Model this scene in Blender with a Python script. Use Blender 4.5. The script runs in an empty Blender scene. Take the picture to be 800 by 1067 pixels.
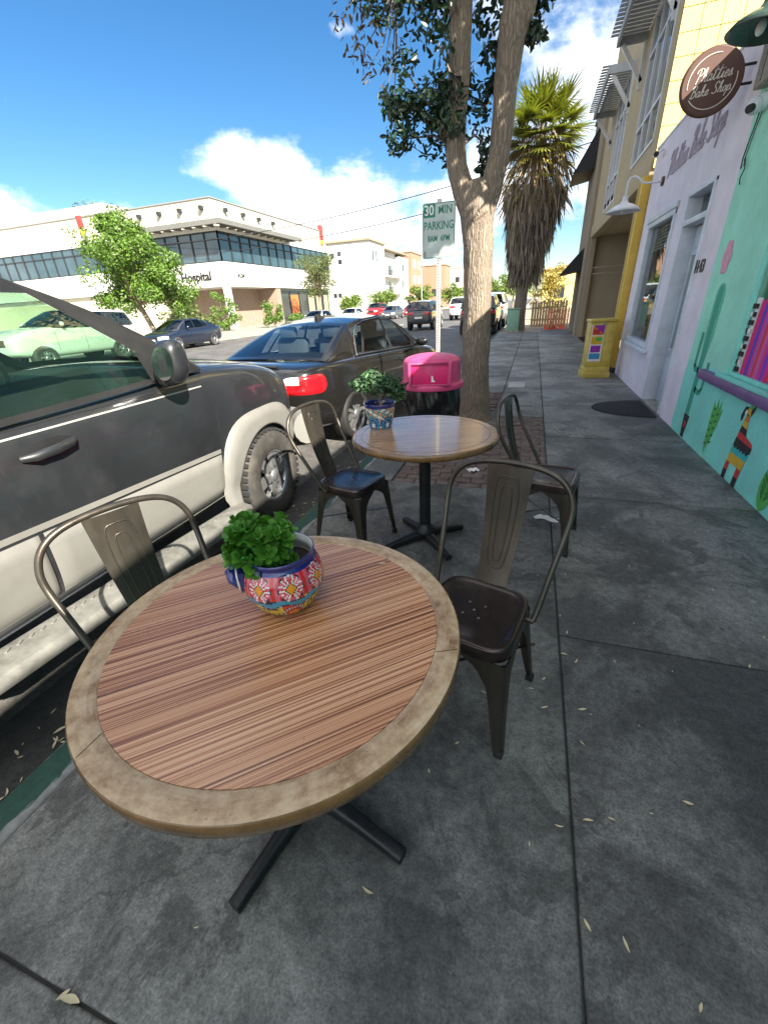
import bpy, bmesh, math, random
from mathutils import Vector, Matrix, Euler, noise
from mathutils.bvhtree import BVHTree
R = math.radians
PI = math.pi
sc = bpy.context.scene
COL = sc.collection
random.seed(7)

# ------------------------------------------------------------------ helpers
def tag(o, label=None, cat=None, group=None, kind=None):
    if label: o['label'] = label
    if cat: o['category'] = cat
    if group: o['group'] = group
    if kind: o['kind'] = kind
    return o

def thing(name, label, cat, loc=(0, 0, 0), rz=0.0, group=None, rx=0.0, ry=0.0):
    o = bpy.data.objects.new(name, None)
    o.empty_display_size = 0.1
    COL.objects.link(o)
    o.location = loc
    o.rotation_euler = (rx, ry, rz)
    return tag(o, label, cat, group)

def kids(o):
    return [c for c in bpy.data.objects if c.parent == o]

def copy_tree(o, parent=None):
    c = o.copy()
    COL.objects.link(c)
    if parent is not None:
        c.parent = parent
    for ch in kids(o):
        copy_tree(ch, c)
    return c

def lerp(a, b, t):
    return a + (b - a) * t

def interp(tab, x):
    """piecewise linear on rows (x, a, b, c ...)"""
    if x <= tab[0][0]: return tab[0][1:]
    for r0, r1 in zip(tab, tab[1:]):
        if x <= r1[0]:
            t = (x - r0[0]) / (r1[0] - r0[0])
            return tuple(lerp(a, b, t) for a, b in zip(r0[1:], r1[1:]))
    return tab[-1][1:]

class MB:
    def __init__(s):
        s.v = []; s.f = []; s.m = []; s.s = []
    def add(s, verts, faces, mi=0, smooth=False):
        n = len(s.v)
        s.v.extend([tuple(p) for p in verts])
        for f in faces:
            s.f.append(tuple(i + n for i in f)); s.m.append(mi); s.s.append(smooth)
        return s
    def quad(s, a, b, c, d, mi=0):
        return s.add([a, b, c, d], [(0, 1, 2, 3)], mi)
    def box(s, x0, x1, y0, y1, z0, z1, mi=0):
        v = [(x, y, z) for z in (z0, z1) for y in (y0, y1) for x in (x0, x1)]
        return s.add(v, [(0, 2, 3, 1), (4, 5, 7, 6), (0, 1, 5, 4), (2, 6, 7, 3), (0, 4, 6, 2), (1, 3, 7, 5)], mi)
    def obox(s, c, size, rot=None, mi=0):
        """oriented box, rot = Matrix 3x3 or Euler tuple"""
        if rot is None: M = Matrix.Identity(3)
        elif isinstance(rot, Matrix): M = rot
        else: M = Euler(rot).to_matrix()
        h = [q / 2 for q in size]
        v = []
        for z in (-h[2], h[2]):
            for y in (-h[1], h[1]):
                for x in (-h[0], h[0]):
                    v.append(Vector(c) + M @ Vector((x, y, z)))
        return s.add(v, [(0, 2, 3, 1), (4, 5, 7, 6), (0, 1, 5, 4), (2, 6, 7, 3), (0, 4, 6, 2), (1, 3, 7, 5)], mi)
    def bar(s, a, b, w, h, mi=0, up=(0, 0, 1)):
        """rectangular bar from a to b"""
        a = Vector(a); b = Vector(b); d = (b - a); L = d.length; d.normalize()
        u = Vector(up)
        if abs(d.dot(u)) > .98: u = Vector((1, 0, 0))
        x = d.cross(u).normalized(); z = x.cross(d)
        M = Matrix((x, d, z)).transposed()
        return s.obox((a + b) / 2, (w, L, h), M, mi)
    def tube(s, pts, rad, n=8, mi=0, cap=True, closed=False, smooth=True, squash=None):
        pts = [Vector(p) for p in pts]
        N = len(pts)
        if not hasattr(rad, '__len__'): rad = [rad] * N
        rings = []
        prev = None
        for i, p in enumerate(pts):
            if closed: t = pts[(i + 1) % N] - pts[i - 1]
            else: t = pts[min(i + 1, N - 1)] - pts[max(i - 1, 0)]
            t.normalize()
            if prev is None:
                u = Vector((0, 0, 1)) if abs(t.z) < .9 else Vector((1, 0, 0))
                x = t.cross(u).normalized()
            else:
                x = (prev - t * prev.dot(t)).normalized()
            prev = x
            y = t.cross(x)
            sq = squash[i] if squash else 1.0
            rings.append([p + (x * math.cos(a) + y * sq * math.sin(a)) * rad[i] for a in [2 * PI * k / n for k in range(n)]])
        v = [q for r in rings for q in r]
        f = []
        M = N if closed else N - 1
        for i in range(M):
            j = (i + 1) % N
            for k in range(n):
                l = (k + 1) % n
                f.append((i * n + k, i * n + l, j * n + l, j * n + k))
        s.add(v, f, mi, smooth)
        if cap and not closed:
            s.add(rings[0], [tuple(range(n))[::-1]], mi)
            s.add(rings[-1], [tuple(range(n))], mi)
        return s
    def cyl(s, a, b, r0, r1=None, n=16, mi=0, cap=True):
        return s.tube([a, b], [r0, r0 if r1 is None else r1], n, mi, cap)
    def lathe(s, prof, n=32, c=(0, 0, 0), mi=0, axis='z', smooth=True, mfun=None):
        """prof rows (r, z)"""
        P = len(prof)
        v = []
        for (r, z) in prof:
            for k in range(n):
                a = 2 * PI * k / n
                if axis == 'z': q = (r * math.cos(a), r * math.sin(a), z)
                else: q = (z, r * math.cos(a), r * math.sin(a))
                v.append((c[0] + q[0], c[1] + q[1], c[2] + q[2]))
        base = len(s.v)
        s.v.extend(v)
        for i in range(P - 1):
            for k in range(n):
                l = (k + 1) % n
                s.f.append((base + i * n + k, base + i * n + l, base + (i + 1) * n + l, base + (i + 1) * n + k))
                s.m.append(mfun(i, k) if mfun else mi); s.s.append(smooth)
        return s
    def prism(s, poly, fr, thick, mi=0, mi_side=None):
        """poly: 2D points; fr(u, v, w) -> 3D; from w=0 to w=thick"""
        n = len(poly)
        a = [fr(u, v, 0) for u, v in poly]; b = [fr(u, v, thick) for u, v in poly]
        s.add(a + b, [tuple(range(n))[::-1], tuple(range(n, 2 * n))], mi)
        s.add(a + b, [(i, (i + 1) % n, n + (i + 1) % n, n + i) for i in range(n)], mi if mi_side is None else mi_side)
        return s
    def grid(s, fn, U, V, mi=0, smooth=True, mfun=None):
        base = len(s.v)
        for j in range(V + 1):
            for i in range(U + 1):
                s.v.append(tuple(fn(i / U, j / V)))
        for j in range(V):
            for i in range(U):
                a = base + j * (U + 1) + i
                s.f.append((a, a + 1, a + U + 2, a + U + 1))
                s.m.append(mfun((i + .5) / U, (j + .5) / V) if mfun else mi); s.s.append(smooth)
        return s
    def ball(s, c, r, n=16, m=8, mi=0):
        rr = r if hasattr(r, '__len__') else (r, r, r)
        prof = []
        v = []
        for j in range(m + 1):
            th = PI * j / m
            for i in range(n):
                a = 2 * PI * i / n
                v.append((c[0] + rr[0] * math.sin(th) * math.cos(a), c[1] + rr[1] * math.sin(th) * math.sin(a), c[2] - rr[2] * math.cos(th)))
        f = []
        for j in range(m):
            for i in range(n):
                l = (i + 1) % n
                f.append((j * n + i, j * n + l, (j + 1) * n + l, (j + 1) * n + i))
        return s.add(v, f, mi, True)
    def xform(s, M):
        s.v = [tuple(M @ Vector(p)) for p in s.v]
        return s
    def mesh(s, name, mats, bevel=0, seg=2, ang=35, merge=False, fixn=True):
        me = bpy.data.meshes.new(name)
        me.from_pydata(s.v, [], s.f)
        for m in (mats if isinstance(mats, (list, tuple)) else [mats]): me.materials.append(m)
        me.polygons.foreach_set('material_index', s.m)
        me.polygons.foreach_set('use_smooth', s.s)
        if bevel or merge or fixn:
            bm = bmesh.new(); bm.from_mesh(me)
            if bevel or merge: bmesh.ops.remove_doubles(bm, verts=bm.verts, dist=1e-5)
            if fixn: bmesh.ops.recalc_face_normals(bm, faces=bm.faces)
            if bevel:
                ed = [e for e in bm.edges if len(e.link_faces) == 2 and e.calc_face_angle(0) > R(ang)]
                bmesh.ops.bevel(bm, geom=ed, offset=bevel, segments=seg, affect='EDGES', profile=.5, clamp_overlap=True)
                for f in bm.faces: f.smooth = True if seg > 1 else f.smooth
            bm.to_mesh(me); bm.free()
        me.update()
        return me
    def build(s, name, mats, parent=None, bevel=0, seg=2, ang=35, loc=None, merge=False, fixn=True, sharp=None):
        me = s.mesh(name, mats, bevel, seg, ang, merge, fixn)
        if bevel and seg > 1 and sharp is None: sharp = 40
        if sharp: 
            try: me.set_sharp_from_angle(angle=R(sharp))
            except Exception: pass
        o = bpy.data.objects.new(name, me)
        COL.objects.link(o)
        if parent is not None: o.parent = parent
        if loc: o.location = loc
        return o

def structure(o):
    o['kind'] = 'structure'; return o

def text_mb(txt, size, extrude=.002, shear=0.0, bold=0.0, spacing=1.0, width=1.0):
    cu = bpy.data.curves.new('t', 'FONT')
    cu.body = txt; cu.size = size; cu.extrude = extrude; cu.shear = shear; cu.offset = bold
    cu.align_x = 'CENTER'; cu.align_y = 'CENTER'; cu.space_character = spacing; cu.resolution_u = 3
    o = bpy.data.objects.new('t', cu); COL.objects.link(o)
    dg = bpy.context.evaluated_depsgraph_get()
    me = bpy.data.meshes.new_from_object(o.evaluated_get(dg))
    v = [(p.co.x * width, p.co.y, p.co.z) for p in me.vertices]; f = [tuple(p.vertices) for p in me.polygons]
    bpy.data.objects.remove(o); bpy.data.curves.remove(cu); bpy.data.meshes.remove(me)
    m = MB(); m.add(v, f); return m

def frame_wall_neg_x(x, y0, z0):      # surface facing -X: u runs towards -Y (to the right seen from the street)
    return Matrix(((0, 0, -1, x), (-1, 0, 0, y0), (0, 1, 0, z0), (0, 0, 0, 1)))
def frame_face_neg_y(x0, y, z0):      # surface facing -Y: u runs +X
    return Matrix(((1, 0, 0, x0), (0, 0, -1, y), (0, 1, 0, z0), (0, 0, 0, 1)))
def frame_face_pos_x(x, y0, z0):      # surface facing +X: u runs +Y
    return Matrix(((0, 0, 1, x), (1, 0, 0, y0), (0, 1, 0, z0), (0, 0, 0, 1)))

# ------------------------------------------------------------------ materials
def new_mat(name):
    m = bpy.data.materials.new(name); m.use_nodes = True
    nt = m.node_tree; b = nt.nodes['Principled BSDF']
    return m, nt, b
def N(nt, t, **kw):
    n = nt.nodes.new(t)
    for k, v in kw.items():
        if hasattr(n, k): setattr(n, k, v)
        else: n.inputs[k].default_value = v
    return n
def ramp(nt, stops, interp_='LINEAR'):
    n = nt.nodes.new('ShaderNodeValToRGB'); e = n.color_ramp.elements
    n.color_ramp.interpolation = interp_
    while len(e) < len(stops): e.new(.5)
    for q, (p, c) in zip(e, stops):
        q.position = p; q.color = (c[0], c[1], c[2], 1)
    return n
def coords(nt, scale=(1, 1, 1), rot=(0, 0, 0), loc=(0, 0, 0)):
    tc = nt.nodes.new('ShaderNodeTexCoord'); mp = nt.nodes.new('ShaderNodeMapping')
    mp.inputs['Scale'].default_value = scale; mp.inputs['Rotation'].default_value = rot; mp.inputs['Location'].default_value = loc
    nt.links.new(tc.outputs['Object'], mp.inputs['Vector'])
    return mp.outputs['Vector']
def mixc(nt, fac, a, b, mode='MIX'):
    n = nt.nodes.new('ShaderNodeMix'); n.data_type = 'RGBA'; n.blend_type = mode
    for s, x in ((0, fac), (6, a), (7, b)):
        if hasattr(x, 'links') or isinstance(x, bpy.types.NodeSocket): nt.links.new(x, n.inputs[s])
        elif s == 0: n.inputs[0].default_value = x
        else: n.inputs[s].default_value = (x[0], x[1], x[2], 1)
    return n.outputs[2]
def mth(nt, op, a, b=None, c=None, clamp=False):
    n = nt.nodes.new('ShaderNodeMath'); n.operation = op; n.use_clamp = clamp
    for i, x in enumerate((a, b, c)):
        if x is None: continue
        if isinstance(x, bpy.types.NodeSocket): nt.links.new(x, n.inputs[i])
        else: n.inputs[i].default_value = x
    return n.outputs[0]
def noi(nt, vec, scale, detail=4, rough=.55, dist=0):
    n = N(nt, 'ShaderNodeTexNoise', Scale=scale, Detail=detail, Roughness=rough, Distortion=dist)
    nt.links.new(vec, n.inputs['Vector']); return n.outputs['Fac']
def bump(nt, b, h, strength=.3, dist=.01):
    n = N(nt, 'ShaderNodeBump', Strength=strength, Distance=dist)
    nt.links.new(h, n.inputs['Height']); nt.links.new(n.outputs['Normal'], b.inputs['Normal'])

def mat(name, base, rough=.5, metal=0.0, var=.18, scale=6, bmp=0.0, bscale=80, coat=0.0, stretch=(1, 1, 1), dirt=None, dirt_amt=.5, rvar=.12, spec=.5, trans=0.0):
    m, nt, b = new_mat(name)
    v = coords(nt, stretch)
    n1 = noi(nt, v, scale, 5, .6)
    lo = [c * (1 - var) for c in base]; hi = [min(1, c * (1 + var)) for c in base]
    rp = ramp(nt, [(.3, lo), (.7, hi)]); nt.links.new(n1, rp.inputs[0])
    colr = rp.outputs[0]
    if dirt:
        n2 = noi(nt, v, scale * .37, 6, .7)
        f = N(nt, 'ShaderNodeMapRange'); f.inputs[1].default_value = .5; f.inputs[2].default_value = .72; f.inputs[4].default_value = dirt_amt
        nt.links.new(n2, f.inputs[0])
        colr = mixc(nt, f.outputs[0], colr, dirt)
    nt.links.new(colr, b.inputs['Base Color'])
    n3 = noi(nt, v, scale * 3.1, 3)
    r = mth(nt, 'MULTIPLY_ADD', n3, rvar * 2, rough - rvar, True); nt.links.new(r, b.inputs['Roughness'])
    b.inputs['Metallic'].default_value = metal
    b.inputs['Specular IOR Level'].default_value = spec
    if coat:
        b.inputs['Coat Weight'].default_value = coat; b.inputs['Coat Roughness'].default_value = .06
    if bmp: bump(nt, b, noi(nt, v, bscale, 4, .6), bmp)
    return m

def glass_mat(name, tint=(.7, .8, .78), rough=.01, ior=1.5, boost=0.0):
    m, nt, b = new_mat(name); nt.nodes.remove(b)
    out = nt.nodes['Material Output']
    t = N(nt, 'ShaderNodeBsdfTransparent'); t.inputs[0].default_value = (*tint, 1)
    g = N(nt, 'ShaderNodeBsdfGlossy'); g.inputs['Roughness'].default_value = rough
    fr = N(nt, 'ShaderNodeLayerWeight'); fr.inputs['Blend'].default_value = .5
    mx = nt.nodes.new('ShaderNodeMixShader')
    fac = mth(nt, 'MULTIPLY_ADD', mth(nt, 'POWER', fr.outputs['Facing'], 5.0), .93, .045 + boost, True)
    nt.links.new(fac, mx.inputs[0]); nt.links.new(t.outputs[0], mx.inputs[1]); nt.links.new(g.outputs[0], mx.inputs[2])
    nt.links.new(mx.outputs[0], out.inputs[0]); return m

def concrete(name, lo, hi, stain, joints=False, sc_=1.0, bmp=.35):
    m, nt, b = new_mat(name); v = coords(nt)
    big = noi(nt, v, 1.1 * sc_, 7, .68, .4); mid = noi(nt, v, 6 * sc_, 6, .7, .3); fine = noi(nt, v, 140 * sc_, 3, .7)
    a = ramp(nt, [(.3, lo), (.7, hi)]); nt.links.new(mid, a.inputs[0])
    f = ramp(nt, [(.43, (0, 0, 0)), (.56, (1, 1, 1))]); nt.links.new(big, f.inputs[0])
    c = mixc(nt, f.outputs[0], stain, a.outputs[0])
    # sharper edged damp patches
    n4 = noi(nt, coords(nt, loc=(3.3, 1.7, 0)), 1.9 * sc_, 8, .72, .8)
    f4 = ramp(nt, [(.54, (0, 0, 0)), (.57, (.62, .62, .62))]); nt.links.new(n4, f4.inputs[0])
    c = mixc(nt, f4.outputs[0], c, [q * .8 for q in stain])
    sp = ramp(nt, [(.30, (.55, .55, .55)), (.5, (.95, .95, .95)), (.70, (1.35, 1.35, 1.33))]); nt.links.new(fine, sp.inputs[0])
    c = mixc(nt, 1.0, c, sp.outputs[0], 'MULTIPLY')
    gr = noi(nt, coords(nt, loc=(1.7, 9.1, 0)), 30 * sc_, 7, .78, .25)
    gp = ramp(nt, [(.36, (.58, .58, .58)), (.5, (.98, .98, .98)), (.62, (1.32, 1.32, 1.30))]); nt.links.new(gr, gp.inputs[0])
    c = mixc(nt, .85, c, mixc(nt, 1.0, c, gp.outputs[0], 'MULTIPLY'))
    # small dark spots (old gum) and light specks
    vo = N(nt, 'ShaderNodeTexVoronoi', Scale=9 * sc_); nt.links.new(v, vo.inputs['Vector'])
    fs = ramp(nt, [(.075, (1, 1, 1)), (.11, (0, 0, 0))]); nt.links.new(vo.outputs['Distance'], fs.inputs[0])
    spot = mth(nt, 'MULTIPLY', fs.outputs[0], mth(nt, 'GREATER_THAN', noi(nt, v, 3.2, 1), .56))
    c = mixc(nt, mth(nt, 'MULTIPLY', spot, .8), c, [q * .35 for q in lo])
    dn = N(nt, 'ShaderNodeTexNoise', Scale=2.2, Detail=7.0, Roughness=.65); nt.links.new(v, dn.inputs['Vector'])
    va = N(nt, 'ShaderNodeVectorMath', operation='MULTIPLY_ADD'); va.inputs[1].default_value = (.35, .35, 0); nt.links.new(dn.outputs['Color'], va.inputs[0]); nt.links.new(v, va.inputs[2])
    vc = N(nt, 'ShaderNodeTexVoronoi', Scale=.62 * sc_); vc.feature = 'DISTANCE_TO_EDGE'; nt.links.new(va.outputs[0], vc.inputs['Vector'])
    ck = ramp(nt, [(.0012, (1, 1, 1)), (.0032, (0, 0, 0))]); nt.links.new(vc.outputs['Distance'], ck.inputs[0])
    cm = ramp(nt, [(.53, (0, 0, 0)), (.60, (.55, .55, .55))]); nt.links.new(noi(nt, v, .9, 3), cm.inputs[0])
    c = mixc(nt, mth(nt, 'MULTIPLY', ck.outputs[0], cm.outputs[0]), c, [q * .3 for q in lo])
    gi = N(nt, 'ShaderNodeNewGeometry'); ri = ramp(nt, [(0, (.84, .84, .85)), (1, (1.14, 1.13, 1.11))]); nt.links.new(gi.outputs['Random Per Island'], ri.inputs[0])
    c = mixc(nt, 1.0, c, ri.outputs[0], 'MULTIPLY')
    nt.links.new(c, b.inputs['Base Color'])
    r = mth(nt, 'MULTIPLY_ADD', mid, .35, .55, True); nt.links.new(r, b.inputs['Roughness'])
    h = mth(nt, 'ADD', mth(nt, 'MULTIPLY', fine, .6), mid); bump(nt, b, h, bmp, .004)
    return m

def leaf_mat(name, c0, c1, rough=.45, trans=.25, scale=3):
    m, nt, b = new_mat(name)
    v = coords(nt)
    rp = ramp(nt, [(.3, c0), (.7, c1)]); nt.links.new(noi(nt, v, scale, 3), rp.inputs[0])
    g = N(nt, 'ShaderNodeNewGeometry')
    # every leaf its own tone
    rr = ramp(nt, [(0, (.6, .6, .6)), (1, (1.45, 1.4, 1.2))]); nt.links.new(g.outputs['Random Per Island'], rr.inputs[0])
    c = mixc(nt, 1.0, rp.outputs[0], rr.outputs[0], 'MULTIPLY')
    nt.links.new(c, b.inputs['Base Color']); b.inputs['Roughness'].default_value = rough
    out = nt.nodes['Material Output']
    tr = N(nt, 'ShaderNodeBsdfTranslucent'); nt.links.new(mixc(nt, 1.0, c, (1.3, 1.5, .5), 'MULTIPLY'), tr.inputs[0])
    mx = nt.nodes.new('ShaderNodeMixShader'); mx.inputs[0].default_value = trans
    nt.links.new(b.outputs[0], mx.inputs[1]); nt.links.new(tr.outputs[0], mx.inputs[2]); nt.links.new(mx.outputs[0], out.inputs[0])
    return m

def bark_mat(name, lo, hi, vs=1.0):
    m, nt, b = new_mat(name)
    v = coords(nt, (1, 1, .075))
    v2 = coords(nt)
    vo = N(nt, 'ShaderNodeTexVoronoi', Scale=42 * vs); vo.feature = 'DISTANCE_TO_EDGE'
    dn = N(nt, 'ShaderNodeTexNoise', Scale=6.0, Detail=4.0); nt.links.new(v2, dn.inputs['Vector'])
    va = N(nt, 'ShaderNodeVectorMath', operation='MULTIPLY_ADD'); va.inputs[1].default_value = (.06, .06, .06)
    nt.links.new(dn.outputs['Color'], va.inputs[0]); nt.links.new(v, va.inputs[2])
    nt.links.new(va.outputs[0], vo.inputs['Vector'])
    n1 = noi(nt, v, 46 * vs, 6, .75)
    h = mth(nt, 'ADD', mth(nt, 'MULTIPLY', vo.outputs['Distance'], 2.2, None, True), mth(nt, 'MULTIPLY', n1, .5))
    rp = ramp(nt, [(.12, [c * .6 for c in lo]), (.4, [lerp(p, q, .3) for p, q in zip(lo, hi)]), (.9, hi)]); nt.links.new(h, rp.inputs[0])
    c = mixc(nt, noi(nt, v2, 2.2, 4), rp.outputs[0], [q * .8 for q in hi], 'MIX')
    c = mixc(nt, .45, rp.outputs[0], c)
    nt.links.new(c, b.inputs['Base Color']); b.inputs['Roughness'].default_value = .9
    bump(nt, b, h, .8, .022)
    return m

M = {}
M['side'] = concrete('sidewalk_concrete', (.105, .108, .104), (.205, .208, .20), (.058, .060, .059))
M['side_mid'] = concrete('sidewalk_concrete_lit_mid', (.155, .158, .153), (.27, .272, .262), (.10, .102, .10))  # same concrete, brighter light further along the walk painted into its colour
M['side_far'] = concrete('sidewalk_concrete_lit_far', (.205, .21, .205), (.33, .335, .325), (.15, .153, .15))  # same concrete again, painted brighter still for the light at the far end
M['side_base'] = mat('joint_dirt', (.08, .078, .07), .95)
M['asphalt'] = concrete('asphalt', (.105, .10, .095), (.145, .14, .13), (.085, .082, .078), bmp=.5)
M['gutter'] = concrete('gutter_with_suv_shade', (.034, .034, .033), (.055, .055, .052), (.022, .022, .021), bmp=.8)  # shade beside the parked SUV darkened into the gutter colour
M['far_pave'] = concrete('far_pavement', (.30, .28, .24), (.40, .375, .32), (.25, .235, .2), bmp=.2)
M['dirt'] = concrete('sandy_ground', (.36, .29, .19), (.46, .38, .26), (.28, .22, .15), bmp=.5)
M['white_line'] = mat('road_paint', (.7, .7, .68), .7, var=.2, dirt=(.2, .2, .2))
# kerb: green paint worn through to concrete
def kerb_mat():
    m, nt, b = new_mat('kerb_green_paint'); v = coords(nt)
    n1 = noi(nt, coords(nt, (1, .45, 1)), 7, 7, .7, .6)
    tc = nt.nodes.new('ShaderNodeTexCoord'); sx = nt.nodes.new('ShaderNodeSeparateXYZ'); nt.links.new(tc.outputs['Object'], sx.inputs[0])
    edge = N(nt, 'ShaderNodeMapRange'); edge.inputs[1].default_value = -1.50; edge.inputs[2].default_value = -1.43; edge.inputs[3].default_value = -.12; edge.inputs[4].default_value = .2
    nt.links.new(sx.outputs[0], edge.inputs[0])
    lip = N(nt, 'ShaderNodeMapRange'); lip.inputs[1].default_value = -1.555; lip.inputs[2].default_value = -1.58; lip.inputs[3].default_value = 0; lip.inputs[4].default_value = .3
    nt.links.new(sx.outputs[0], lip.inputs[0])
    f = mth(nt, 'ADD', mth(nt, 'ADD', n1, edge.outputs[0]), lip.outputs[0])
    fr = ramp(nt, [(.54, (0, 0, 0)), (.585, (1, 1, 1))]); nt.links.new(f, fr.inputs[0])
    con = ramp(nt, [(.3, (.16, .165, .16)), (.7, (.30, .30, .29))]); nt.links.new(noi(nt, v, 22, 5, .7), con.inputs[0])
    gr = ramp(nt, [(.3, (.008, .045, .032)), (.7, (.016, .075, .055))]); nt.links.new(noi(nt, v, 30, 5), gr.inputs[0])
    nt.links.new(mixc(nt, fr.outputs[0], gr.outputs[0], con.outputs[0]), b.inputs['Base Color'])
    b.inputs['Roughness'].default_value = .6
    bump(nt, b, noi(nt, v, 120, 4, .7), .35, .004)
    return m
M['kerb'] = kerb_mat()
M['brick'] = mat('paver_brick', (.115, .080, .072), .85, var=.35, scale=9, bmp=.4, bscale=90, dirt=(.20, .18, .16), dirt_amt=.7)
M['soil'] = mat('soil', (.035, .026, .02), .95, var=.4, scale=40, bmp=.8, bscale=150)
# chairs
M['gunmetal'] = mat('brushed_gunmetal', (.075, .067, .056), .33, .72, var=.3, scale=14, stretch=(1, 1, .25), bmp=.05, bscale=200, dirt=(.10, .075, .055), dirt_amt=.6)
M['seatmetal'] = mat('seat_gunmetal', (.07, .055, .05), .23, .8, var=.3, scale=9, bmp=.04, bscale=160, dirt=(.05, .028, .022), dirt_amt=.8)
M['rubber'] = mat('rubber', (.012, .012, .012), .7, var=.2)
M['iron'] = mat('black_cast_iron', (.014, .016, .018), .38, .3, var=.3, scale=20, bmp=.12, bscale=120, dirt=(.05, .055, .06), dirt_amt=.35)
M['screw'] = mat('steel', (.5, .5, .5), .35, .9)

def stripe_mat():
    m, nt, b = new_mat('striped_laminate')
    v = coords(nt, (.8, 260, 1)); v2 = coords(nt, (.5, 60, 1)); vw = coords(nt)
    a = noi(nt, v, 1.0, 2, .5); c_ = noi(nt, v2, 1.0, 3, .6)
    h = mth(nt, 'ADD', mth(nt, 'MULTIPLY', a, .78), mth(nt, 'MULTIPLY', c_, .22))
    rp = ramp(nt, [(.33, (.085, .026, .010)), (.41, (.19, .064, .026)), (.47, (.36, .145, .062)), (.54, (.50, .245, .118)), (.62, (.60, .34, .185)), (.74, (.66, .42, .26))])
    nt.links.new(h, rp.inputs[0])
    scr = noi(nt, coords(nt, (9, 60, 1), (0, 0, .7)), 1.0, 4, .8)
    fs = ramp(nt, [(.66, (0, 0, 0)), (.74, (.35, .35, .35))]); nt.links.new(scr, fs.inputs[0])
    nt.links.new(mixc(nt, fs.outputs[0], rp.outputs[0], (.5, .42, .38)), b.inputs['Base Color'])
    r = mth(nt, 'MULTIPLY_ADD', noi(nt, vw, 5, 5, .7), .26, .17, True); nt.links.new(r, b.inputs['Roughness'])
    bump(nt, b, noi(nt, vw, 240, 2), .05, .002)
    b.inputs['Specular IOR Level'].default_value = .6
    b.inputs['Coat Weight'].default_value = .45; b.inputs['Coat Roughness'].default_value = .22
    return m
M['stripe'] = stripe_mat()
def rim_mat():
    m, nt, b = new_mat('weathered_wood_rim'); v = coords(nt)
    sx = nt.nodes.new('ShaderNodeSeparateXYZ'); nt.links.new(v, sx.inputs[0])
    ang = mth(nt, 'ARCTAN2', sx.outputs[1], sx.outputs[0]); ln = N(nt, 'ShaderNodeVectorMath', operation='LENGTH'); nt.links.new(v, ln.inputs[0])
    cb = nt.nodes.new('ShaderNodeCombineXYZ'); nt.links.new(mth(nt, 'MULTIPLY', ang, 3.2), cb.inputs[0]); nt.links.new(mth(nt, 'MULTIPLY', ln.outputs['Value'], 95.0), cb.inputs[1])
    gr = noi(nt, cb.outputs[0], 1.0, 6, .7, .6)
    n1 = mth(nt, 'ADD', mth(nt, 'MULTIPLY', noi(nt, v, 7, 6, .72, .5), .5), mth(nt, 'MULTIPLY', gr, .5)); n2 = noi(nt, v, 30, 6, .75, .2)
    rp = ramp(nt, [(.34, (.12, .062, .028)), (.44, (.30, .185, .095)), (.53, (.46, .325, .195)), (.66, (.57, .45, .31))])
    nt.links.new(mth(nt, 'ADD', mth(nt, 'MULTIPLY', n1, .6), mth(nt, 'MULTIPLY', n2, .4)), rp.inputs[0])
    vo = N(nt, 'ShaderNodeTexVoronoi', Scale=6.0); nt.links.new(v, vo.inputs['Vector'])
    k = ramp(nt, [(.05, (1, 1, 1)), (.11, (0, 0, 0))]); nt.links.new(vo.outputs['Distance'], k.inputs[0])
    sp = ramp(nt, [(.30, (1, 1, 1)), (.36, (0, 0, 0))]); nt.links.new(noi(nt, v, 95, 3, .8), sp.inputs[0])
    f = mth(nt, 'MAXIMUM', mth(nt, 'MULTIPLY', k.outputs[0], .55), mth(nt, 'MULTIPLY', sp.outputs[0], .6))
    nt.links.new(mixc(nt, f, rp.outputs[0], (.07, .05, .04)), b.inputs['Base Color'])
    nt.links.new(mth(nt, 'MULTIPLY_ADD', n2, .4, .2, True), b.inputs['Roughness'])
    bump(nt, b, n2, .15, .004); return m
M['rim'] = rim_mat()
M['rim_edge'] = mat('varnished_wood_edge', (.15, .080, .028), .26, var=.5, scale=9, coat=.5, bmp=.1, bscale=60, dirt=(.05, .03, .02), dirt_amt=.7)
M['t2top'] = mat('varnished_oak_top', (.33, .185, .095), .24, var=.35, scale=3, stretch=(1.2, 14, 1), dirt=(.34, .28, .24), dirt_amt=.5, rvar=.1, coat=.4)
# car stuff
def paint(name, c, rough=.25, metal=.0):
    return mat(name, c, rough, metal, var=.05, scale=3, coat=1.0, rvar=.05)
M['suv_black'] = mat('charcoal_suv_paint', (.015, .0165, .019), .40, .1, var=.3, scale=2.2, coat=.8, dirt=(.062, .060, .058), dirt_amt=.5)
M['clad'] = mat('faded_grey_cladding', (.178, .174, .160), .55, .1, var=.08, scale=5, bmp=.02, dirt=(.14, .13, .115), dirt_amt=.6)
M['board'] = mat('scuffed_step_plastic', (.15, .148, .135), .6, var=.25, scale=14, dirt=(.06, .058, .05), dirt_amt=.8)
M['black_trim'] = mat('black_trim', (.015, .015, .016), .5, var=.2)
M['dark_in'] = mat('dark_interior', (.010, .012, .013), .7)
M['seat_fab'] = mat('grey_seat_fabric', (.10, .105, .11), .8, var=.15)
M['tyre'] = mat('dusty_tyre', (.035, .033, .030), .8, var=.25, scale=12, bmp=.2, bscale=90, dirt=(.11, .095, .075), dirt_amt=.7)
M['tread'] = mat('tyre_tread', (.02, .02, .02), .85)
M['alloy'] = mat('alloy_rim', (.45, .45, .46), .3, .85, var=.15, dirt=(.2, .18, .15))
M['chrome'] = mat('chrome', (.7, .7, .7), .12, 1.0, var=.05)
M['red_lens'] = mat('red_lens', (.38, .006, .010), .15, var=.35, scale=75, coat=1.0)
M['red_dark'] = mat('dark_red_lens', (.16, .004, .006), .2, coat=1.0)
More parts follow.
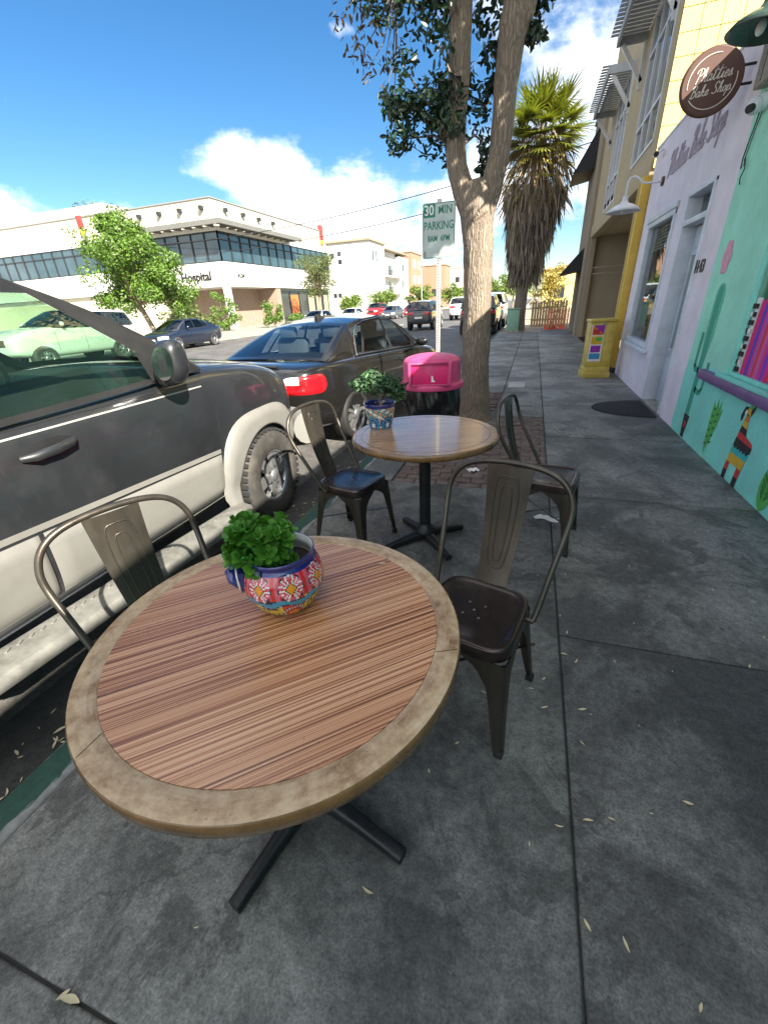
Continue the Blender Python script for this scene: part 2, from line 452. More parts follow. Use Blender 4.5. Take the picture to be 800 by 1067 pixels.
M['clear_lens'] = mat('clear_lens', (.62, .62, .64), .12, .2, coat=1.0)
M['glass'] = glass_mat('car_glass', (.84, .90, .88))
M['glass_sedan'] = glass_mat('tinted_car_glass', (.56, .66, .70), boost=.09)
M['glass_suv'] = glass_mat('green_tinted_glass', (.68, .88, .72), boost=.07)
M['glass_dark'] = glass_mat('dark_glass', (.22, .26, .27), boost=.04)
M['shop_glass'] = glass_mat('shop_glass', (.80, .86, .84), boost=.03)
# buildings
M['lilac'] = mat('lilac_stucco', (.76, .69, .75), .85, var=.10, scale=2.5, bmp=.5, bscale=30, dirt=(.60, .52, .55), dirt_amt=.5)
M['lilac_trim'] = mat('pale_grey_blue_trim', (.55, .60, .66), .5, var=.08, dirt=(.36, .37, .38))
M['door_paint'] = mat('pale_lilac_door', (.56, .60, .67), .45, var=.08, dirt=(.40, .4, .42))
M['mint'] = mat('mint_stucco', (.33, .74, .56), .8, var=.12, scale=2.0, bmp=.55, bscale=30, dirt=(.26, .52, .40), dirt_amt=.6)
M['turq'] = mat('turquoise_stucco', (.24, .70, .58), .8, var=.10, scale=2.6, bmp=.4, bscale=38, dirt=(.17, .44, .37), dirt_amt=.7)
M['purple'] = mat('purple_sill', (.16, .075, .22), .5, var=.2, dirt=(.22, .17, .24))
M['roof'] = mat('roof_gravel', (.2, .2, .2), .95)
M['yellow_tile'] = mat('yellow_panel', (.56, .46, .17), .7, var=.06, scale=4, dirt=(.48, .39, .15))
M['tile_gap'] = mat('panel_joint', (.25, .20, .09), .9)
M['tan'] = mat('tan_stucco', (.42, .33, .20), .85, var=.07, scale=2, bmp=.2, bscale=30, dirt=(.33, .26, .17))
M['tan_dark'] = mat('brown_stucco', (.27, .22, .155), .88, var=.08, scale=2, bmp=.2, bscale=30)
M['yellow_pole'] = mat('ochre_yellow_paint', (.60, .39, .05), .5, var=.12, dirt=(.4, .26, .05))
M['white_frame'] = mat('white_frame', (.62, .64, .66), .45, var=.06)
M['louvre'] = mat('grey_louvre', (.40, .43, .46), .5, var=.1)
M['awning'] = mat('black_awning', (.012, .012, .014), .7)
M['white_metal'] = mat('white_enamel', (.66, .68, .72), .35, var=.05)
M['green_metal'] = mat('dark_green_enamel', (.035, .065, .055), .3, var=.2, coat=.3)
M['sign_brown'] = mat('dark_brown_sign', (.085, .034, .022), .55, var=.1)
M['copper'] = mat('copper_edge', (.40, .15, .07), .35, .5)
M['cream_ink'] = mat('cream_lettering', (.72, .66, .58), .5, var=.05)
M['black_ink'] = mat('black_lettering', (.012, .012, .012), .5)
M['faint_ink'] = mat('lilac_letter', (.50, .44, .52), .8, var=.05)
M['brass'] = mat('brass', (.55, .38, .12), .3, .9)
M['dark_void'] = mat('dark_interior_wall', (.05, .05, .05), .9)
M['mid_void'] = mat('shop_interior', (.30, .27, .22), .9, var=.4, scale=2)
def flat(n, c, r=.75): M[n] = mat(n, c, r, var=.12, scale=10)
flat('m_dteal', (.03, .42, .40)); flat('m_teal', (.04, .33, .22)); flat('m_soft', (.13, .50, .33)); flat('m_green', (.09, .42, .07)); flat('m_dgreen', (.03, .17, .035)); flat('m_red', (.52, .035, .03))
flat('m_black', (.02, .016, .018)); flat('m_yellow', (.62, .38, .03)); flat('m_pink', (.70, .30, .42)); flat('m_orange', (.65, .18, .02))
flat('m_white', (.75, .73, .70)); flat('m_blue', (.02, .06, .30)); flat('m_lblue', (.04, .27, .48)); flat('m_purple', (.28, .03, .34)); flat('m_magenta', (.62, .03, .25)); flat('m_grey', (.25, .25, .25))
M['serape'] = None
def serape():
    m, nt, b = new_mat('striped_blanket')
    v = coords(nt, (1, 26, 1)); n1 = noi(nt, coords(nt, (.01, 9, .01)), 1.0, 3, .6)
    rp = ramp(nt, [(.25, (.25, .02, .30)), (.36, (.06, .05, .45)), (.42, (.55, .03, .30)), (.5, (.65, .02, .03)), (.56, (.70, .12, .30)), (.62, (.22, .04, .42)), (.70, (.60, .02, .12)), (.78, (.72, .5, .6))])
    nt.links.new(n1, rp.inputs[0]); nt.links.new(rp.outputs[0], b.inputs['Base Color']); b.inputs['Roughness'].default_value = .9
    return m
M['serape'] = serape()
# street
M['pink'] = mat('pink_plastic', (.60, .060, .18), .45, var=.18, scale=5, dirt=(.72, .22, .34), dirt_amt=.6, bmp=.06, bscale=30)
M['pink_dark'] = mat('magenta_plastic_flap', (.62, .012, .13), .45, var=.1)
M['bag'] = mat('black_bin_bag', (.008, .008, .009), .22, var=.2, bmp=.25, bscale=22)
M['bin_body'] = mat('dark_bin_body', (.02, .024, .026), .55)
M['galv'] = mat('galvanised_steel', (.46, .45, .42), .5, .5, var=.15)
M['sign_white'] = mat('worn_sign_white', (.40, .47, .44), .5, var=.12, scale=8)
M['sign_green'] = mat('sign_green', (.004, .17, .105), .5)
M['news_yellow'] = mat('yellow_news_box', (.56, .42, .08), .5, var=.2, dirt=(.33, .26, .1), dirt_amt=.7)
M['mat_black'] = mat('black_rubber_mat', (.014, .014, .015), .9, var=.3, bmp=.5, bscale=140)
M['util_green'] = mat('pale_green_cabinet', (.20, .36, .27), .6, var=.1)
M['net'] = mat('orange_netting', (.75, .11, .045), .7, var=.2)
M['fence_wood'] = mat('weathered_fence', (.45, .33, .18), .85, var=.25)
M['wire'] = mat('black_cable', (.02, .02, .025), .7)
# vegetation
M['bark'] = bark_mat('grey_brown_bark', (.12, .092, .068), (.33, .265, .20))
M['bark2'] = bark_mat('pale_bark', (.16, .12, .08), (.34, .27, .19))
M['leaf_near'] = leaf_mat('dark_oval_leaves', (.010, .028, .016), (.028, .060, .030), .35, .12)
M['leaf_dry'] = leaf_mat('dry_brown_leaves', (.07, .045, .025), (.14, .09, .05), .7, .15)
M['leaf_bright'] = leaf_mat('bright_green_leaves', (.050, .115, .016), (.125, .21, .032), .45, .3)
M['leaf_olive'] = leaf_mat('olive_leaves', (.055, .085, .025), (.12, .145, .045), .5, .25)
M['leaf_yellow'] = leaf_mat('yellow_leaves', (.17, .125, .012), (.27, .215, .025), .5, .3)
M['leaf_hedge'] = leaf_mat('hedge_leaves', (.05, .10, .012), (.15, .22, .03), .5, .25)
M['succ'] = leaf_mat('jade_leaves', (.040, .16, .018), (.11, .28, .045), .3, .2, 30)
M['juniper'] = leaf_mat('bonsai_leaves', (.016, .055, .022), (.04, .10, .035), .5, .12, 30)
M['palm_green'] = leaf_mat('palm_green', (.06, .085, .012), (.22, .22, .045), .5, .3)
M['palm_dead'] = leaf_mat('palm_dead_tan', (.15, .11, .07), (.27, .205, .13), .85, .1)
M['palm_grey'] = leaf_mat('palm_thatch_grey', (.15, .125, .105), (.27, .235, .20), .9, .05)
M['palm_yellow'] = leaf_mat('palm_yellow', (.26, .21, .02), (.40, .34, .05), .6, .2)
M['litter'] = leaf_mat('dry_litter', (.46, .40, .28), (.62, .57, .45), .8, .1, 30)
# far buildings
M['white_wall'] = mat('white_stucco', (.56, .55, .51), .85, var=.06, scale=.4, dirt=(.46, .45, .41), dirt_amt=.6)
M['cream_wall'] = mat('cream_panel', (.50, .47, .36), .8, var=.06, scale=.4, dirt=(.40, .37, .28))
M['brick_wall'] = None
def brickw(name, c1, c2, mortar, s=1.0):
    m, nt, b = new_mat(name)
    tc = nt.nodes.new('ShaderNodeTexCoord'); sx = nt.nodes.new('ShaderNodeSeparateXYZ'); nt.links.new(tc.outputs['Object'], sx.inputs[0])
    cb = nt.nodes.new('ShaderNodeCombineXYZ'); nt.links.new(mth(nt, 'ADD', sx.outputs[0], sx.outputs[1]), cb.inputs[0]); nt.links.new(sx.outputs[2], cb.inputs[1])
    bt = N(nt, 'ShaderNodeTexBrick', Scale=s); nt.links.new(cb.outputs[0], bt.inputs['Vector'])
    for k, v in (('Color1', c1), ('Color2', c2), ('Mortar', mortar)): bt.inputs[k].default_value = (*v, 1)
    bt.inputs['Mortar Size'].default_value = .012
    nt.links.new(bt.outputs['Color'], b.inputs['Base Color']); b.inputs['Roughness'].default_value = .9
    return m
M['brick_wall'] = brickw('brown_brick', (.22, .15, .11), (.28, .20, .15), (.3, .27, .24), 2.0)
M['brown_panel'] = mat('brown_panel_wall', (.30, .17, .11), .85, var=.1)
M['win_band'] = mat('reflective_window', (.03, .06, .075), .06, .0, var=.3, scale=.6, coat=1.0)
M['win_dark'] = mat('dark_window', (.03, .035, .04), .1, coat=1.0)
M['mullion'] = mat('dark_mullion', (.02, .025, .027), .5)
M['grey_steel'] = mat('grey_canopy', (.13, .13, .12), .6)
M['orange_pan'] = mat('orange_panel', (.5, .14, .04), .6)
M['hill'] = mat('hazy_hill', (.12, .15, .12), .9)

# ------------------------------------------------------------------ light, sky, camera
SUN = Vector((.774 * math.cos(R(35)), -.633 * math.cos(R(35)), math.sin(R(35)))).normalized()
sd = bpy.data.lights.new('sun', 'SUN'); sd.energy = 5.0; sd.angle = R(.53); sd.color = (1, .93, .81)
so = bpy.data.objects.new('sun', sd); COL.objects.link(so)
so.rotation_euler = (-SUN).to_track_quat('-Z', 'Y').to_euler()
CAM = (0, 0, 1.46)
def world():
    w = bpy.data.worlds.new('World'); sc.world = w; w.use_nodes = True
    nt = w.node_tree; bg = nt.nodes['Background']
    sky = nt.nodes.new('ShaderNodeTexSky'); sky.sky_type = 'NISHITA'; sky.sun_disc = False
    sky.sun_elevation = R(35); sky.sun_rotation = math.atan2(SUN.x, SUN.y)
    sky.altitude = 0; sky.air_density = 1.0; sky.dust_density = .25; sky.ozone_density = 2.6
    tc = nt.nodes.new('ShaderNodeTexCoord')
    d = tc.outputs['Generated']
    # clouds: noise on a flat layer overhead, gathered in a few banks
    sx = nt.nodes.new('ShaderNodeSeparateXYZ'); nt.links.new(d, sx.inputs[0])
    den = mth(nt, 'ADD', mth(nt, 'MAXIMUM', sx.outputs[2], 0.0), .12)
    cb = nt.nodes.new('ShaderNodeCombineXYZ')
    nt.links.new(mth(nt, 'DIVIDE', sx.outputs[0], den), cb.inputs[0]); nt.links.new(mth(nt, 'DIVIDE', sx.outputs[1], den), cb.inputs[1])
    n1 = noi(nt, cb.outputs[0], 1.25, 9, .62, .35)
    n2 = noi(nt, d, 9.0, 8, .62, .2)
    nn = mth(nt, 'ADD', mth(nt, 'MULTIPLY', n1, .5), mth(nt, 'MULTIPLY', n2, .5))
    bias = None
    for (c, rad, flat_, amt) in CLOUDS:
        vs = N(nt, 'ShaderNodeVectorMath', operation='SUBTRACT'); nt.links.new(d, vs.inputs[0]); vs.inputs[1].default_value = c
        vm = N(nt, 'ShaderNodeVectorMath', operation='MULTIPLY'); nt.links.new(vs.outputs[0], vm.inputs[0]); vm.inputs[1].default_value = (1, 1, flat_)
        ln = N(nt, 'ShaderNodeVectorMath', operation='LENGTH'); nt.links.new(vm.outputs[0], ln.inputs[0])
        mr = N(nt, 'ShaderNodeMapRange', interpolation_type='SMOOTHSTEP'); mr.inputs[1].default_value = rad; mr.inputs[2].default_value = 0; mr.inputs[3].default_value = 0; mr.inputs[4].default_value = amt
        nt.links.new(ln.outputs['Value'], mr.inputs[0])
        bias = mr.outputs[0] if bias is None else mth(nt, 'ADD', bias, mr.outputs[0])
    f = mth(nt, 'ADD', nn, bias)
    # unseen broken cloud deck, added overhead and behind the camera for neutral fill light
    up = N(nt, 'ShaderNodeMapRange', interpolation_type='SMOOTHSTEP'); up.inputs[1].default_value = .60; up.inputs[2].default_value = .86; up.inputs[4].default_value = .26
    nt.links.new(sx.outputs[2], up.inputs[0])
    bk = N(nt, 'ShaderNodeMapRange', interpolation_type='SMOOTHSTEP'); bk.inputs[1].default_value = .25; bk.inputs[2].default_value = -.35; bk.inputs[4].default_value = .26
    nt.links.new(sx.outputs[1], bk.inputs[0])
    f = mth(nt, 'ADD', f, mth(nt, 'MAXIMUM', up.outputs[0], bk.outputs[0]))
    mr = N(nt, 'ShaderNodeMapRange', interpolation_type='SMOOTHSTEP'); mr.inputs[1].default_value = .63; mr.inputs[2].default_value = .86
    nt.links.new(f, mr.inputs[0])
    shade = ramp(nt, [(.3, (5.6, 5.9, 6.4)), (.7, (8.2, 8.1, 7.8))]); nt.links.new(n2, shade.inputs[0])
    # the sky itself a little deeper blue, as the photograph shows it
    hs = N(nt, 'ShaderNodeHueSaturation'); hs.inputs['Saturation'].default_value = 1.30; hs.inputs['Value'].default_value = .64
    nt.links.new(sky.outputs[0], hs.inputs['Color'])
    c = mixc(nt, mr.outputs[0], hs.outputs[0], shade.outputs[0])
    nt.links.new(c, bg.inputs[0]); bg.inputs[1].default_value = .080
def unit(*v): return tuple(Vector(v).normalized())
CLOUDS = [
    (unit(-.50, .825, .235), .17, 1.9, .26),     # the big bank over the clinic roof
    (unit(-.60, .77, .235), .12, 2.6, .22),
    (unit(-.30, .93, .14), .40, 2.2, .30),        # white band low over the street
    (unit(-.85, .52, .12), .42, 2.8, .34),
    (unit(-.6, .78, .08), .5, 3.0, .26),
    (unit(-.06, .86, .50), .36, 1.1, .20),        # veil over the palm
    (unit(.05, .95, .25), .35, 1.2, .22),
    (unit(-.33, .86, .39), .07, 3.0, .16),
    (unit(.9, .2, .45), .7, 1.0, .12),
    (unit(.2, -.9, .35), .7, 1.0, .14),
]
world()
def camera():
    cd = bpy.data.cameras.new('camera'); co = bpy.data.objects.new('camera', cd); COL.objects.link(co)
    yaw, pitch, roll = .339, .4667, .0544
    fw = Vector((-math.sin(yaw) * math.cos(pitch), math.cos(yaw) * math.cos(pitch), -math.sin(pitch)))
    rt = Vector((math.cos(yaw), math.sin(yaw), 0)); dn = fw.cross(rt)
    r2 = rt * math.cos(roll) + dn * math.sin(roll); d2 = dn * math.cos(roll) - rt * math.sin(roll)
    m = Matrix((r2, -d2, -fw)).transposed().to_4x4(); m.translation = CAM
    co.matrix_world = m
    cd.sensor_fit = 'VERTICAL'; cd.sensor_height = 24; cd.sensor_width = 24
    cd.lens = 428.348 / 1067 * 24
    cd.clip_start = .02; cd.clip_end = 3000
    sc.camera = co
camera()
sc.view_settings.view_transform = 'Standard'; sc.view_settings.look = 'None'; sc.view_settings.gamma = 1; sc.view_settings.use_curve_mapping = False
sc.view_settings.exposure = 1.9
sc.cycles.max_bounces = 8; sc.cycles.transparent_max_bounces = 16
sc.cycles.use_denoising = True

# ------------------------------------------------------------------ ground
ZR = -.12
def ground():
    m = MB(); m.quad((-700, -300, -.20), (700, -300, -.20), (700, 1200, -.20), (-700, 1200, -.20)); structure(m.build('ground', M['far_pave']))
    m = MB(); m.quad((-19.1, -60, ZR), (-2.05, -60, ZR), (-2.05, 400, ZR), (-19.1, 400, ZR)); structure(m.build('road', M['asphalt']))
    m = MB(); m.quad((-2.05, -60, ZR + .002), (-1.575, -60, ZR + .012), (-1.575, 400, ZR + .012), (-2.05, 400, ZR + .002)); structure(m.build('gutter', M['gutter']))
    m = MB(); m.box(-1.58, -1.432, -60, 24, -.2, 0.0); structure(m.build('kerb', M['kerb'], bevel=.018, seg=3))
    m = MB(); m.box(-19.25, -19.1, -60, 400, -.2, .0); m.box(-22.5, -19.26, -60, 400, -.2, -.004); structure(m.build('far_sidewalk', M['far_pave']))
    m = MB(); m.quad((-60, -60, -.1), (-22.51, -60, -.1), (-22.51, 120, -.1), (-60, 120, -.1)); structure(m.build('parking_lot', M['far_pave']))
    m = MB(); m.quad((-1.43, 24.01, -.05), (8, 24.01, -.05), (8, 70, -.05), (-1.43, 70, -.05)); m.quad((-1.43, 21.7, .006), (.4, 21.7, .006), (.4, 24.0, .006), (-1.43, 24.0, .006))
    structure(m.build('dirt_lot', M['dirt']))
    # sidewalk slabs with real joints
    m = MB(); m.box(-1.43, 1.7, -12, 24, -.2, -.02); structure(m.build('sidewalk_base', M['side_base']))
    m = MB()
    ys = [-12 + 1.66 * k for k in range(0, 23)]
    off = 1.67 - min(ys, key=lambda q: abs(q - 1.67))
    ys = [q + off for q in ys] 
    g = .0032
    def slab(x0, x1, y0, y1):
        dz = random.uniform(-.0015, .0015)
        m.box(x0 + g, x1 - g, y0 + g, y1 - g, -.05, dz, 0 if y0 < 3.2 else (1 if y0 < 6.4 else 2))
    for a, b in zip(ys, ys[1:]):
        if b > 24: b = 24
        if a >= 24: break
        slab(.268, 1.69, a, b)
        if a < -.5: slab(-1.43, .268, a, b)
    for a, b in ((ys[7] if False else -1.65, .085), (.085, 3.36)): slab(-1.43, .268, a, b)
    slab(-1.43, -1.1, 3.36, 5.9); slab(-1.43, -1.1, 5.9, 7.6); slab(-.36, .268, 5.92, 7.6)
    yy = 7.6
    while yy < 23.9:
        slab(-1.43, -.36, yy, min(yy + 1.6, 24)); slab(-.36, .268, yy, min(yy + 1.6, 24)); yy += 1.6
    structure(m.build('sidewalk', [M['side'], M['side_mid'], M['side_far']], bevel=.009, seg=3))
    # brick tree well
    m = MB(); y = 3.37; row = 0
    rnd = random.Random(3)
    while y < 7.55:
        x = -1.09 - (.1 if row % 2 else 0)
        while x < .26:
            x0, x1 = max(x, -1.09), min(x + .2, .262)
            if x1 - x0 > .04 and not (y > 5.85 and x1 > -.36) and not ((x0 + x1) / 2 + .63) ** 2 + (y - 5.82) ** 2 < .3 ** 2:
                dz = rnd.uniform(-.010, .003); t = rnd.uniform(-.006, .006)
                v = [(x0 + .005, y + .005, -.05), (x1 - .005, y + .005, -.05), (x1 - .005, y + .095, -.05), (x0 + .005, y + .095, -.05)]
                w = [(a, b, dz + (t if i % 3 else -t)) for i, (a, b, c) in enumerate(v)]
                m.add(v + w, [(0, 1, 5, 4), (1, 2, 6, 5), (2, 3, 7, 6), (3, 0, 4, 7), (4, 5, 6, 7)])
            x += .2
        y += .1; row += 1
    structure(m.build('brick_paving', M['brick'], bevel=.006, seg=2))
    # covers set in the pavement
    m = MB()
    m.box(-.31, -.02, 8.05, 8.55, -.02, .004); structure(m.build('cover_plate', M['galv'], bevel=.002, seg=1))
    # lane paint
    m = MB()
    for k in range(30):
        m.quad((-10.45, -20 + k * 9, ZR + .006), (-10.3, -20 + k * 9, ZR + .006), (-10.3, -17 + k * 9, ZR + .006), (-10.45, -17 + k * 9, ZR + .006))
    structure(m.build('lane_marking', M['white_line']))
ground()
# ------------------------------------------------------------------ buildings on the right
WX = 1.675
# cursive strokes, drawn in a box with x-height 1
GLYPH = {
    'P': (1.25, [[(.35, -.1), (.5, .9), (.62, 2.0)], [(.0, 1.5), (.15, 1.95), (.7, 2.15), (1.15, 1.9), (1.1, 1.35), (.75, 1.05), (.45, 1.05)]]),
    'h': (.95, [[(.0, .15), (.3, 1.0), (.45, 1.95), (.3, 2.05), (.18, 1.4), (.1, .0)], [(.12, .5), (.4, .95), (.6, .8), (.58, .1), (.75, .0), (.95, .2)]]),
    'a': (.95, [[(.65, .85), (.4, 1.0), (.1, .7), (.08, .2), (.3, .0), (.6, .3), (.7, .95)], [(.68, .6), (.66, .1), (.8, .0), (.95, .2)]]),
    't': (.78, [[(.0, .2), (.22, .9), (.36, 2.0), (.30, 1.2), (.24, .15), (.42, .0), (.78, .2)], [(.0, 1.32), (.70, 1.5)]]),
    'i': (.5, [[(.0, .2), (.2, .95), (.16, .12), (.3, .0), (.5, .2)], [(.24, 1.35), (.28, 1.45)]]),
    'e': (.75, [[(.05, .4), (.5, .6), (.55, .9), (.3, 1.0), (.1, .6), (.15, .1), (.4, .0), (.75, .25)]]),
    's': (.75, [[(.0, .2), (.35, 1.05), (.4, .75), (.5, .3), (.3, .0), (.05, .1)], [(.4, .05), (.75, .2)]]),
    'B': (1.3, [[(.3, .0), (.5, 2.0)], [(.05, 1.6), (.25, 2.0), (.75, 2.15), (1.05, 1.8), (.85, 1.25), (.5, 1.1), (.95, 1.0), (1.1, .5), (.8, .05), (.3, .0), (.0, .15)]]),
    'k': (.95, [[(.0, .15), (.3, 1.0), (.45, 1.95), (.3, 2.05), (.18, 1.4), (.1, .0)], [(.12, .5), (.5, 1.0), (.55, .7), (.25, .55), (.55, .1), (.75, .0), (.95, .2)]]),
    'S': (1.25, [[(.0, .3), (.4, .0), (.85, .2), (.85, .75), (.5, 1.15), (.35, 1.6), (.6, 2.05), (1.0, 1.95), (1.05, 1.65)]]),
    'o': (.85, [[(.4, 1.0), (.1, .7), (.1, .2), (.35, .0), (.62, .3), (.6, .8), (.4, 1.0), (.6, .85), (.85, .9)]]),
    'p': (.95, [[(.0, .2), (.2, .95), (.1, .0), (-.05, -.9)], [(.15, .5), (.42, .98), (.68, .75), (.62, .15), (.35, .0), (.15, .15)], [(.6, .1), (.95, .2)]]),
    ' ': (.7, []),
}
def smooth_pts(pts, k=4):
    P = [Vector((p[0], p[1], 0)) for p in pts]
    if len(P) < 3: return P
    out = []
    for i in range(len(P) - 1):
        a = P[max(i - 1, 0)]; b = P[i]; c = P[i + 1]; d = P[min(i + 2, len(P) - 1)]
        for j in range(k):
            t = j / k
            out.append(.5 * ((2 * b) + (c - a) * t + (2 * a - 5 * b + 4 * c - d) * t * t + (3 * b - a - 3 * c + d) * t ** 3))
    out.append(P[-1]); return out
def script_mb(txt, xh, pen, slant=.28):
    m = MB(); x = 0; st = []
    for ch in txt:
        w, strokes = GLYPH[ch]
        for s in strokes: st.append([(p[0] + x, p[1]) for p in s])
        x += w
    for s in st:
        pts = [Vector(((p.x - x / 2 + slant * p.y) * xh, (p.y - .8) * xh, .0)) for p in smooth_pts(s)]
        m.tube(pts, pen, 6)
    return m

def poly_on(m, F, poly, t=.004, mi=0):
    m.prism(poly, lambda u, v, w: F @ Vector((u, v, w)), t, mi)

def bakery():
    t = thing('shop_building', 'single storey pale lilac stucco shop with a white door numbered 4143', 'building', (WX, 7.6, 0))
    L = lambda y: y - 7.6
    y0, y1, ztop = 5.6, 9.66, 3.49
    m = MB(); T = .22
    def pier(a, b, z0, z1): m.box(0, T, L(a), L(b), z0, z1)
    pier(y0, 6.15, 0, ztop)                 # right of the door
    pier(7.09, 7.55, 0, ztop)
    pier(9.12, y1, 0, ztop)
    pier(6.15, 7.09, 2.48, ztop)            # above the transom
    pier(7.55, 9.12, 2.42, ztop); pier(7.55, 9.12, 0, .67)
    m.box(T, 9, L(y1) - .2, L(y1), 0, ztop); 
    m.build('wall', M['lilac'], t, merge=False)
    m = MB(); m.box(.02, 9, L(-14), L(y1) - .21, 3.2, 3.25); m.build('roof', M['roof'], t)
    m = MB(); m.box(-.012, T + .012, L(y0) + .003, L(y1), ztop, ztop + .035); m.build('coping', M['lilac_trim'], t, bevel=.006)
    # interior shell
    m = MB(); m.quad((3.2, L(5.7), 0), (3.2, L(9.5), 0), (3.2, L(9.5), 3.1), (3.2, L(5.7), 3.1)); m.quad((.25, L(5.7), .01), (3.2, L(5.7), .01), (3.2, L(9.5), .01), (.25, L(9.5), .01))
    m.quad((.25, L(5.7), 3.1), (3.2, L(5.7), 3.1), (3.2, L(9.45), 3.1), (.25, L(9.45), 3.1)); m.quad((.25, L(5.68), 0), (3.2, L(5.68), 0), (3.2, L(5.68), 3.1), (.25, L(5.68), 3.1))
    m.build('interior', M['mid_void'], t)
    # display window
    m = MB(); a, b, z0, z1 = 7.55, 9.12, .67, 2.42
    fw = .07
    m.box(-.02, .10, L(a), L(a) + fw, z0, z1); m.box(-.02, .10, L(b) - fw, L(b), z0, z1); m.box(-.021, .10, L(a) + .0, L(b), z1 - fw, z1 + .001); m.box(-.021, .10, L(a), L(b), z0 - .0, z0 + fw)
    m.box(-.035, -.003, L(a) - .06, L(b) + .06, z1 + .001, z1 + .07)
    w = m.build('display_window', M['lilac_trim'], t, bevel=.006)
    m = MB(); m.box(.05, .056, L(a) + fw, L(b) - fw, z0 + fw, z1 - fw); m.build('pane', M['shop_glass'], w)
    m = MB(); m.box(-.075, .03, L(a) - .08, L(b) + .08, z0 - .06, z0 - .003); m.build('sill', M['lilac_trim'], w, bevel=.01)
    m = MB()
    for k in range(7): m.box(.075, .10, L(a) + .1, L(b) - .1, 2.02 + k * .045, 2.035 + k * .045)
    m.build('blind', M['white_frame'], w)
    # pale notices behind the glass
    for k, (py, pz, pw, ph) in enumerate(((7.83, 1.55, .22, .30), (7.80, 1.12, .2, .26))):
        m = MB(); m.box(.06, .066, L(py) - pw / 2, L(py) + pw / 2, pz, pz + ph); m.build('paper_notice', M['white_wall'], w)
    # door
    d = MB(); a, b = 6.15, 7.09; dx = .14
    d.box(dx, dx + .045, L(a) + .06, L(b) - .06, .03, 2.13)
    door = d.build('door', M['door_paint'], t, bevel=.004)
    for (p0, p1, q0, q1) in ((.16, .80, .2, .62), (.16, .80, 1.9, 2.02)):
        m = MB(); m.box(dx - .012, dx, L(a) + p0, L(a) + p1, q0, q1); m.build('door_panel', M['door_paint'], door, bevel=.008)
    m = MB(); m.box(dx - .004, dx - .001, L(a) + .20, L(b) - .20, .75, 1.82); m.build('door_pane', M['shop_glass'], door)
    m = MB(); m.box(dx - .018, dx, L(a) + .17, L(a) + .20, .72, 1.85); m.box(dx - .018, dx, L(b) - .2, L(b) - .17, .72, 1.85); m.box(dx - .018, dx, L(a) + .2, L(b) - .2, .72, .75); m.box(dx - .018, dx, L(a) + .2, L(b) - .2, 1.82, 1.85)
    m.build('glazing_bead', M['lilac_trim'], door)
    m = MB(); m.ball((dx - .05, L(a) + .12, 1.02), .032, 14, 8); m.build('handle', M['brass'], door)
    m = MB(); m.box(dx - .008, dx, L(a) + .095, L(a) + .145, .70, .96); m.build('push_plate', M['brass'], door)
    m = MB(); m.ball((dx - .01, L(a) + .12, 1.30), .022, 12, 6); m.build('lock', M['brass'], door)
    for q in (.3, 1.62): m = MB(); m.box(dx - .02, dx, L(a) + .07, L(a) + .1, q, q + .13); m.build('hinge', M['brass'], door)
    m = MB(); m.box(-.02, dx + .06, L(a), L(a) + .055, 0, 2.48); m.box(-.02, dx + .06, L(b) - .055, L(b), 0, 2.48); m.box(-.022, dx + .06, L(a), L(b), 2.44, 2.482); m.box(-.018, dx + .06, L(a) + .055, L(b) - .055, 2.14, 2.2)
    m.build('door_frame', M['lilac_trim'], t, bevel=.005)
    m = MB(); m.box(dx, dx + .006, L(a) + .056, L(b) - .056, 2.2, 2.44); m.build('transom_pane', M['shop_glass'], t)
    m = MB(); m.tube([(dx - .05, L(6.5), 2.31), (dx - .03, L(6.5), 2.31)], .085, 20); m.box(dx - .02, dx - .004, L(6.35), L(6.65), 2.205, 2.42); m.build('transom_fan', M['white_frame'], t)
    m = MB(); m.box(-.02, .22, L(a), L(b), 0, .028); m.build('threshold', M['far_pave'], t, bevel=.006)
    # house number, upright black figures
    for k, ch in enumerate('4143'):
        g = text_mb(ch, .17, .004, bold=.004, width=.8)
        g.xform(frame_wall_neg_x(-.006, L(6.055) - k * .085 + .1, 1.66)); g.build('house_number', M['black_ink'], t)
    # raised script over the shop front, a darker lilac than the wall
    g = script_mb('Phatties Bake Shop', .135, .009)
    g.xform(frame_wall_neg_x(-.012, L(7.45), 3.02)); g.build('raised_lettering', M['faint_ink'], t)
    return t
bakery()

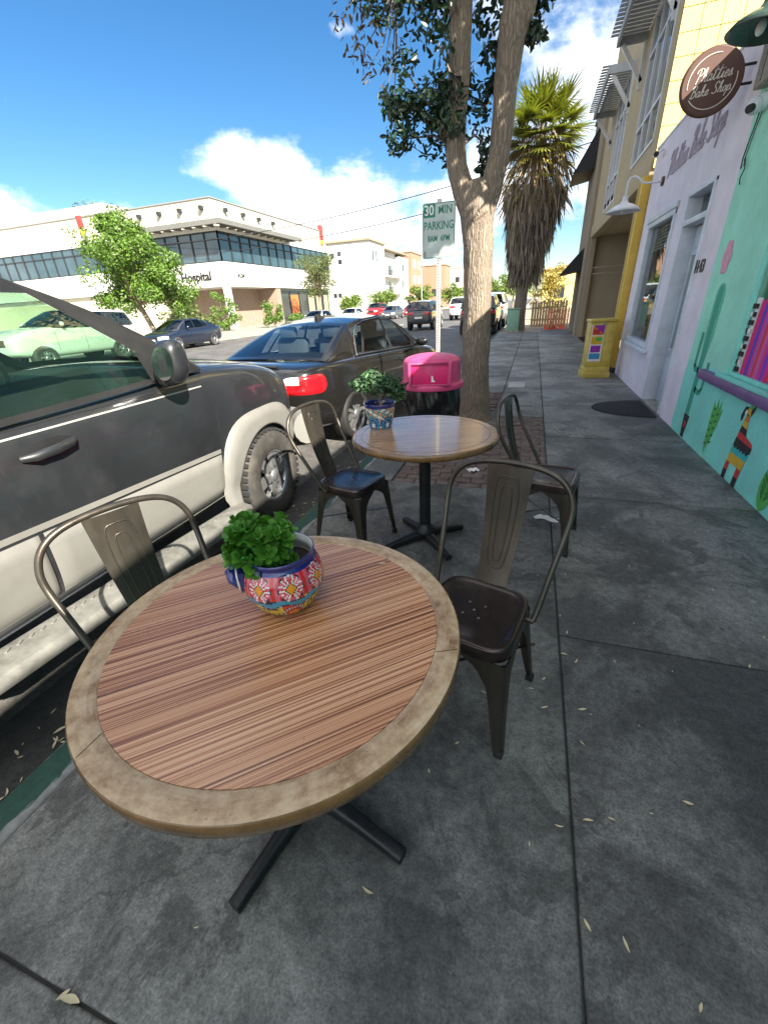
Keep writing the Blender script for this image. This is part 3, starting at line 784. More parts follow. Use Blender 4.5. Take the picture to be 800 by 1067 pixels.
def mural():
    t = thing('painted_building', 'mint green stucco building painted with cactus and pinata murals above the sidewalk', 'building', (WX, 2, 0))
    L = lambda y: y - 2
    T = .22; ztop = 3.49; zlow = 3.30  # zlow: unseen parapet stretch, lowered so sun reaches the chair back and SUV
    m = MB()
    def pier(a, b, z0, z1): m.box(.0, T, L(a), L(b), z0, z1, 0)
    pier(4.5, 5.598, 0, ztop); pier(-14, -.5, 0, zlow)
    pier(-.5, 4.5, 2.55, zlow)
    m.box(.0, T, L(-.5), L(4.5), 0, .74, 1)
    m.box(T, 9, L(-14), L(-13.8), 0, zlow)
    m.build('wall', [M['mint'], M['turq']], t)
    # turquoise dado painted round under the cactus
    m = MB(); F = frame_wall_neg_x(-.0015, L(5.597), 0)
    edge = [(0, 0), (1.097, 0), (1.097, .74)]
    for k in range(13): edge.append((1.09 - k * .09, .76 + .05 * math.sin(k * 1.9) - .02 * k % .03))
    edge[-1] = (0, .66)
    poly_on(m, F, edge, .0015)
    m.build('painted_dado', M['turq'], t)
    m = MB(); m.box(-.012, T + .012, L(4.49), L(5.598), ztop, ztop + .035); m.box(-.012, T + .012, L(-14), L(4.488), zlow, zlow + .03); m.build('coping', M['lilac_trim'], t, bevel=.006)
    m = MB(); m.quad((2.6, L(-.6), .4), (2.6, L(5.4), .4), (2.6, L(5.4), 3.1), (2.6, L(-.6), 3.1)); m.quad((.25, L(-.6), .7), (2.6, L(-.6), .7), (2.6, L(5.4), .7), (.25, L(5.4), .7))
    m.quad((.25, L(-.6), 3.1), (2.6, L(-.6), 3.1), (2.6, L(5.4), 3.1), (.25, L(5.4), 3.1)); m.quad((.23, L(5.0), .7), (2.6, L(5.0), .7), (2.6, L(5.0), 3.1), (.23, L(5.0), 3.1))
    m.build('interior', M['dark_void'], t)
    m = MB()
    m.box(-.012, .02, L(4.46), L(4.51), .766, 2.55); m.box(-.012, .02, L(-.5), L(-.44), .766, 2.55); m.box(-.012, .02, L(-.5), L(4.5), 2.49, 2.552); m.box(-.011, .02, L(-.5), L(4.5), .767, .80)
    m.box(-.012, .02, L(1.9), L(1.96), .8, 2.49)
    w = m.build('shop_window', M['turq'], t, bevel=.006)
    m = MB(); m.box(.05, .055, L(-.44), L(4.46), .80, 2.49); m.build('pane', M['shop_glass'], w)
    m = MB(); m.box(-.06, .03, L(-.6), L(5.05), .655, .738); m.build('sill', M['purple'], t, bevel=.008)
    m = MB(); m.box(-.06, .03, L(-.6), L(4.62), .7385, .765); m.build('sill_board', M['turq'], t, bevel=.005)
    # murals
    F = frame_wall_neg_x(-.0034, L(5.597), 0)
    def cactus():
        m = MB()
        def limb(pts, wd):
            for a, b in zip(pts, pts[1:]):
                dx, dy = b[0] - a[0], b[1] - a[1]; l = math.hypot(dx, dy) or 1; nx, ny = -dy / l * wd, dx / l * wd
                poly_on(m, F, [(a[0] - nx, a[1] - ny), (b[0] - nx, b[1] - ny), (b[0] + nx, b[1] + ny), (a[0] + nx, a[1] + ny)], .0006)
        def rnd_poly(cx_, z0, z1, w):
            pts = []
            for k in range(9):
                a = PI * k / 8; pts.append((cx_ + w * math.cos(a), z1 + w * .9 * math.sin(a)))
            pts += [(cx_ - w, z0), (cx_ + w, z0)]
            return pts
        poly_on(m, F, rnd_poly(.40, .25, 1.42, .058), .0006)
        limb([(.39, .70), (.26, .70), (.235, .74)], .028); limb([(.235, .72), (.235, 1.05)], .03)
        limb([(.41, .52), (.56, .50), (.60, .54)], .028); limb([(.60, .53), (.60, .80)], .03)
        bm_ = [(.40 + .105 * math.cos(PI * k / 10), 1.38 + .11 * math.sin(PI * k / 10)) for k in range(11)] + [(.30, 1.0), (.36, .78), (.44, .78), (.505, 1.0)]
        poly_on(m, Matrix.Translation((.0004, 0, 0)) @ F, bm_, .0006, 1)
        r_ = random.Random(6)
        for k in range(26):
            u_, v_ = .40 + r_.uniform(-.08, .08), r_.uniform(1.0, 1.42); poly_on(m, F, [(u_ - .007, v_), (u_, v_ - .012), (u_ + .007, v_), (u_, v_ + .012)], .001, 0)
        return m.build('cactus_mural', [M['m_teal'], M['m_soft']], t)
    cactus()
    m = MB(); poly_on(m, F, [(.33, .25), (.37, .01), (.46, .01), (.50, .25)], .0006); m.build('plant_pot_mural', M['m_black'], t)
    m = MB(); poly_on(m, F, [(.385, .15), (.415, .10), (.445, .15), (.43, .19), (.415, .17), (.40, .19)], .0012); m.build('heart_mural', M['m_red'], t)
    def leafm(cx_, w, h, z0, name, mA, mB_, n=6):
        m = MB(); pts = []
        for k in range(13):
            tt = k / 12; pts.append((cx_ + w * math.sin(PI * tt ** .75) * (1 if k else .1), z0 + h * tt))
        for k in range(5): pts.append((cx_ + .02 - k * .0, z0 + h)) if False else None
        for k in range(12, -1, -1):
            tt = k / 12; pts.append((cx_ - w * math.sin(PI * tt ** .75) - .001, z0 + h * tt))
        poly_on(m, F, pts, .0006, 0)
        for k in range(n):
            z = z0 + h * (.18 + .66 * k / n); ww = w * math.sin(PI * ((z - z0) / h) ** .75)
            for s_ in (-1, 1):
                poly_on(m, F, [(cx_ + s_ * ww * .15, z), (cx_ + s_ * ww * .8, z + .05), (cx_ + s_ * ww * .75, z + .075), (cx_ + s_ * ww * .12, z + .032)], .0013, 1)
        m.build(name, [M[mA], M[mB_]], t)
    m = MB()
    # aloe like leaf with torn top
    base = [(1.07, .03), (1.12, .16), (1.19, .34), (1.215, .50), (1.175, .44), (1.165, .55), (1.12, .46), (1.085, .56), (1.06, .47), (1.005, .53), (1.01, .36), (1.035, .18)]
    poly_on(m, F, base, .0006, 0)
    for k in range(11):
        z = .12 + .032 * k; x = 1.09 + (.05 if k % 2 else -.03)
        poly_on(m, F, [(x - .03, z), (x + .02, z + .012), (x + .03, z + .032), (x - .02, z + .026)], .0013, 1)
    m.build('leaf_mural', [M['m_green'], M['m_dgreen']], t)
    leafm(2.27, .095, .44, .0, 'paddle_leaf_mural', 'm_green', 'm_dgreen', 7)
    # striped pinata donkey
    mats = [M['m_black'], M['m_red'], M['m_yellow'], M['m_dteal'], M['m_green'], M['m_white'], M['m_orange']]
    m = MB(); Y = 1.57
    def P(pts, mi, tt=.0006): poly_on(m, F, [(Y + a, b) for a, b in pts], tt, mi)
    P([(.00, .00), (.06, .0), (.065, .08), (.0, .08)], 0); P([(.0, .08), (.065, .08), (.07, .15), (.01, .15)], 1)
    P([(.20, .00), (.27, .0), (.275, .08), (.205, .08)], 0); P([(.205, .08), (.275, .08), (.285, .15), (.21, .15)], 1)
    P([(.01, .15), (.285, .15), (.30, .23), (.02, .23)], 2); P([(.02, .23), (.30, .23), (.32, .285), (.03, .285)], 3)
    zig = [(.03, .285)]
    for k in range(11): zig.append((.045 + .026 * k, .27 if k % 2 else .292))
    zig += [(.325, .30), (.33, .345), (.045, .36)]
    P(zig, 0, .0012); P([(.045, .355), (.33, .345), (.31, .375), (.19, .40), (.06, .42)], 1); P([(.06, .415), (.19, .40), (.165, .45), (.07, .46)], 0, .0012)
    P([(.065, .455), (.165, .45), (.15, .50), (.08, .51)], 2); P([(.08, .505), (.15, .5), (.145, .55), (.095, .56)], 6); P([(.085, .55), (.15, .545), (.14, .60), (.05, .60)], 2)
    P([(.0, .53), (.03, .60), (.085, .61), (.08, .575), (.045, .56), (.04, .50), (.015, .48)], 0); P([(.05, .555), (.085, .55), (.085, .58), (.06, .585)], 5, .0013)
    P([(.14, .59), (.20, .67), (.185, .60), (.155, .55)], 0); P([(.10, .60), (.12, .71), (.145, .60)], 4)
    m.build('pinata_mural', mats, t)
    # pale pink flower high on the mint wall
    m = MB(); fy, fz = .30, 1.70
    for k in range(6):
        a = k * PI / 3; c = (fy + .06 * math.cos(a), fz + .09 * math.sin(a))
        poly_on(m, F, [(c[0] + .045 * math.cos(q * PI / 5), c[1] + .06 * math.sin(q * PI / 5)) for q in range(10)], .0006 + .0002 * k)
    m.build('flower_mural', M['m_pink'], t)
    return t
mural()

# woven blanket hung inside the low part of the shop window
def blanket():
    t = thing('striped_blanket', 'magenta and purple striped woven blanket hung across the mint shop window', 'blanket', (WX + .012, 3.36, .785))
    m = MB(); m.grid(lambda u, v: (.012 * math.sin(u * 40) + .01, 1.0 - u * 2.6, .005 + v * .56), 60, 4)
    m.build('cloth', M['serape'], t)
    m = MB()
    for k in range(9):
        for q in (-1, 1): m.obox((.0, 1.06 + .018 * q, .04 + k * .06), (.012, .03, .035), (0, 0, 0), 0 if (k + q) % 4 else 1)
    m.box(.012, .02, 1.02, 1.1, .0, .58, 1)
    m.build('fringe', [M['m_black'], M['m_white']], t)
blanket()

def round_sign():
    c = Vector((1.352, 5.9, 3.148)); r = .232
    t = thing('round_sign', 'round dark brown hanging shop sign with cream script lettering and copper edge', 'sign', c)
    m = MB(); m.cyl((0, -.022, 0), (0, .022, 0), r, n=64); m.build('disc', M['sign_brown'], t, sharp=40)
    m = MB(); m.tube([(r * math.cos(2 * PI * k / 64), 0, r * math.sin(2 * PI * k / 64)) for k in range(64)], .018, 10, closed=True); m.build('edge_band', M['sign_brown'], t)
    m = MB(); a0, a1 = R(95), R(425)
    for (p, q) in ((R(80), R(190)), (R(215), R(372))):
        m.tube([((r * .83) * math.cos(p + (q - p) * k / 30), -.0235, (r * .83) * math.sin(p + (q - p) * k / 30)) for k in range(31)], .004, 5)
    m.build('ring_line', M['cream_ink'], t)
    F = Matrix(((1, 0, 0, 0), (0, 0, -1, -.0235), (0, 1, 0, 0), (0, 0, 0, 1)))
    for s, z in (('Phatties', .046), ('Bake Shop', -.060)):
        g = script_mb(s, .044 if len(s) == 8 else .037, .0036); g.xform(F @ Matrix.Translation((.0, z, 0)) @ Matrix.Rotation(R(4), 4, 'Z')); g.build('script_lettering', M['cream_ink'], t)
    for z in (.08, -.05): m = MB(); m.cyl((r * .8, 0, z), (WX - c.x + .0, 0, z), .011); m.build('bracket', M['iron'], t)
round_sign()

def goose_lamp(name, label, base, tip, rad, mt, drop, tilt=0, rot=0, hub=None):
    """base on the wall plane x=WX, tip = bottom centre of the shade"""
    t = thing(name, label, 'lamp', base)
    d = Vector(tip) - Vector(base)
    m = MB(); m.cyl((-.03, 0, 0), (0, 0, 0), .06, n=20); m.build('wall_plate', mt if hub is None else hub, t)
    m = MB(); top = d + Vector((0, 0, drop))
    hk = Vector((d.x, d.y, 0)); pts = [Vector((0, 0, 0)), hk * .3, hk * .55 + Vector((0, 0, .01)), hk * .72 + Vector((0, 0, .075)), hk * .88 + Vector((0, 0, .10)), hk * .985 + Vector((0, 0, .045)), top + Vector((0, 0, .0))]
    sp = []
    for i in range(len(pts) - 1):
        a = pts[max(i - 1, 0)]; b = pts[i]; c = pts[i + 1]; e = pts[min(i + 2, len(pts) - 1)]
        for j in range(5):
            q = j / 5; sp.append(.5 * ((2 * b) + (c - a) * q + (2 * a - 5 * b + 4 * c - e) * q * q + (3 * b - a - 3 * c + e) * q ** 3))
    sp.append(pts[-1]); m.tube(sp, .014, 10); m.build('arm', mt, t)
    m = MB(); prof = [(.035, drop), (.04, drop * .72), (.06, drop * .55), (rad * .55, drop * .42), (rad * .85, drop * .2), (rad, 0), (rad * .985, 0), (rad * .83, drop * .18), (rad * .5, drop * .38), (.03, drop * .5)]
    m.lathe(prof, 32)
    o = m.build('shade', mt, t); o.location = d; o.rotation_euler = (0, tilt, rot)
    m = MB(); m.ball((0, 0, drop * .12), (.03, .03, .045)); b = m.build('bulb', M['m_white'], o)
    return t
goose_lamp('gooseneck_lamp', 'white enamel gooseneck lamp over the display window of the lilac shop', (WX, 8.75, 2.92), (1.19, 8.75, 2.58), .25, M['white_metal'], .21, hub=M['sign_brown'])
goose_lamp('gooseneck_lamp', 'dark green dome lamp on the wall just beside the round brown sign', (WX, 4.8, 3.36), (1.33, 4.80, 3.06), .21, M['green_metal'], .2, tilt=R(8))

def wall_bits():
    t = thing('security_camera', 'small white bullet camera at the far end of the lilac wall', 'camera', (WX, 9.1, 3.36))
    m = MB(); m.cyl((-.10, .10, -.02), (-.13, -.10, -.05), .04, n=18); m.build('housing', M['white_metal'], t)
    m = MB(); m.cyl((-.1305, -.1005, -.05), (-.1325, -.115, -.0525), .034, n=18); m.build('lens', M['black_ink'], t)
    m = MB(); m.cyl((0, .06, .03), (-.11, .03, -.02), .014); m.build('arm', M['white_metal'], t)
    t = thing('security_camera', 'white dome camera on the mint wall under the conduit box', 'camera', (WX, 5.34, 2.80))
    m = MB(); m.cyl((0, 0, .02), (-.06, 0, .0), .06, n=20); m.ball((-.09, .0, -.01), .062); m.build('housing', M['white_metal'], t)
    m = MB(); m.cyl((-.10, -.02, -.02), (-.146, -.055, -.04), .030, n=18); m.build('lens', M['black_ink'], t)
    t = thing('conduit_box', 'pale beige conduit box high on the mint wall above the dome camera', 'box', (WX, 5.35, 3.15))
    m = MB(); m.box(-.09, 0, -.16, .16, -.22, .22); m.build('case', M['far_pave'], t, bevel=.008)
    m = MB(); m.box(-.093, -.09, .02, .028, -.2, .2); m.build('lid_joint', M['black_trim'], t)
    t = thing('cable', 'thin black cable dangling down the mint wall beside the lilac wall', 'cable', (WX - .012, 5.42, 2.9))
    m = MB(); pts = [(0, 0, 0), (0, .05, -.2), (-.01, .10, -.42), (-.012, .08, -.5), (-.012, .02, -.48), (-.01, .04, -.43), (-.012, -.02, -.52), (-.012, .03, -.58), (-.012, .0, -.63)]
    m.tube(pts, .005, 6); m.tube([(0, -.07, -.05), (-.005, .0, -.25), (-.008, .06, -.45)], .004, 6); m.build('wire', M['wire'], t)
wall_bits()

def corner_pole():
    t = thing('yellow_pillar', 'ochre yellow painted pillar at the corner between the lilac shop and the yellow block', 'pillar', (1.60, 9.78, 0))
    m = MB(); m.box(-.06, .07, -.1, .1, .1, 3.18); m.build('shaft', M['yellow_pole'], t, bevel=.008)
    m = MB(); m.box(-.068, .075, -.108, .108, 0, .1); m.build('foot', M['black_trim'], t, bevel=.006)
    m = MB(); m.box(-.085, -.06, .04, .08, .02, 3.1); m.build('corner_strip', M['yellow_tile'], t)
corner_pole()

def yellow_block():
    X = WX; Yn, Yf = 9.9, 18.7; Zs = 3.19; Zt = 9.2
    t = thing('yellow_apartment_block', 'yellow panelled two storey block with tall white framed windows and louvred sunshades', 'building', (X, Yn, 0))
    L = lambda y: y - Yn
    # upper storey wall facing the street, with tall window openings
    wins = [(10.25, 12.25), (14.3, 16.2)]
    m = MB(); T = .2
    segs = [Yn] + [q for w in wins for q in w] + [Yf]
    for a, b in zip(segs[0::2], segs[1::2]): m.box(0, T, L(a) + (.002 if a == Yn else 0), L(b), Zs + .35, Zt)
    for a, b in wins:
        m.box(0, T, L(a), L(b), 6.1, Zt); m.box(0, T, L(a), L(b), Zs + .35, 3.75)
    m.box(0, T, L(14.3), L(16.2), 3.55, 3.751)
    m.build('street_wall', M['tan'], t)
    m = MB(); m.box(-.03, .25, L(Yn) + .002, L(Yf), Zs, Zs + .35); m.box(.25, 1.25, L(Yn), L(Yf), Zs + .04, Zs + .12); m.build('overhang_soffit', M['tan'], t, bevel=.01)
    # side wall of square panels, facing the camera
    m = MB(); m.box(.0, 8, -.02, .0, 3.3, Zt); m.build('side_wall_backing', M['tile_gap'], t)
    m = MB(); s = .27
    for i in range(24):
        for j in range(21):
            x0 = .004 + i * s; z0 = 3.3 + j * s
            m.box(x0 + .004, x0 + s - .004, -.035, -.02, z0 + .004, z0 + s - .004)
    m.build('panel_cladding', M['yellow_tile'], t, bevel=.003, seg=1)
    m = MB(); m.box(-.05, 8, -.06, L(Yf), Zt, Zt + .12); m.build('roof', M['roof'], t)
    m = MB(); m.box(1.22, 1.4, L(Yn), L(Yf), 0, Zs + .06); m.build('ground_floor_wall', M['tan'], t)
    m = MB(); m.box(0.0, .0 + .16, L(Yf) - .2, L(Yf), 0, Zs); m.build('ground_floor_pier', M['tan_dark'], t)
    m = MB(); m.box(1.215, 1.22, L(12.0), L(14.5), .9, 2.5); m.build('ground_floor_window', M['win_dark'], t)
    m = MB()
    for z in (2.02, 2.2): m.cyl((.05, L(17.0), z), (1.2, L(17.0), z), .03)
    m.build('rail', M['tan_dark'], t)
    for a, b in wins:
        z0, z1 = 3.55 if a > 13 else 3.75, 6.1
        w = MB(); f = .05
        n = 3
        for k in range(n + 1):
            y = lerp(a, b, k / n); w.box(-.02, .08, L(y) - f / 2, L(y) + f / 2, z0, z1)
        for z in (z0 + .03, z0 + .62, z1 - .62, z1 - .03): w.box(-.018, .08, L(a), L(b), z - f / 2, z + f / 2)
        wo = w.build('window', M['white_frame'], t, bevel=.005)
        g = MB(); g.box(.02, .028, L(a), L(b), z0, z1); g.build('pane', M['win_dark'], wo)
    # sunshades on brackets: slats run outwards from the wall
    for (a, b, zi) in ((10.3, 13.0, 6.0), (14.1, 17.0, 5.95)):
        out = .55
        m = MB(); n = int((b - a) / .155)
        for k in range(n + 1):
            y = lerp(a + .06, b - .06, k / n)
            m.obox((-(out + .14) / 2 - .02, L(y), zi + .17), (out + .14, .135, .016), (R(8), 0, 0))
        s = m.build('sunshade', M['louvre'], t)
        m = MB()
        for y in (a, b): m.bar((-.0, L(y), zi + .08), (-out, L(y), zi + .08), .05, .15)
        m.bar((-out, L(a) - .03, zi + .08), (-out, L(b) + .03, zi + .08), .05, .15); m.build('frame', M['louvre'], s)
        for y in (a + .05, b - .05):
            m = MB(); m.bar((-.02, L(y), zi - .62), (-.46, L(y), zi + .0), .06, .07); m.bar((-.03, L(y), zi - .75), (-.03, L(y), zi + .0), .06, .06); m.build('bracket', M['white_frame'], s)
yellow_block()

def tan_block():
    t = thing('tan_building', 'plain brown stucco building with black awnings beyond the yellow block', 'building', (1.58, 18.72, 0))
    m = MB(); m.box(0, 10, 0, .3, 0, 7.1); m.box(0, .3, .3, 3.4, 2.7, 7.1); m.box(0, .3, .3, .9, 0, 2.7); m.box(0, .3, 2.5, 3.4, 0, 2.7); m.box(.3, 10, 3.1, 3.4, 0, 7.1)
    m.build('wall', M['tan_dark'], t)
    m = MB(); m.box(-.05, 10, -.05, 3.45, 7.1, 7.2); m.build('roof', M['roof'], t)
    m = MB(); m.box(.1, .13, .9, 2.5, 0, 2.7); m.build('doorway', M['win_dark'], t)
    for (y0, y1, za, zb, out) in ((1.2, 3.3, 6.6, 5.3, .72), (.9, 3.0, 3.0, 2.15, .75)):
        m = MB()
        m.add([(-.003, y0, za), (-.003, y1, za), (-out, y1, zb), (-out, y0, zb), (-.003, y0, zb + .12), (-.003, y1, zb + .12)], [(0, 1, 2, 3), (0, 3, 4), (1, 5, 2), (4, 3, 2, 5)])
        m.build('awning', M['awning'], t)
tan_block()

def newsbox():
    t = thing('newspaper_box', 'yellow newspaper vending box with colourful front panel beside the ochre pillar', 'newspaper box', (1.24, 9.3, 0), R(6))
    m = MB(); m.box(-.22, .22, -.17, .17, .2, .98); b = m.build('cabinet', M['news_yellow'], t, bevel=.02)
    m = MB(); m.box(-.24, .24, -.19, .19, .98, 1.03); m.build('lid', M['news_yellow'], t, bevel=.015)
    m = MB(); m.box(-.245, .245, -.2, .2, 0, .10); m.box(-.225, .225, -.18, .18, .1, .2)
    for k in range(6): m.box(-.235 + k * .085, -.20 + k * .085, -.205, -.199, .02, .09)
    m.build('base', M['news_yellow'], t, bevel=.008)
    m = MB(); m.box(-.195, .03, -.176, -.171, .30, .93, 0)
    for (x0, x1, z0, z1, mi) in ((-.18, .015, .76, .91, 1), (-.17, -.05, .78, .86, 2), (-.18, .015, .60, .74, 3), (-.17, .0, .46, .58, 4), (-.18, .01, .34, .44, 5), (-.10, .01, .66, .72, 6)):
        m.box(x0, x1, -.1785 - mi * .0003, -.176, z0, z1, mi)
    m.add([(-.18, -.181, .93), (.02, -.181, .93), (.02, -.181, .78)], [(0, 1, 2)], 4)
    m.build('front_panel', [M['m_white'], M['m_orange'], M['m_red'], M['m_yellow'], M['m_purple'], M['m_lblue'], M['m_green']], t)
    m = MB(); m.box(.06, .19, -.178, -.17, .25, .95); m.build('side_strip', M['news_yellow'], t, bevel=.004); 
    m = MB(); m.box(-.02, .02, -.2, -.178, .94, .965); m.build('handle', M['screw'], t)
    t = thing('black_bag', 'small black rubbish bag slumped between newspaper box and ochre pillar', 'bag', (1.49, 9.42, 0))
    m = MB(); m.grid(lambda u, v: ((.085 + .018 * math.sin(u * 31) + .01 * math.sin(u * 50 + v * 9)) * math.sin(PI * min(v * .9 + .1, 1)) * math.cos(2 * PI * u), (.08 + .015 * math.cos(u * 37)) * math.sin(PI * min(v * .9 + .1, 1)) * math.sin(2 * PI * u), .2 * v ** 1.2), 24, 10)
    m.build('sack', M['bag'], t)
newsbox()

def doormat():
    t = thing('door_mat', 'black half round rubber door mat lying before the white shop door', 'door mat', (1.64, 6.52, 0))
    m = MB(); pts = [(0, -.50)]
    for k in range(25):
        a = -PI / 2 + PI * k / 24; pts.append((-.70 * math.cos(a) - .02, .50 * math.sin(a)))
    pts = pts[1:]
    m.prism([(p[0], p[1]) for p in pts], lambda u, v, w: (u, v, w), .014); tag(m.build('mat', M['mat_black'], t, bevel=.004))
doormat()
# ------------------------------------------------------------------ tables, chairs, pots
def table(name, label, loc, rz, Rt, zt, arms, arm_len, striped, group):
    t = thing(name, label, 'table', (loc[0], loc[1], 0), rz, group)
    r1 = Rt * .875
    m = MB()
    if striped:
        m.lathe([(r1 + .0006, zt - .0022), (r1 + .004, zt), (Rt - .008, zt), (Rt - .003, zt - .0015)], 96, mi=0)
        m.lathe([(Rt - .003, zt - .0015), (Rt, zt - .005), (Rt + .001, zt - .018), (Rt - .001, zt - .036), (Rt - .006, zt - .041), (0.001, zt - .041)], 96, mi=1)
        # worn seams between the rim's segments
        top = m.build('tabletop', [M['rim'], M['rim_edge']], t, sharp=50)
        m = MB()
        m.lathe([(0.0005, zt - .0012), (r1 * .5, zt - .0012), (r1, zt - .0012), (r1 + .0004, zt - .01)], 96)
        m.build('inlay', M['stripe'], t, sharp=40)
        for a in (-3 + 205, 95, 320):
            m = MB(); c, s = math.cos(R(a)), math.sin(R(a))
            m.bar((c * (r1 + .003), s * (r1 + .003), zt + .0002), (math.cos(R(a + 2.5)) * (Rt - .006), math.sin(R(a + 2.5)) * (Rt - .006), zt + .0002), .0016, .0006)
            m.build('seam', M['soil'], top)
    else:
        m.lathe([(0.0005, zt), (Rt * .5, zt), (Rt - .012, zt)], 96, mi=0)
        m.lathe([(Rt - .012, zt), (Rt - .004, zt - .002), (Rt, zt - .008), (Rt, zt - .030), (Rt - .006, zt - .036), (.001, zt - .036)], 96, mi=1)
        top = m.build('tabletop', [M['t2top'], M['rim_edge']], t, sharp=50)
        m = MB(); m.lathe([(r1 - .003, zt + .0006), (r1, zt + .0012), (r1 + .003, zt + .0006)], 96); m.build('inlay_line', M['rim_edge'], top)
    m = MB(); m.cyl((0, 0, .075), (0, 0, zt - .05), .037, n=28); m.lathe([(.037, .13), (.05, .11), (.066, .085), (.07, .05), (.001, .05)], 28)
    m.lathe([(.037, zt - .085), (.05, zt - .07), (.1, zt - .055)], 24); m.build('column', M['iron'], t)
    m = MB(); m.obox((0, 0, zt - .048), (.5, .05, .012)); m.obox((0, 0, zt - .049), (.05, .5, .012)); m.build('mount_plate', M['iron'], t)
    for k in range(4):
        a = arms + k * PI / 2 - rz
        c, s = math.cos(a), math.sin(a)
        m = MB()
        secs = [(.03, .05, .036, .03), (.09, .048, .028, .03), (.18, .036, .022, .026), (arm_len * .86, .026, .021, .022), (arm_len, .021, .021, .019)]
        def sec(q, th):
            d, zc, hw, hh = q
            lx = hw * math.copysign(abs(math.cos(th)) ** .6, math.cos(th)); lz = hh * math.copysign(abs(math.sin(th)) ** .6, math.sin(th))
            return (c * d - s * lx, s * d + c * lx, zc + lz)
        P = 16
        m.grid(lambda u, v: sec(tuple(lerp(secs[min(int(v * 4), 3)][i], secs[min(int(v * 4), 3) + 1][i], v * 4 - min(int(v * 4), 3)) for i in range(4)), 2 * PI * u), P, 16)
        q = secs[-1]; m.add([sec(q, 2 * PI * i / P) for i in range(P)], [tuple(range(P))])
        leg = m.build('base_arm', M['iron'], t, merge=True, sharp=55)
        m = MB(); m.cyl((c * (arm_len - .02), s * (arm_len - .02), 0), (c * (arm_len - .02), s * (arm_len - .02), .012), .016); m.build('foot', M['rubber'], leg)
    return t
T1 = (-.530, .664); T2 = (-.555, 2.395)
table('round_table', 'round bistro table with striped wood inlay and weathered rim in the foreground', T1, R(42), .449, .755, R(-14), .335, True, 'round bistro tables on the sidewalk')
table('round_table', 'round bistro table with plain varnished top standing near the brick paving', T2, R(20), .441, .755, R(43), .30, False, 'round bistro tables on the sidewalk')

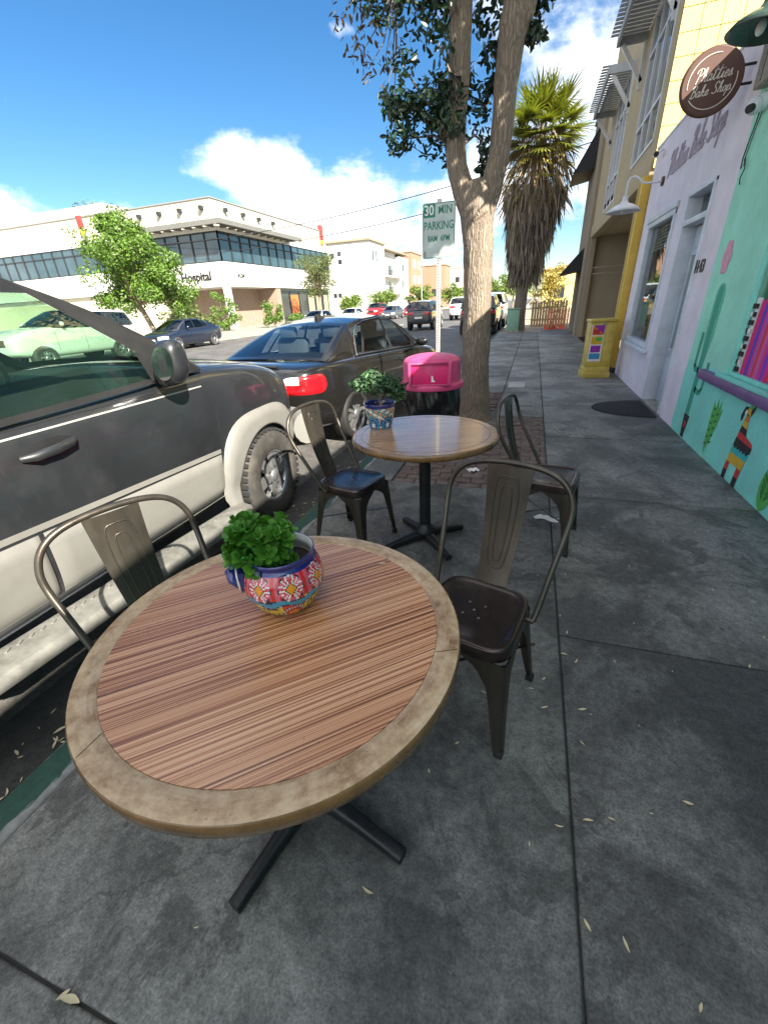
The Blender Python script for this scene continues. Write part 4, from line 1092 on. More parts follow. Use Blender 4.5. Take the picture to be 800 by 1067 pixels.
def chair_proto():
    t = thing('metal_chair', '', 'chair', (0, 0, 0), 0, 'gunmetal cafe chairs at the bistro tables')
    # seat outline: rounded trapezoid
    def outline(k, n=72):
        a = 2 * PI * k / n; e = .42
        x = math.copysign(abs(math.cos(a)) ** e, math.cos(a)); y = math.copysign(abs(math.sin(a)) ** e, math.sin(a))
        hw = lerp(.182, .166, (y + 1) / 2)
        return x * hw, y * .178
    rings = [(.0, .4435), (.45, .4435), (.80, .4445), (.86, .4485), (.90, .4525), (.965, .4525), (.992, .449), (1.0, .442), (1.0, .402), (.985, .402), (.985, .436)]
    m = MB(); n = 72; v = []
    for s, z in rings[1:]:
        for k in range(n):
            x, y = outline(k); v.append((x * s, y * s, z))
    f = []
    for i in range(len(rings) - 2):
        for k in range(n): f.append((i * n + k, i * n + (k + 1) % n, (i + 1) * n + (k + 1) % n, (i + 1) * n + k))
    m.add(v, f, 0, True); m.add(v[:n], [tuple(range(n))], 0, True)
    seat = m.build('seat', M['seatmetal'], t, merge=True, sharp=60)
    m = MB()
    for (x, y) in ((0, 0), (.03, .035), (-.03, .035), (.03, -.035), (-.03, -.035)): m.cyl((x, y, .4437), (x, y, .4443), .0042, n=10)
    m.build('drain_hole', M['m_white'] if False else M['screw'], seat)
    tab = [(.0, .026), (.03, .034), (.12, .043), (.22, .052), (.29, .062), (.335, .082), (.365, .112), (.385, .150), (.402, .172)]
    for sx in (-1, 1):
        for sy in (-1, 1):
            m = MB()
            foot = (.206, -.205 if sy < 0 else .215); topc = ((.176 if sy < 0 else .162), .172 * sy)
            def cor(z):
                q = 1 - z / .402; q = q ** 1.15
                return sx * lerp(topc[0], foot[0], q), lerp(topc[1], foot[1], q)
            rows = []
            for (z, w) in tab:
                cx_, cy_ = cor(z); w = min(w, abs(cx_) - .001); wy = min(w, .170)
                out = []
                for (a, b) in ((-w, 0), (-w * .55, .0008), (-.016, 0), (-.006, -.0025), (-.0025, -.006), (0, -.016), (.0008, -wy * .55), (0, -wy)):
                    out.append((cx_ + sx * a, cy_ + (1 if sy > 0 else -1) * b, z))
                inn = []
                for (a, b) in ((-.004, -wy), (-.004, -.018), (-.018, -.004), (-w, -.004)):
                    inn.append((cx_ + sx * a, cy_ + (1 if sy > 0 else -1) * b, z))
                rows.append(out + inn)
            P = len(rows[0]); v = [q for r in rows for q in r]; f = []
            for i in range(len(rows) - 1):
                for k in range(P): f.append((i * P + k, i * P + (k + 1) % P, (i + 1) * P + (k + 1) % P, (i + 1) * P + k))
            f.append(tuple(range(P)))
            m.add(v, f, 0, True)
            # pressed ribs down the flanges
            lg = m.build('leg', M['gunmetal'], t, sharp=50)
            m = MB(); c0 = cor(0.0)
            m.box(min(c0[0], c0[0] - sx * .03), max(c0[0], c0[0] - sx * .03), min(c0[1], c0[1] - sy * .03), max(c0[1], c0[1] - sy * .03), 0, .028); m.build('foot_cap', M['rubber'], lg, bevel=.003)
    m = MB()
    half = [(.192, .070, .418), (.199, .095, .45), (.212, .16, .56), (.226, .222, .665), (.235, .262, .745), (.232, .279, .80), (.210, .289, .851), (.168, .294, .888), (.10, .297, .909), (0, .298, .916)]
    pts = [Vector(p) for p in half]; allp = [Vector((-p.x, p.y, p.z)) for p in pts] + pts[-2::-1]
    sm = []
    for i in range(len(allp) - 1):
        a = allp[max(i - 1, 0)]; b = allp[i]; c = allp[i + 1]; e = allp[min(i + 2, len(allp) - 1)]
        for j in range(4):
            q = j / 4; sm.append(.5 * ((2 * b) + (c - a) * q + (2 * a - 5 * b + 4 * c - e) * q * q + (3 * b - a - 3 * c + e) * q ** 3))
    sm.append(allp[-1]); m.tube(sm, .0108, 12); hoop = m.build('back_hoop', M['gunmetal'], t, sharp=60)
    for s in (-1, 1): m = MB(); m.cyl((s * .172, .07, .42), (s * .197, .07, .42), .010); m.build('hoop_bolt', M['gunmetal'], hoop)
    # back slat
    def sl(u, v):       # u -1..1 across, v 0..1 up
        hw = lerp(.058, .086, v); y = lerp(.168, .289, v) + .022 * math.sin(PI * v); z = lerp(.44, .905, v)
        return Vector((u * hw, y - .006 * (1 - u * u) * 1.0, z))
    m = MB(); m.grid(lambda u, v: sl(u * 2 - 1, v), 10, 24)
    m.grid(lambda u, v: sl(u * 2 - 1, v) + Vector((0, .003, 0)), 10, 24)
    m.grid(lambda u, v: sl(-1, v) + Vector((0, .003 * u, 0)), 1, 24); m.grid(lambda u, v: sl(1, v) + Vector((0, .003 * u, 0)), 1, 24)
    slat = m.build('back_slat', M['gunmetal'], t, sharp=50)
    m = MB()
    for (hw, lo, hi, rr) in ((.60, .16, .92, .045), (.30, .22, .84, .026)):
        for off in (-.0012, .0042):
            pts = []
            for k in range(48):
                a = 2 * PI * k / 48; e = .5
                u = hw * math.copysign(abs(math.cos(a)) ** .35, math.cos(a)); q = math.copysign(abs(math.sin(a)) ** (.75), math.sin(a))
                pts.append(sl(u, lerp(lo, hi, (q + 1) / 2)) + Vector((0, off, 0)))
            m.tube(pts, .0026, 6, closed=True)
    m.build('pressed_rib', M['gunmetal'], slat)
    m = MB(); m.bar((-.19, -.19, .2), (.19, .2, .2), .014, .003); m.bar((.19, -.19, .203), (-.19, .2, .203), .014, .003)
    m.build('cross_brace', M['gunmetal'], t)
    return t
CH = chair_proto()
spots = [
    (-.099, 1.215, -15, 'dark metal chair right of the striped table with its full back and seat in view'),
    (-.965, .745, 69, 'metal chair between the striped table and the car with sun on its back hoop'),
    (-1.02, 2.305, 76, 'metal chair left of the plain varnished table beside the grey wheel'),
    (.19, 2.62, 78, 'metal chair right of the plain varnished table seen side on'),
]
for i, (x, y, a, lab) in enumerate(spots):
    o = CH if i == 0 else copy_tree(CH)
    o.location = (x, y, .0015); o.rotation_euler = (0, 0, R(a)); o['label'] = lab

# painted pot in front: paint picked per face
def talavera(name, label, loc, rz, prof, paint_fn, mats, nseg, plant):
    t = thing(name, label, 'potted plant', loc, rz)
    zs = [p[1] for p in prof]
    def mf(i, k): return paint_fn((k + .5) / nseg, (prof[i][1] + prof[i + 1][1]) / 2)
    m = MB(); m.lathe(prof, nseg, mfun=mf); m.add([(prof[0][0] * math.cos(2 * PI * k / nseg), prof[0][0] * math.sin(2 * PI * k / nseg), prof[0][1]) for k in range(nseg)], [tuple(range(nseg))])
    m.build('pot', mats, t)
    return t
def spl(tab, n):
    out = []
    P = [Vector((a, b, 0)) for a, b in tab]
    for i in range(len(P) - 1):
        a = P[max(i - 1, 0)]; b = P[i]; c = P[i + 1]; e = P[min(i + 2, len(P) - 1)]
        for j in range(n):
            q = j / n; w = .5 * ((2 * b) + (c - a) * q + (2 * a - 5 * b + 4 * c - e) * q * q + (3 * b - a - 3 * c + e) * q ** 3); out.append((w.x, w.y))
    out.append((P[-1].x, P[-1].y)); return out
def glaze(n, c):
    M[n] = mat('glazed_' + n, c, .14, var=.12, scale=40, coat=.8)
for n, c in (('g_white', (.68, .66, .64)), ('g_cobalt', (.012, .02, .16)), ('g_turq', (.02, .26, .42)), ('g_red', (.52, .022, .018)), ('g_pink', (.55, .10, .16)), ('g_orange', (.72, .27, .02)), ('g_yellow', (.66, .46, .03)), ('g_black', (.012, .012, .016)), ('g_green', (.10, .25, .06))): glaze(n, c)
GL = [M[k] for k in ('g_white', 'g_cobalt', 'g_turq', 'g_red', 'g_pink', 'g_orange', 'g_yellow', 'g_black', 'g_green')]
def paint1(u, z):
    h = z / .125
    if h > .93: return 1
    nfl = 8
    fu = (u * nfl) % 1 - .5; fx = fu * (.6 / nfl); fz = z - .088        # flower band
    r = math.hypot(fx, fz); a = math.atan2(fz, fx)
    if r < .0095: return 5
    if r < .0120: return 7
    if r < .029 + .0022 * math.cos(8 * a):
        if r > .0272: return 7
        return 4 if (r > .019 and math.cos(16 * a) < .45) else (0 if math.cos(16 * a) > .1 else 3)
    if z > .064: return 1 if z > .113 else (3 if int(u * 64) % 2 else 4)
    wave = .056 + .005 * math.sin(2 * PI * u * nfl)
    if abs(z - wave) < .0075: return 2
    if abs(z - wave) < .0095: return 7
    seg = int(u * 8) % 4; su = (u * 8) % 1
    if seg in (1, 3):         # yellow scales
        rr = int(z / .0125); q = (su * 5 + .5 * (rr % 2)) % 1; zz = (z / .0125) % 1
        if q < .2 or zz < .25: return 7
        return 6
    d = math.hypot((su - .5) * .06, z - .018)
    if abs(d - .022) < .003: return 0 if int(su * 22) % 2 else 7
    if d < .022: return 5 if seg == 2 and d < .012 else 3
    if z < .02: return 8
    return 3 if su > .12 and su < .88 else 6
prof1 = spl([(.040, 0), (.058, .006), (.078, .030), (.0905, .062), (.089, .092), (.079, .114), (.074, .122), (.077, .130), (.0775, .1335)], 8)
p1 = talavera('potted_plant', 'rounded painted clay pot of leafy jade plant on the striped table', (-.552, .752, .7555), R(20), prof1, paint1, GL, 176, None)
p1.scale = (1.14, 1.14, 1.24)
m = MB(); m.lathe(spl([(.0775, .1335), (.0755, .1355), (.072, .132), (.068, .120), (.073, .098), (.060, .085)], 5), 64, mfun=lambda i, k: 1 if i < 7 else 0); m.build('rim', GL, p1)
m = MB(); m.lathe([(.072, .100), (.04, .104), (.001, .107)], 32); m.build('soil', M['soil'], p1)
def pocket():
    # small cobalt hollow set in the pot's side, edged white
    ang = R(-140) - R(20)
    c, s = math.cos(ang), math.sin(ang)
    def fr(u, v, w): 
        rr = .084 + w; return (c * rr - s * u, s * rr + c * u, v)
    m = MB()
    shape = [(-.026, .112), (.024, .112), (.027, .085), (.016, .064), (.0, .052), (-.015, .066), (-.025, .085)]
    m.prism(shape, fr, .012, 0); m.prism([(a * .82, .086 + (b - .086) * .82) for a, b in shape], fr, .0135, 1)
    ring = [fr(a * .93, .086 + (b - .086) * .93, .0125) for a, b in shape]; m.tube(ring, .0028, 6, 2, closed=True)
    m.tube([fr(-.018, .108, .012), fr(-.01, .10, .026), fr(.006, .092, .022), fr(.012, .075, .012)], [.010, .013, .012, .006], 10, 1)
    m.build('side_pocket', [M['g_cobalt'], M['g_cobalt'], M['g_white']], p1)
pocket()
def leaf_cloud(m, rnd, centers, count, size, shape='oval', droop=.0, mi=0, cup=.2, aspect=.5):
    """centers: (centre, radii); leaves lie near each clump's surface, facing outward"""
    for (c, rr) in centers:
        c = Vector(c)
        for _ in range(count):
            d = Vector((rnd.gauss(0, 1), rnd.gauss(0, 1), rnd.gauss(0, 1))).normalized()
            k = rnd.uniform(.45, 1.05) ** .6
            p = c + Vector((d.x * rr[0], d.y * rr[1], d.z * rr[2])) * k
            nrm = (d + Vector((rnd.gauss(0, .5), rnd.gauss(0, .5), rnd.gauss(.3, .5)))).normalized()
            ax = Vector((rnd.gauss(0, 1), rnd.gauss(0, 1), rnd.gauss(-droop, .6))); ax = (ax - nrm * ax.dot(nrm)).normalized()
            sd_ = nrm.cross(ax); L = size * rnd.uniform(.65, 1.3); W = L * aspect
            a = p; b = p + ax * L
            mid = p + ax * L * .5
            l = mid + sd_ * W * .5 + nrm * W * cup; r = mid - sd_ * W * .5 + nrm * W * cup
            if shape == 'oval':
                q1 = p + ax * L * .22 + sd_ * W * .38 + nrm * W * cup * .6; q2 = p + ax * L * .22 - sd_ * W * .38 + nrm * W * cup * .6
                q3 = p + ax * L * .78 + sd_ * W * .40 + nrm * W * cup * .6; q4 = p + ax * L * .78 - sd_ * W * .40 + nrm * W * cup * .6
                m.add([a, q1, l, q3, b, q4, r, q2], [(0, 1, 2, 3, 4), (0, 4, 5, 6, 7)], mi)
            else:
                m.add([a, l, b, r], [(0, 1, 2), (0, 2, 3)], mi)
def jade():
    rnd = random.Random(11); m = MB()
    ivec = Vector((-.72, -.28, 0))            # the plant leans this way
    inv = Matrix.Rotation(-R(20), 3, 'Z'); iv = inv @ ivec
    # rosettes of thick oval leaves on short stems
    st = MB()
    for k in range(52):
        a = rnd.uniform(0, 2 * PI); rr = .072 * math.sqrt(rnd.random())
        h = rnd.uniform(.12, .205) * (1 - .35 * (rr / .09) ** 2)
        p = Vector((rr * math.cos(a), rr * math.sin(a), .10)) + iv * .046 + Vector((0, 0, h - .1 + .022))
        base = Vector((p.x * .35, p.y * .35, .105)); st.tube([base, base.lerp(p, .6) + Vector((0, 0, .01)), p], .0028, 6)
        up = (p - Vector((iv.x * .045, iv.y * .045, .085))).normalized()
        u1 = up.orthogonal().normalized(); u2 = up.cross(u1)
        for ring, nl, tl, ln in ((0, 4, .35, .015), (1, 5, .8, .023), (2, 6, 1.2, .027)):
            for q in range(nl):
                th = 2 * PI * (q + .5 * ring) / nl + rnd.uniform(-.25, .25); out = u1 * math.cos(th) + u2 * math.sin(th)
                tt = tl + rnd.uniform(-.2, .2)
                ax = (up * math.cos(tt) + out * math.sin(tt)); nr = (up * math.sin(tt) - out * math.cos(tt)); sd_ = ax.cross(nr)
                L = ln * rnd.uniform(.8, 1.2); W = L * .62
                b0 = p - up * .006 * ring
                def pt(x, y):
                    return b0 + ax * (x * L) + sd_ * (y * W) + nr * (.22 * L * (abs(y) * 1.6) ** 2 - .10 * L * math.sin(PI * x) * (1 - abs(y)) )
                xs = [0, .2, .45, .7, .9, 1.0]; ws = [.08, .30, .47, .52, .36, .02]
                v = []; 
                for x, w in zip(xs, ws): v += [pt(x, -w), pt(x, 0), pt(x, w)]
                fs = []
                for i in range(5): fs += [(i * 3, i * 3 + 1, i * 3 + 4, i * 3 + 3), (i * 3 + 1, i * 3 + 2, i * 3 + 5, i * 3 + 4)]
                m.add(v, fs, 0, True)
    m.build('leaves', M['succ'], p1, fixn=False); st.build('stem', M['m_green'], p1)
jade()

def paint2(u, z):
    if z > .135: return 1
    su = (u * 5) % 1 - .5; x = su * .12; 
    d = math.hypot(x, z - .028)
    if d < .014: return 0
    if abs(d - .022) < .006: return 2 if int(math.atan2(z - .028, x) * 6) % 4 else 1
    if abs(d - .033) < .004: return 1
    if abs(d - .043) < .005: return 2
    if abs(d - .052) < .003: return 1
    q = (math.sin(u * 61) * math.cos(z * 190) + math.sin(u * 37 + z * 120))
    if q > .75: return 0
    if q > .45: return 8
    if q < -1.0: return 5
    if q < -.55: return 2
    if q < -.2: return 8 if z > .08 else 1
    return 1 if (int(u * 130) + int(z * 300)) % 3 else 0
prof2 = spl([(.060, 0), (.070, .004), (.080, .05), (.092, .10), (.098, .14), (.102, .150), (.104, .155)], 10)
p2_ = talavera('potted_plant', 'blue and green painted clay pot with a small bonsai like shrub on the plain table', (-.862, 2.475, .7555), R(0), prof2, paint2, GL, 150, None)
m = MB(); m.lathe(spl([(.104, .155), (.101, .158), (.095, .152), (.090, .125)], 4), 64); m.build('rim', M['g_cobalt'], p2_)
m = MB(); m.lathe([(.092, .128), (.05, .134), (.001, .136)], 32); m.build('soil', M['soil'], p2_)
m = MB(); m.tube([(.01, 0, .13), (.0, .0, .17), (.01, .0, .20), (.03, 0, .24)], [.013, .011, .010, .006], 8); m.tube([(0, 0, .18), (-.05, 0, .215), (-.10, 0, .25)], [.009, .007, .005], 8); m.tube([(.01, 0, .20), (.06, .01, .22), (.10, .0, .23)], [.008, .006, .004], 8); m.build('stem', M['bark'], p2_)
m = MB(); rnd = random.Random(5)
leaf_cloud(m, rnd, [((-.11, -.01, .275), (.075, .06, .05)), ((-.04, 0, .30), (.08, .07, .055)), ((.04, .01, .275), (.075, .06, .045)), ((.105, .0, .245), (.065, .06, .05)), ((-.02, -.03, .255), (.09, .06, .035)), ((.13, -.02, .215), (.035, .04, .03))], 190, .030, 'oval', aspect=.42)
m.build('leaves', M['juniper'], p2_, fixn=False)

# ------------------------------------------------------------------ bin, sign post
def bin_():
    ang = R(8)
    t = thing('litter_bin', 'round litter bin with pink dome lid and black bag at the tree well', 'litter bin', (-.955, 4.46, 0), ang)
    m = MB(); m.lathe([(.001, .0), (.245, .0), (.25, .03), (.272, .60), (.28, .635), (.27, .635), (.262, .6)], 48); m.build('body', M['bin_body'], t)
    rnd = random.Random(2); ph = [rnd.uniform(0, 6.28) for _ in range(8)]
    def bagf(u, v):
        a = 2 * PI * u; z = .665 - .29 * v - .03 * v * math.sin(3 * a + 1) - .02 * v * math.sin(7 * a)
        r = .286 + .010 * math.sin(9 * a + ph[0] + 3 * v) * (.3 + v) + .008 * math.sin(17 * a + ph[1] - 4 * v) + .012 * math.sin(5 * a + 6 * v + ph[2]) * v + .012 * math.sin(PI * v)
        return (r * math.cos(a), r * math.sin(a), z)
    m = MB(); m.grid(bagf, 120, 16); m.build('bin_bag', M['bag'], t)
    m = MB(); m.lathe(spl([(.318, .655), (.333, .66), (.333, .70), (.318, .712), (.303, .72), (.30, .80), (.298, .90), (.285, .935), (.235, .962), (.12, .985), (.001, .99)], 4), 64)
    lid = m.build('lid', M['pink'], t, sharp=60)
    # flat fronted housing with a push flap, on the side facing the tables
    m = MB(); y = -.315
    m.box(-.212, -.182, y, -.10, .715, .93); m.box(.182, .212, y, -.10, .715, .93); m.box(-.182, .182, y, -.10, .912, .93); m.box(-.182, .182, y, -.10, .715, .728)
    m.build('flap_frame', M['pink'], lid, bevel=.012)
    m = MB(); m.obox((0, y + .022, .82), (.36, .012, .182), (R(-4), 0, 0)); f = m.build('push_flap', M['pink_dark'], lid, bevel=.005)
    m = MB(); m.prism([(-.012, -.06), (.022, -.06), (.026, -.045), (.008, -.03), (.004, .0), (-.006, .012), (-.013, .0), (-.012, -.03)], lambda u, v, w: (u + .03, y + .015 - w, .80 + v), .004); m.build('sticker', M['m_white'], f)
bin_()

def sign_post():
    t = thing('parking_sign', 'worn green and white 30 minute parking sign on perforated steel post beside the tree', 'sign', (-.985, 4.93, 0), R(3))
    m = MB(); w = .022
    m.box(-w, w, -w, w, 0, 2.36); p = m.build('post', M['galv'], t, bevel=.003)
    m = MB()
    for k in range(88):
        m.cyl((0, -w - .0006, .06 + .0254 * k), (0, -w + .0002, .06 + .0254 * k), .0065, n=8)
    m.build('post_hole', M['black_ink'], p)
    W, H = .165, .236; zc = 2.095; y = -w - .004
    def rr(w_, h_, r_):
        out = []
        for (sx, sz, a0) in ((1, 1, 0), (-1, 1, 90), (-1, -1, 180), (1, -1, 270)):
            for k in range(7):
                a = R(a0 + 15 * k); out.append((sx * (w_ - r_) + r_ * math.cos(a), sz * (h_ - r_) + r_ * math.sin(a)))
        return out
    fr = lambda u, v, q: (u, y - q, zc + v)
    m = MB(); m.prism(rr(W, H, .022), fr, .003); b = m.build('sign_plate', M['sign_white'], t)
    m = MB()
    o = [fr(*p_, .0032) for p_ in rr(W - .006, H - .006, .018)]; i_ = [fr(*p_, .0032) for p_ in rr(W - .011, H - .011, .014)]
    n = len(o); m.add(o + i_, [(k, (k + 1) % n, n + (k + 1) % n, n + k) for k in range(n)])
    m.prism([(-W + .008, H - .12), (-.036, H - .12), (-.036, H - .008), (-W + .018, H - .008), (-W + .008, H - .02)], fr, .0036)
    m.build('green_panel', M['sign_green'], b)
    F = Matrix(((1, 0, 0, 0), (0, 0, -1, y - .0032), (0, 1, 0, zc), (0, 0, 0, 1)))
    for s, x, z, sz, wd, mt in (('30', -.0975, H - .065, .118, .82, 'm_white'), ('MIN', .062, H - .065, .098, .80, 'sign_green'), ('PARKING', 0, H - .193, .098, .74, 'sign_green'), ('8AM  6PM', 0, H - .30, .07, .74, 'sign_green')):
        g = text_mb(s, sz, .0006, bold=.0013, width=wd); g.xform(F @ Matrix.Translation((x, z, .0008))); g.build('sign_lettering', M[mt], b)
    m = MB()
    for z in (.205, -.205): m.cyl((0, y - .0025, zc + z), (0, y - .007, zc + z), .009, n=10)
    m.build('bolt', M['galv'], b)
    # small patches of torn sticker low on the plate
    m = MB(); m.prism([(-.155, -.215), (-.13, -.225), (-.128, -.17), (-.15, -.165)], fr, .0036); m.prism([(.11, -.22), (.155, -.225), (.158, -.15), (.13, -.17), (.10, -.19)], fr, .0036); m.build('sticker_residue', M['m_grey'], b)
sign_post()

# ------------------------------------------------------------------ litter
def litter():
    rnd = random.Random(21); meshes = []
    for k in range(6):
        m = MB(); L = rnd.uniform(.022, .034); W = L * rnd.uniform(.2, .36); n = 7
        cv = rnd.uniform(.1, .35); tw = rnd.uniform(-.3, .3)
        v = []
        for i in range(n):
            s = i / (n - 1); w = W * math.sin(PI * min(max(s, .04), .97)) ** .8 * .5; x = (s - .5) * L; z = .0025 + cv * L * (abs(s - .5) * 2) ** 2 * .4
            bend = tw * L * (s - .5) ** 2 * 2
            v += [(x, bend - w, z + w * .5), (x, bend, z), (x, bend + w, z + w * .5)]
        f = []
        for i in range(n - 1): f += [(i * 3, i * 3 + 1, i * 3 + 4, i * 3 + 3), (i * 3 + 1, i * 3 + 2, i * 3 + 5, i * 3 + 4)]
        m.add(v, f, 0, True); meshes.append(m.mesh('fallen_leaf', M['litter'], fixn=False))
    def put(x, y, z, s, lab, grp):
        o = bpy.data.objects.new('fallen_leaf', rnd.choice(meshes)); COL.objects.link(o)
        o.location = (x, y, z); o.rotation_euler = (rnd.uniform(-.1, .1), rnd.uniform(-.1, .1), rnd.uniform(0, 6.28)); o.scale = (s, s, s)
        tag(o, lab, 'leaf', grp)
    WALK = 'small pale dry leaf lying flat on the open sidewalk concrete'
    # those one can pick out in the photograph
    for (x, y, s) in WALKSPOTS: put(x, y, .002, s, WALK, 'dry leaves on the sidewalk')
    for _ in range(34):
        y = rnd.uniform(1.0, 7.5); x = rnd.choice((rnd.gauss(.27, .05), rnd.uniform(-.1, 1.55)))
        if (x + .1) ** 2 + (y - 1.2) ** 2 < .07: continue
        put(x, y, .002, rnd.uniform(.3, .75), WALK, 'dry leaves on the sidewalk')
    for _ in range(46):
        put(rnd.uniform(-1.1, .2), rnd.uniform(3.4, 5.7), .006, rnd.uniform(.35, .9), 'small pale dry leaf lying on the brick paving round the tree', 'dry leaves on the brick paving')
    for _ in range(130):
        x = rnd.triangular(-1.95, -1.6, -1.64)
        put(x, rnd.triangular(.2, 4.4, .6), ZR + .014, rnd.uniform(.5, 1.6), 'pale dry leaf lying in the dark gutter below the kerb', 'dry leaves in the gutter')
    for o_ in range(1):
        t = bpy.data.objects.new('dry_twig', meshes[2]); COL.objects.link(t); t.location = (-.36, .98, .757); t.rotation_euler = (0, 0, .5); t.scale = (.8, .8, 1); tag(t, 'curled dry brown twig lying on the striped tabletop', 'twig')
    m = MB(); m.grid(lambda u, v: (u * .16 - .08 + .01 * math.sin(v * 9), v * .055 - .03 + .012 * math.sin(u * 5), .004 + .010 * abs(math.sin(u * 9 + v * 3)) * v + .006 * math.sin(u * 4) ** 2), 14, 6)
    o = m.build('paper_napkin', M['m_white'], None, fixn=False); o.location = (.235, 2.88, .0); o.rotation_euler = (0, 0, R(-6)); tag(o, 'crumpled white paper napkin lying under the side on metal chair', 'napkin')
    m = MB(); m.grid(lambda u, v: (u * .10 - .05, v * .07 - .035, .005 + .018 * abs(math.sin(u * 7 + v * 5))), 10, 6)
    o = m.build('paper_scrap', M['m_white'], None, fixn=False); o.location = (-.40, 3.74, .0); o.rotation_euler = (0, 0, R(30)); tag(o, 'white scrap of paper lying on the brick paving behind the plain table', 'paper scrap')
WALKSPOTS = [(-0.04, 1.236, 1), (-0.111, 0.984, 0.8), (-0.188, 0.856, 0.7), (-0.28, 0.483, 1.2), (0.195, 1.372, 0.9), (0.196, 1.227, 0.9), (0.335, 1.257, 1), (0.322, 1.11, 0.7), (0.23, 0.803, 0.9), (0.315, 0.847, 1.1), (0.383, 0.87, 0.9), (0.144, 0.729, 0.6), (0.617, 0.986, 1.2), (0.287, 0.585, 1.1), (0.374, 0.574, 1.1), (0.514, 0.509, 0.9), (0.333, 1.509, 1), (0.284, 1.542, 0.9), (0.145, 1.307, 0.7), (0.305, 1.686, 1), (1.062, 2.219, 1), (1.223, 2.163, 0.8), (1.026, 1.672, 0.8), (1.157, 1.884, 0.8), (0.28, 1.807, 0.6), (-0.894, 0.083, 1.6), (-0.918, 0.083, 1.2), (-0.692, 0.279, 0.5), (0.493, 1.553, 0.6), (0.736, 2.084, 0.5), (0.619, 1.84, 0.5), (1.171, 2.895, 0.7), (0.941, 2.713, 0.6), (0.691, 2.641, 0.5), (0.176, 2.14, 0.6), (0.096, 2.14, 0.5), (0.714, 1.559, 0.4), (0.364, 1.244, 0.6), (0.503, 0.923, 0.4), (0.528, 1.24, 0.4), (0.361, 2.639, 0.6), (0.689, 2.369, 0.5), (1.174, 2.392, 0.5), (1.081, 1.963, 0.6)]
litter()
# ------------------------------------------------------------------ cars
def wheel(parent, x, y, r, w, rr, side, spokes, tyre_m, rim_m, detail=True, chunky=False):
    """side=+1: outer face towards +x"""
    m = MB(); hw = w / 2
    prof = [(rr, -hw * .85), (rr + .012, -hw), (r - .045, -hw), (r - .012, -hw * .88), (r, -hw * .66), (r, hw * .66), (r - .012, hw * .88), (r - .045, hw), (rr + .012, hw), (rr, hw * .85)]
    nseg = 64 if detail else 28
    m.lathe(prof, nseg, axis='x', mfun=lambda i, k: 1 if i in (4,) else 0)
    if chunky:
        for k in range(44):
            a = 2 * PI * k / 44
            for sx in (-1, 1):
                m.obox((sx * hw * .55, math.cos(a + .03 * sx) * (r + .002), math.sin(a + .03 * sx) * (r + .002)), (hw * .8, .03, .016), (a + PI / 2 + .0, 0, 0), 1)
    o = m.build('wheel', [tyre_m, M['tread']], parent, loc=(x, y, r), fixn=False)
    m = MB()
    f = hw * .9 * side
    m.lathe([(rr + .004, f), (rr - .008, f), (rr - .022, f - .018 * side), (rr - .028, f - .07 * side), (rr * .9, -f * .6)], nseg, axis='x')
    inn = f - .055 * side
    m.lathe([(rr - .02, inn - .04 * side), (.001, inn - .04 * side)], nseg, axis='x', mi=1)
    for k in range(spokes):
        a = 2 * PI * k / spokes + .2
        c, s = math.cos(a), math.sin(a); pc, ps = -s, c
        w0, w1 = (.030, .042) if spokes < 8 else (.016, .022)
        w0 *= rr / .2; w1 *= rr / .2
        v = []
        for (d, ww, dx) in ((rr * .16, w0 * 1.1, .012), (rr * .6, w0, .006), (rr * .93, w1, -.004)):
            for q in (-1, 1):
                v.append((f + (dx - .012) * side, c * d + pc * ww * q, s * d + ps * ww * q)); v.append((f + (dx - .05) * side, c * d + pc * ww * q * 1.2, s * d + ps * ww * q * 1.2))
        m.add(v, [(0, 2, 6, 4), (4, 6, 10, 8), (0, 4, 5, 1), (4, 8, 9, 5), (2, 3, 7, 6), (6, 7, 11, 10)], 0)
    m.lathe([(rr * .27, f - .03 * side), (rr * .25, f + .0), (rr * .18, f + .012 * side), (.001, f + .014 * side)], 24, axis='x')
    if detail:
        for k in range(5):
            a = 2 * PI * k / 5; m.cyl((f - .012 * side, rr * .36 * math.cos(a), rr * .36 * math.sin(a)), (f + .002 * side, rr * .36 * math.cos(a), rr * .36 * math.sin(a)), .011, n=8, mi=1)
    m.build('rim', [rim_m, M['dark_in']], o, fixn=False)
    return o

def apply_mods(o):
    dg = bpy.context.evaluated_depsgraph_get(); dg.update()
    me = bpy.data.meshes.new_from_object(o.evaluated_get(dg)); old = o.data
    o.modifiers.clear(); o.data = me
    bpy.data.meshes.remove(old)

def loft_body(st):
    """st rows: y, halfwidth, zbottom, ztop, crown"""
    m = MB(); rings = []
    for (y, w, zb, zt, cr) in st:
        H = zt - zb
        h = [(0, zb), (w * .80, zb), (w * .95, zb + .05), (w * .99, zb + .28 * H), (w, zb + .55 * H), (w * .985, zb + .80 * H), (w * .955, zt - .035), (w * .90, zt + cr * .15), (w * .55, zt + cr * .8), (0, zt + cr)]
        ring = [(a, y, b) for a, b in h] + [(-a, y, b) for a, b in h[-2:0:-1]]
        rings.append(ring)
    n = len(rings[0]); v = [q for r in rings for q in r]; f = []
    for i in range(len(rings) - 1):
        for k in range(n): f.append((i * n + k, i * n + (k + 1) % n, (i + 1) * n + (k + 1) % n, (i + 1) * n + k))
    f.append(tuple(range(n))[::-1]); f.append(tuple(range((len(rings) - 1) * n, len(rings) * n)))
    m.add(v, f, 0, True); return m

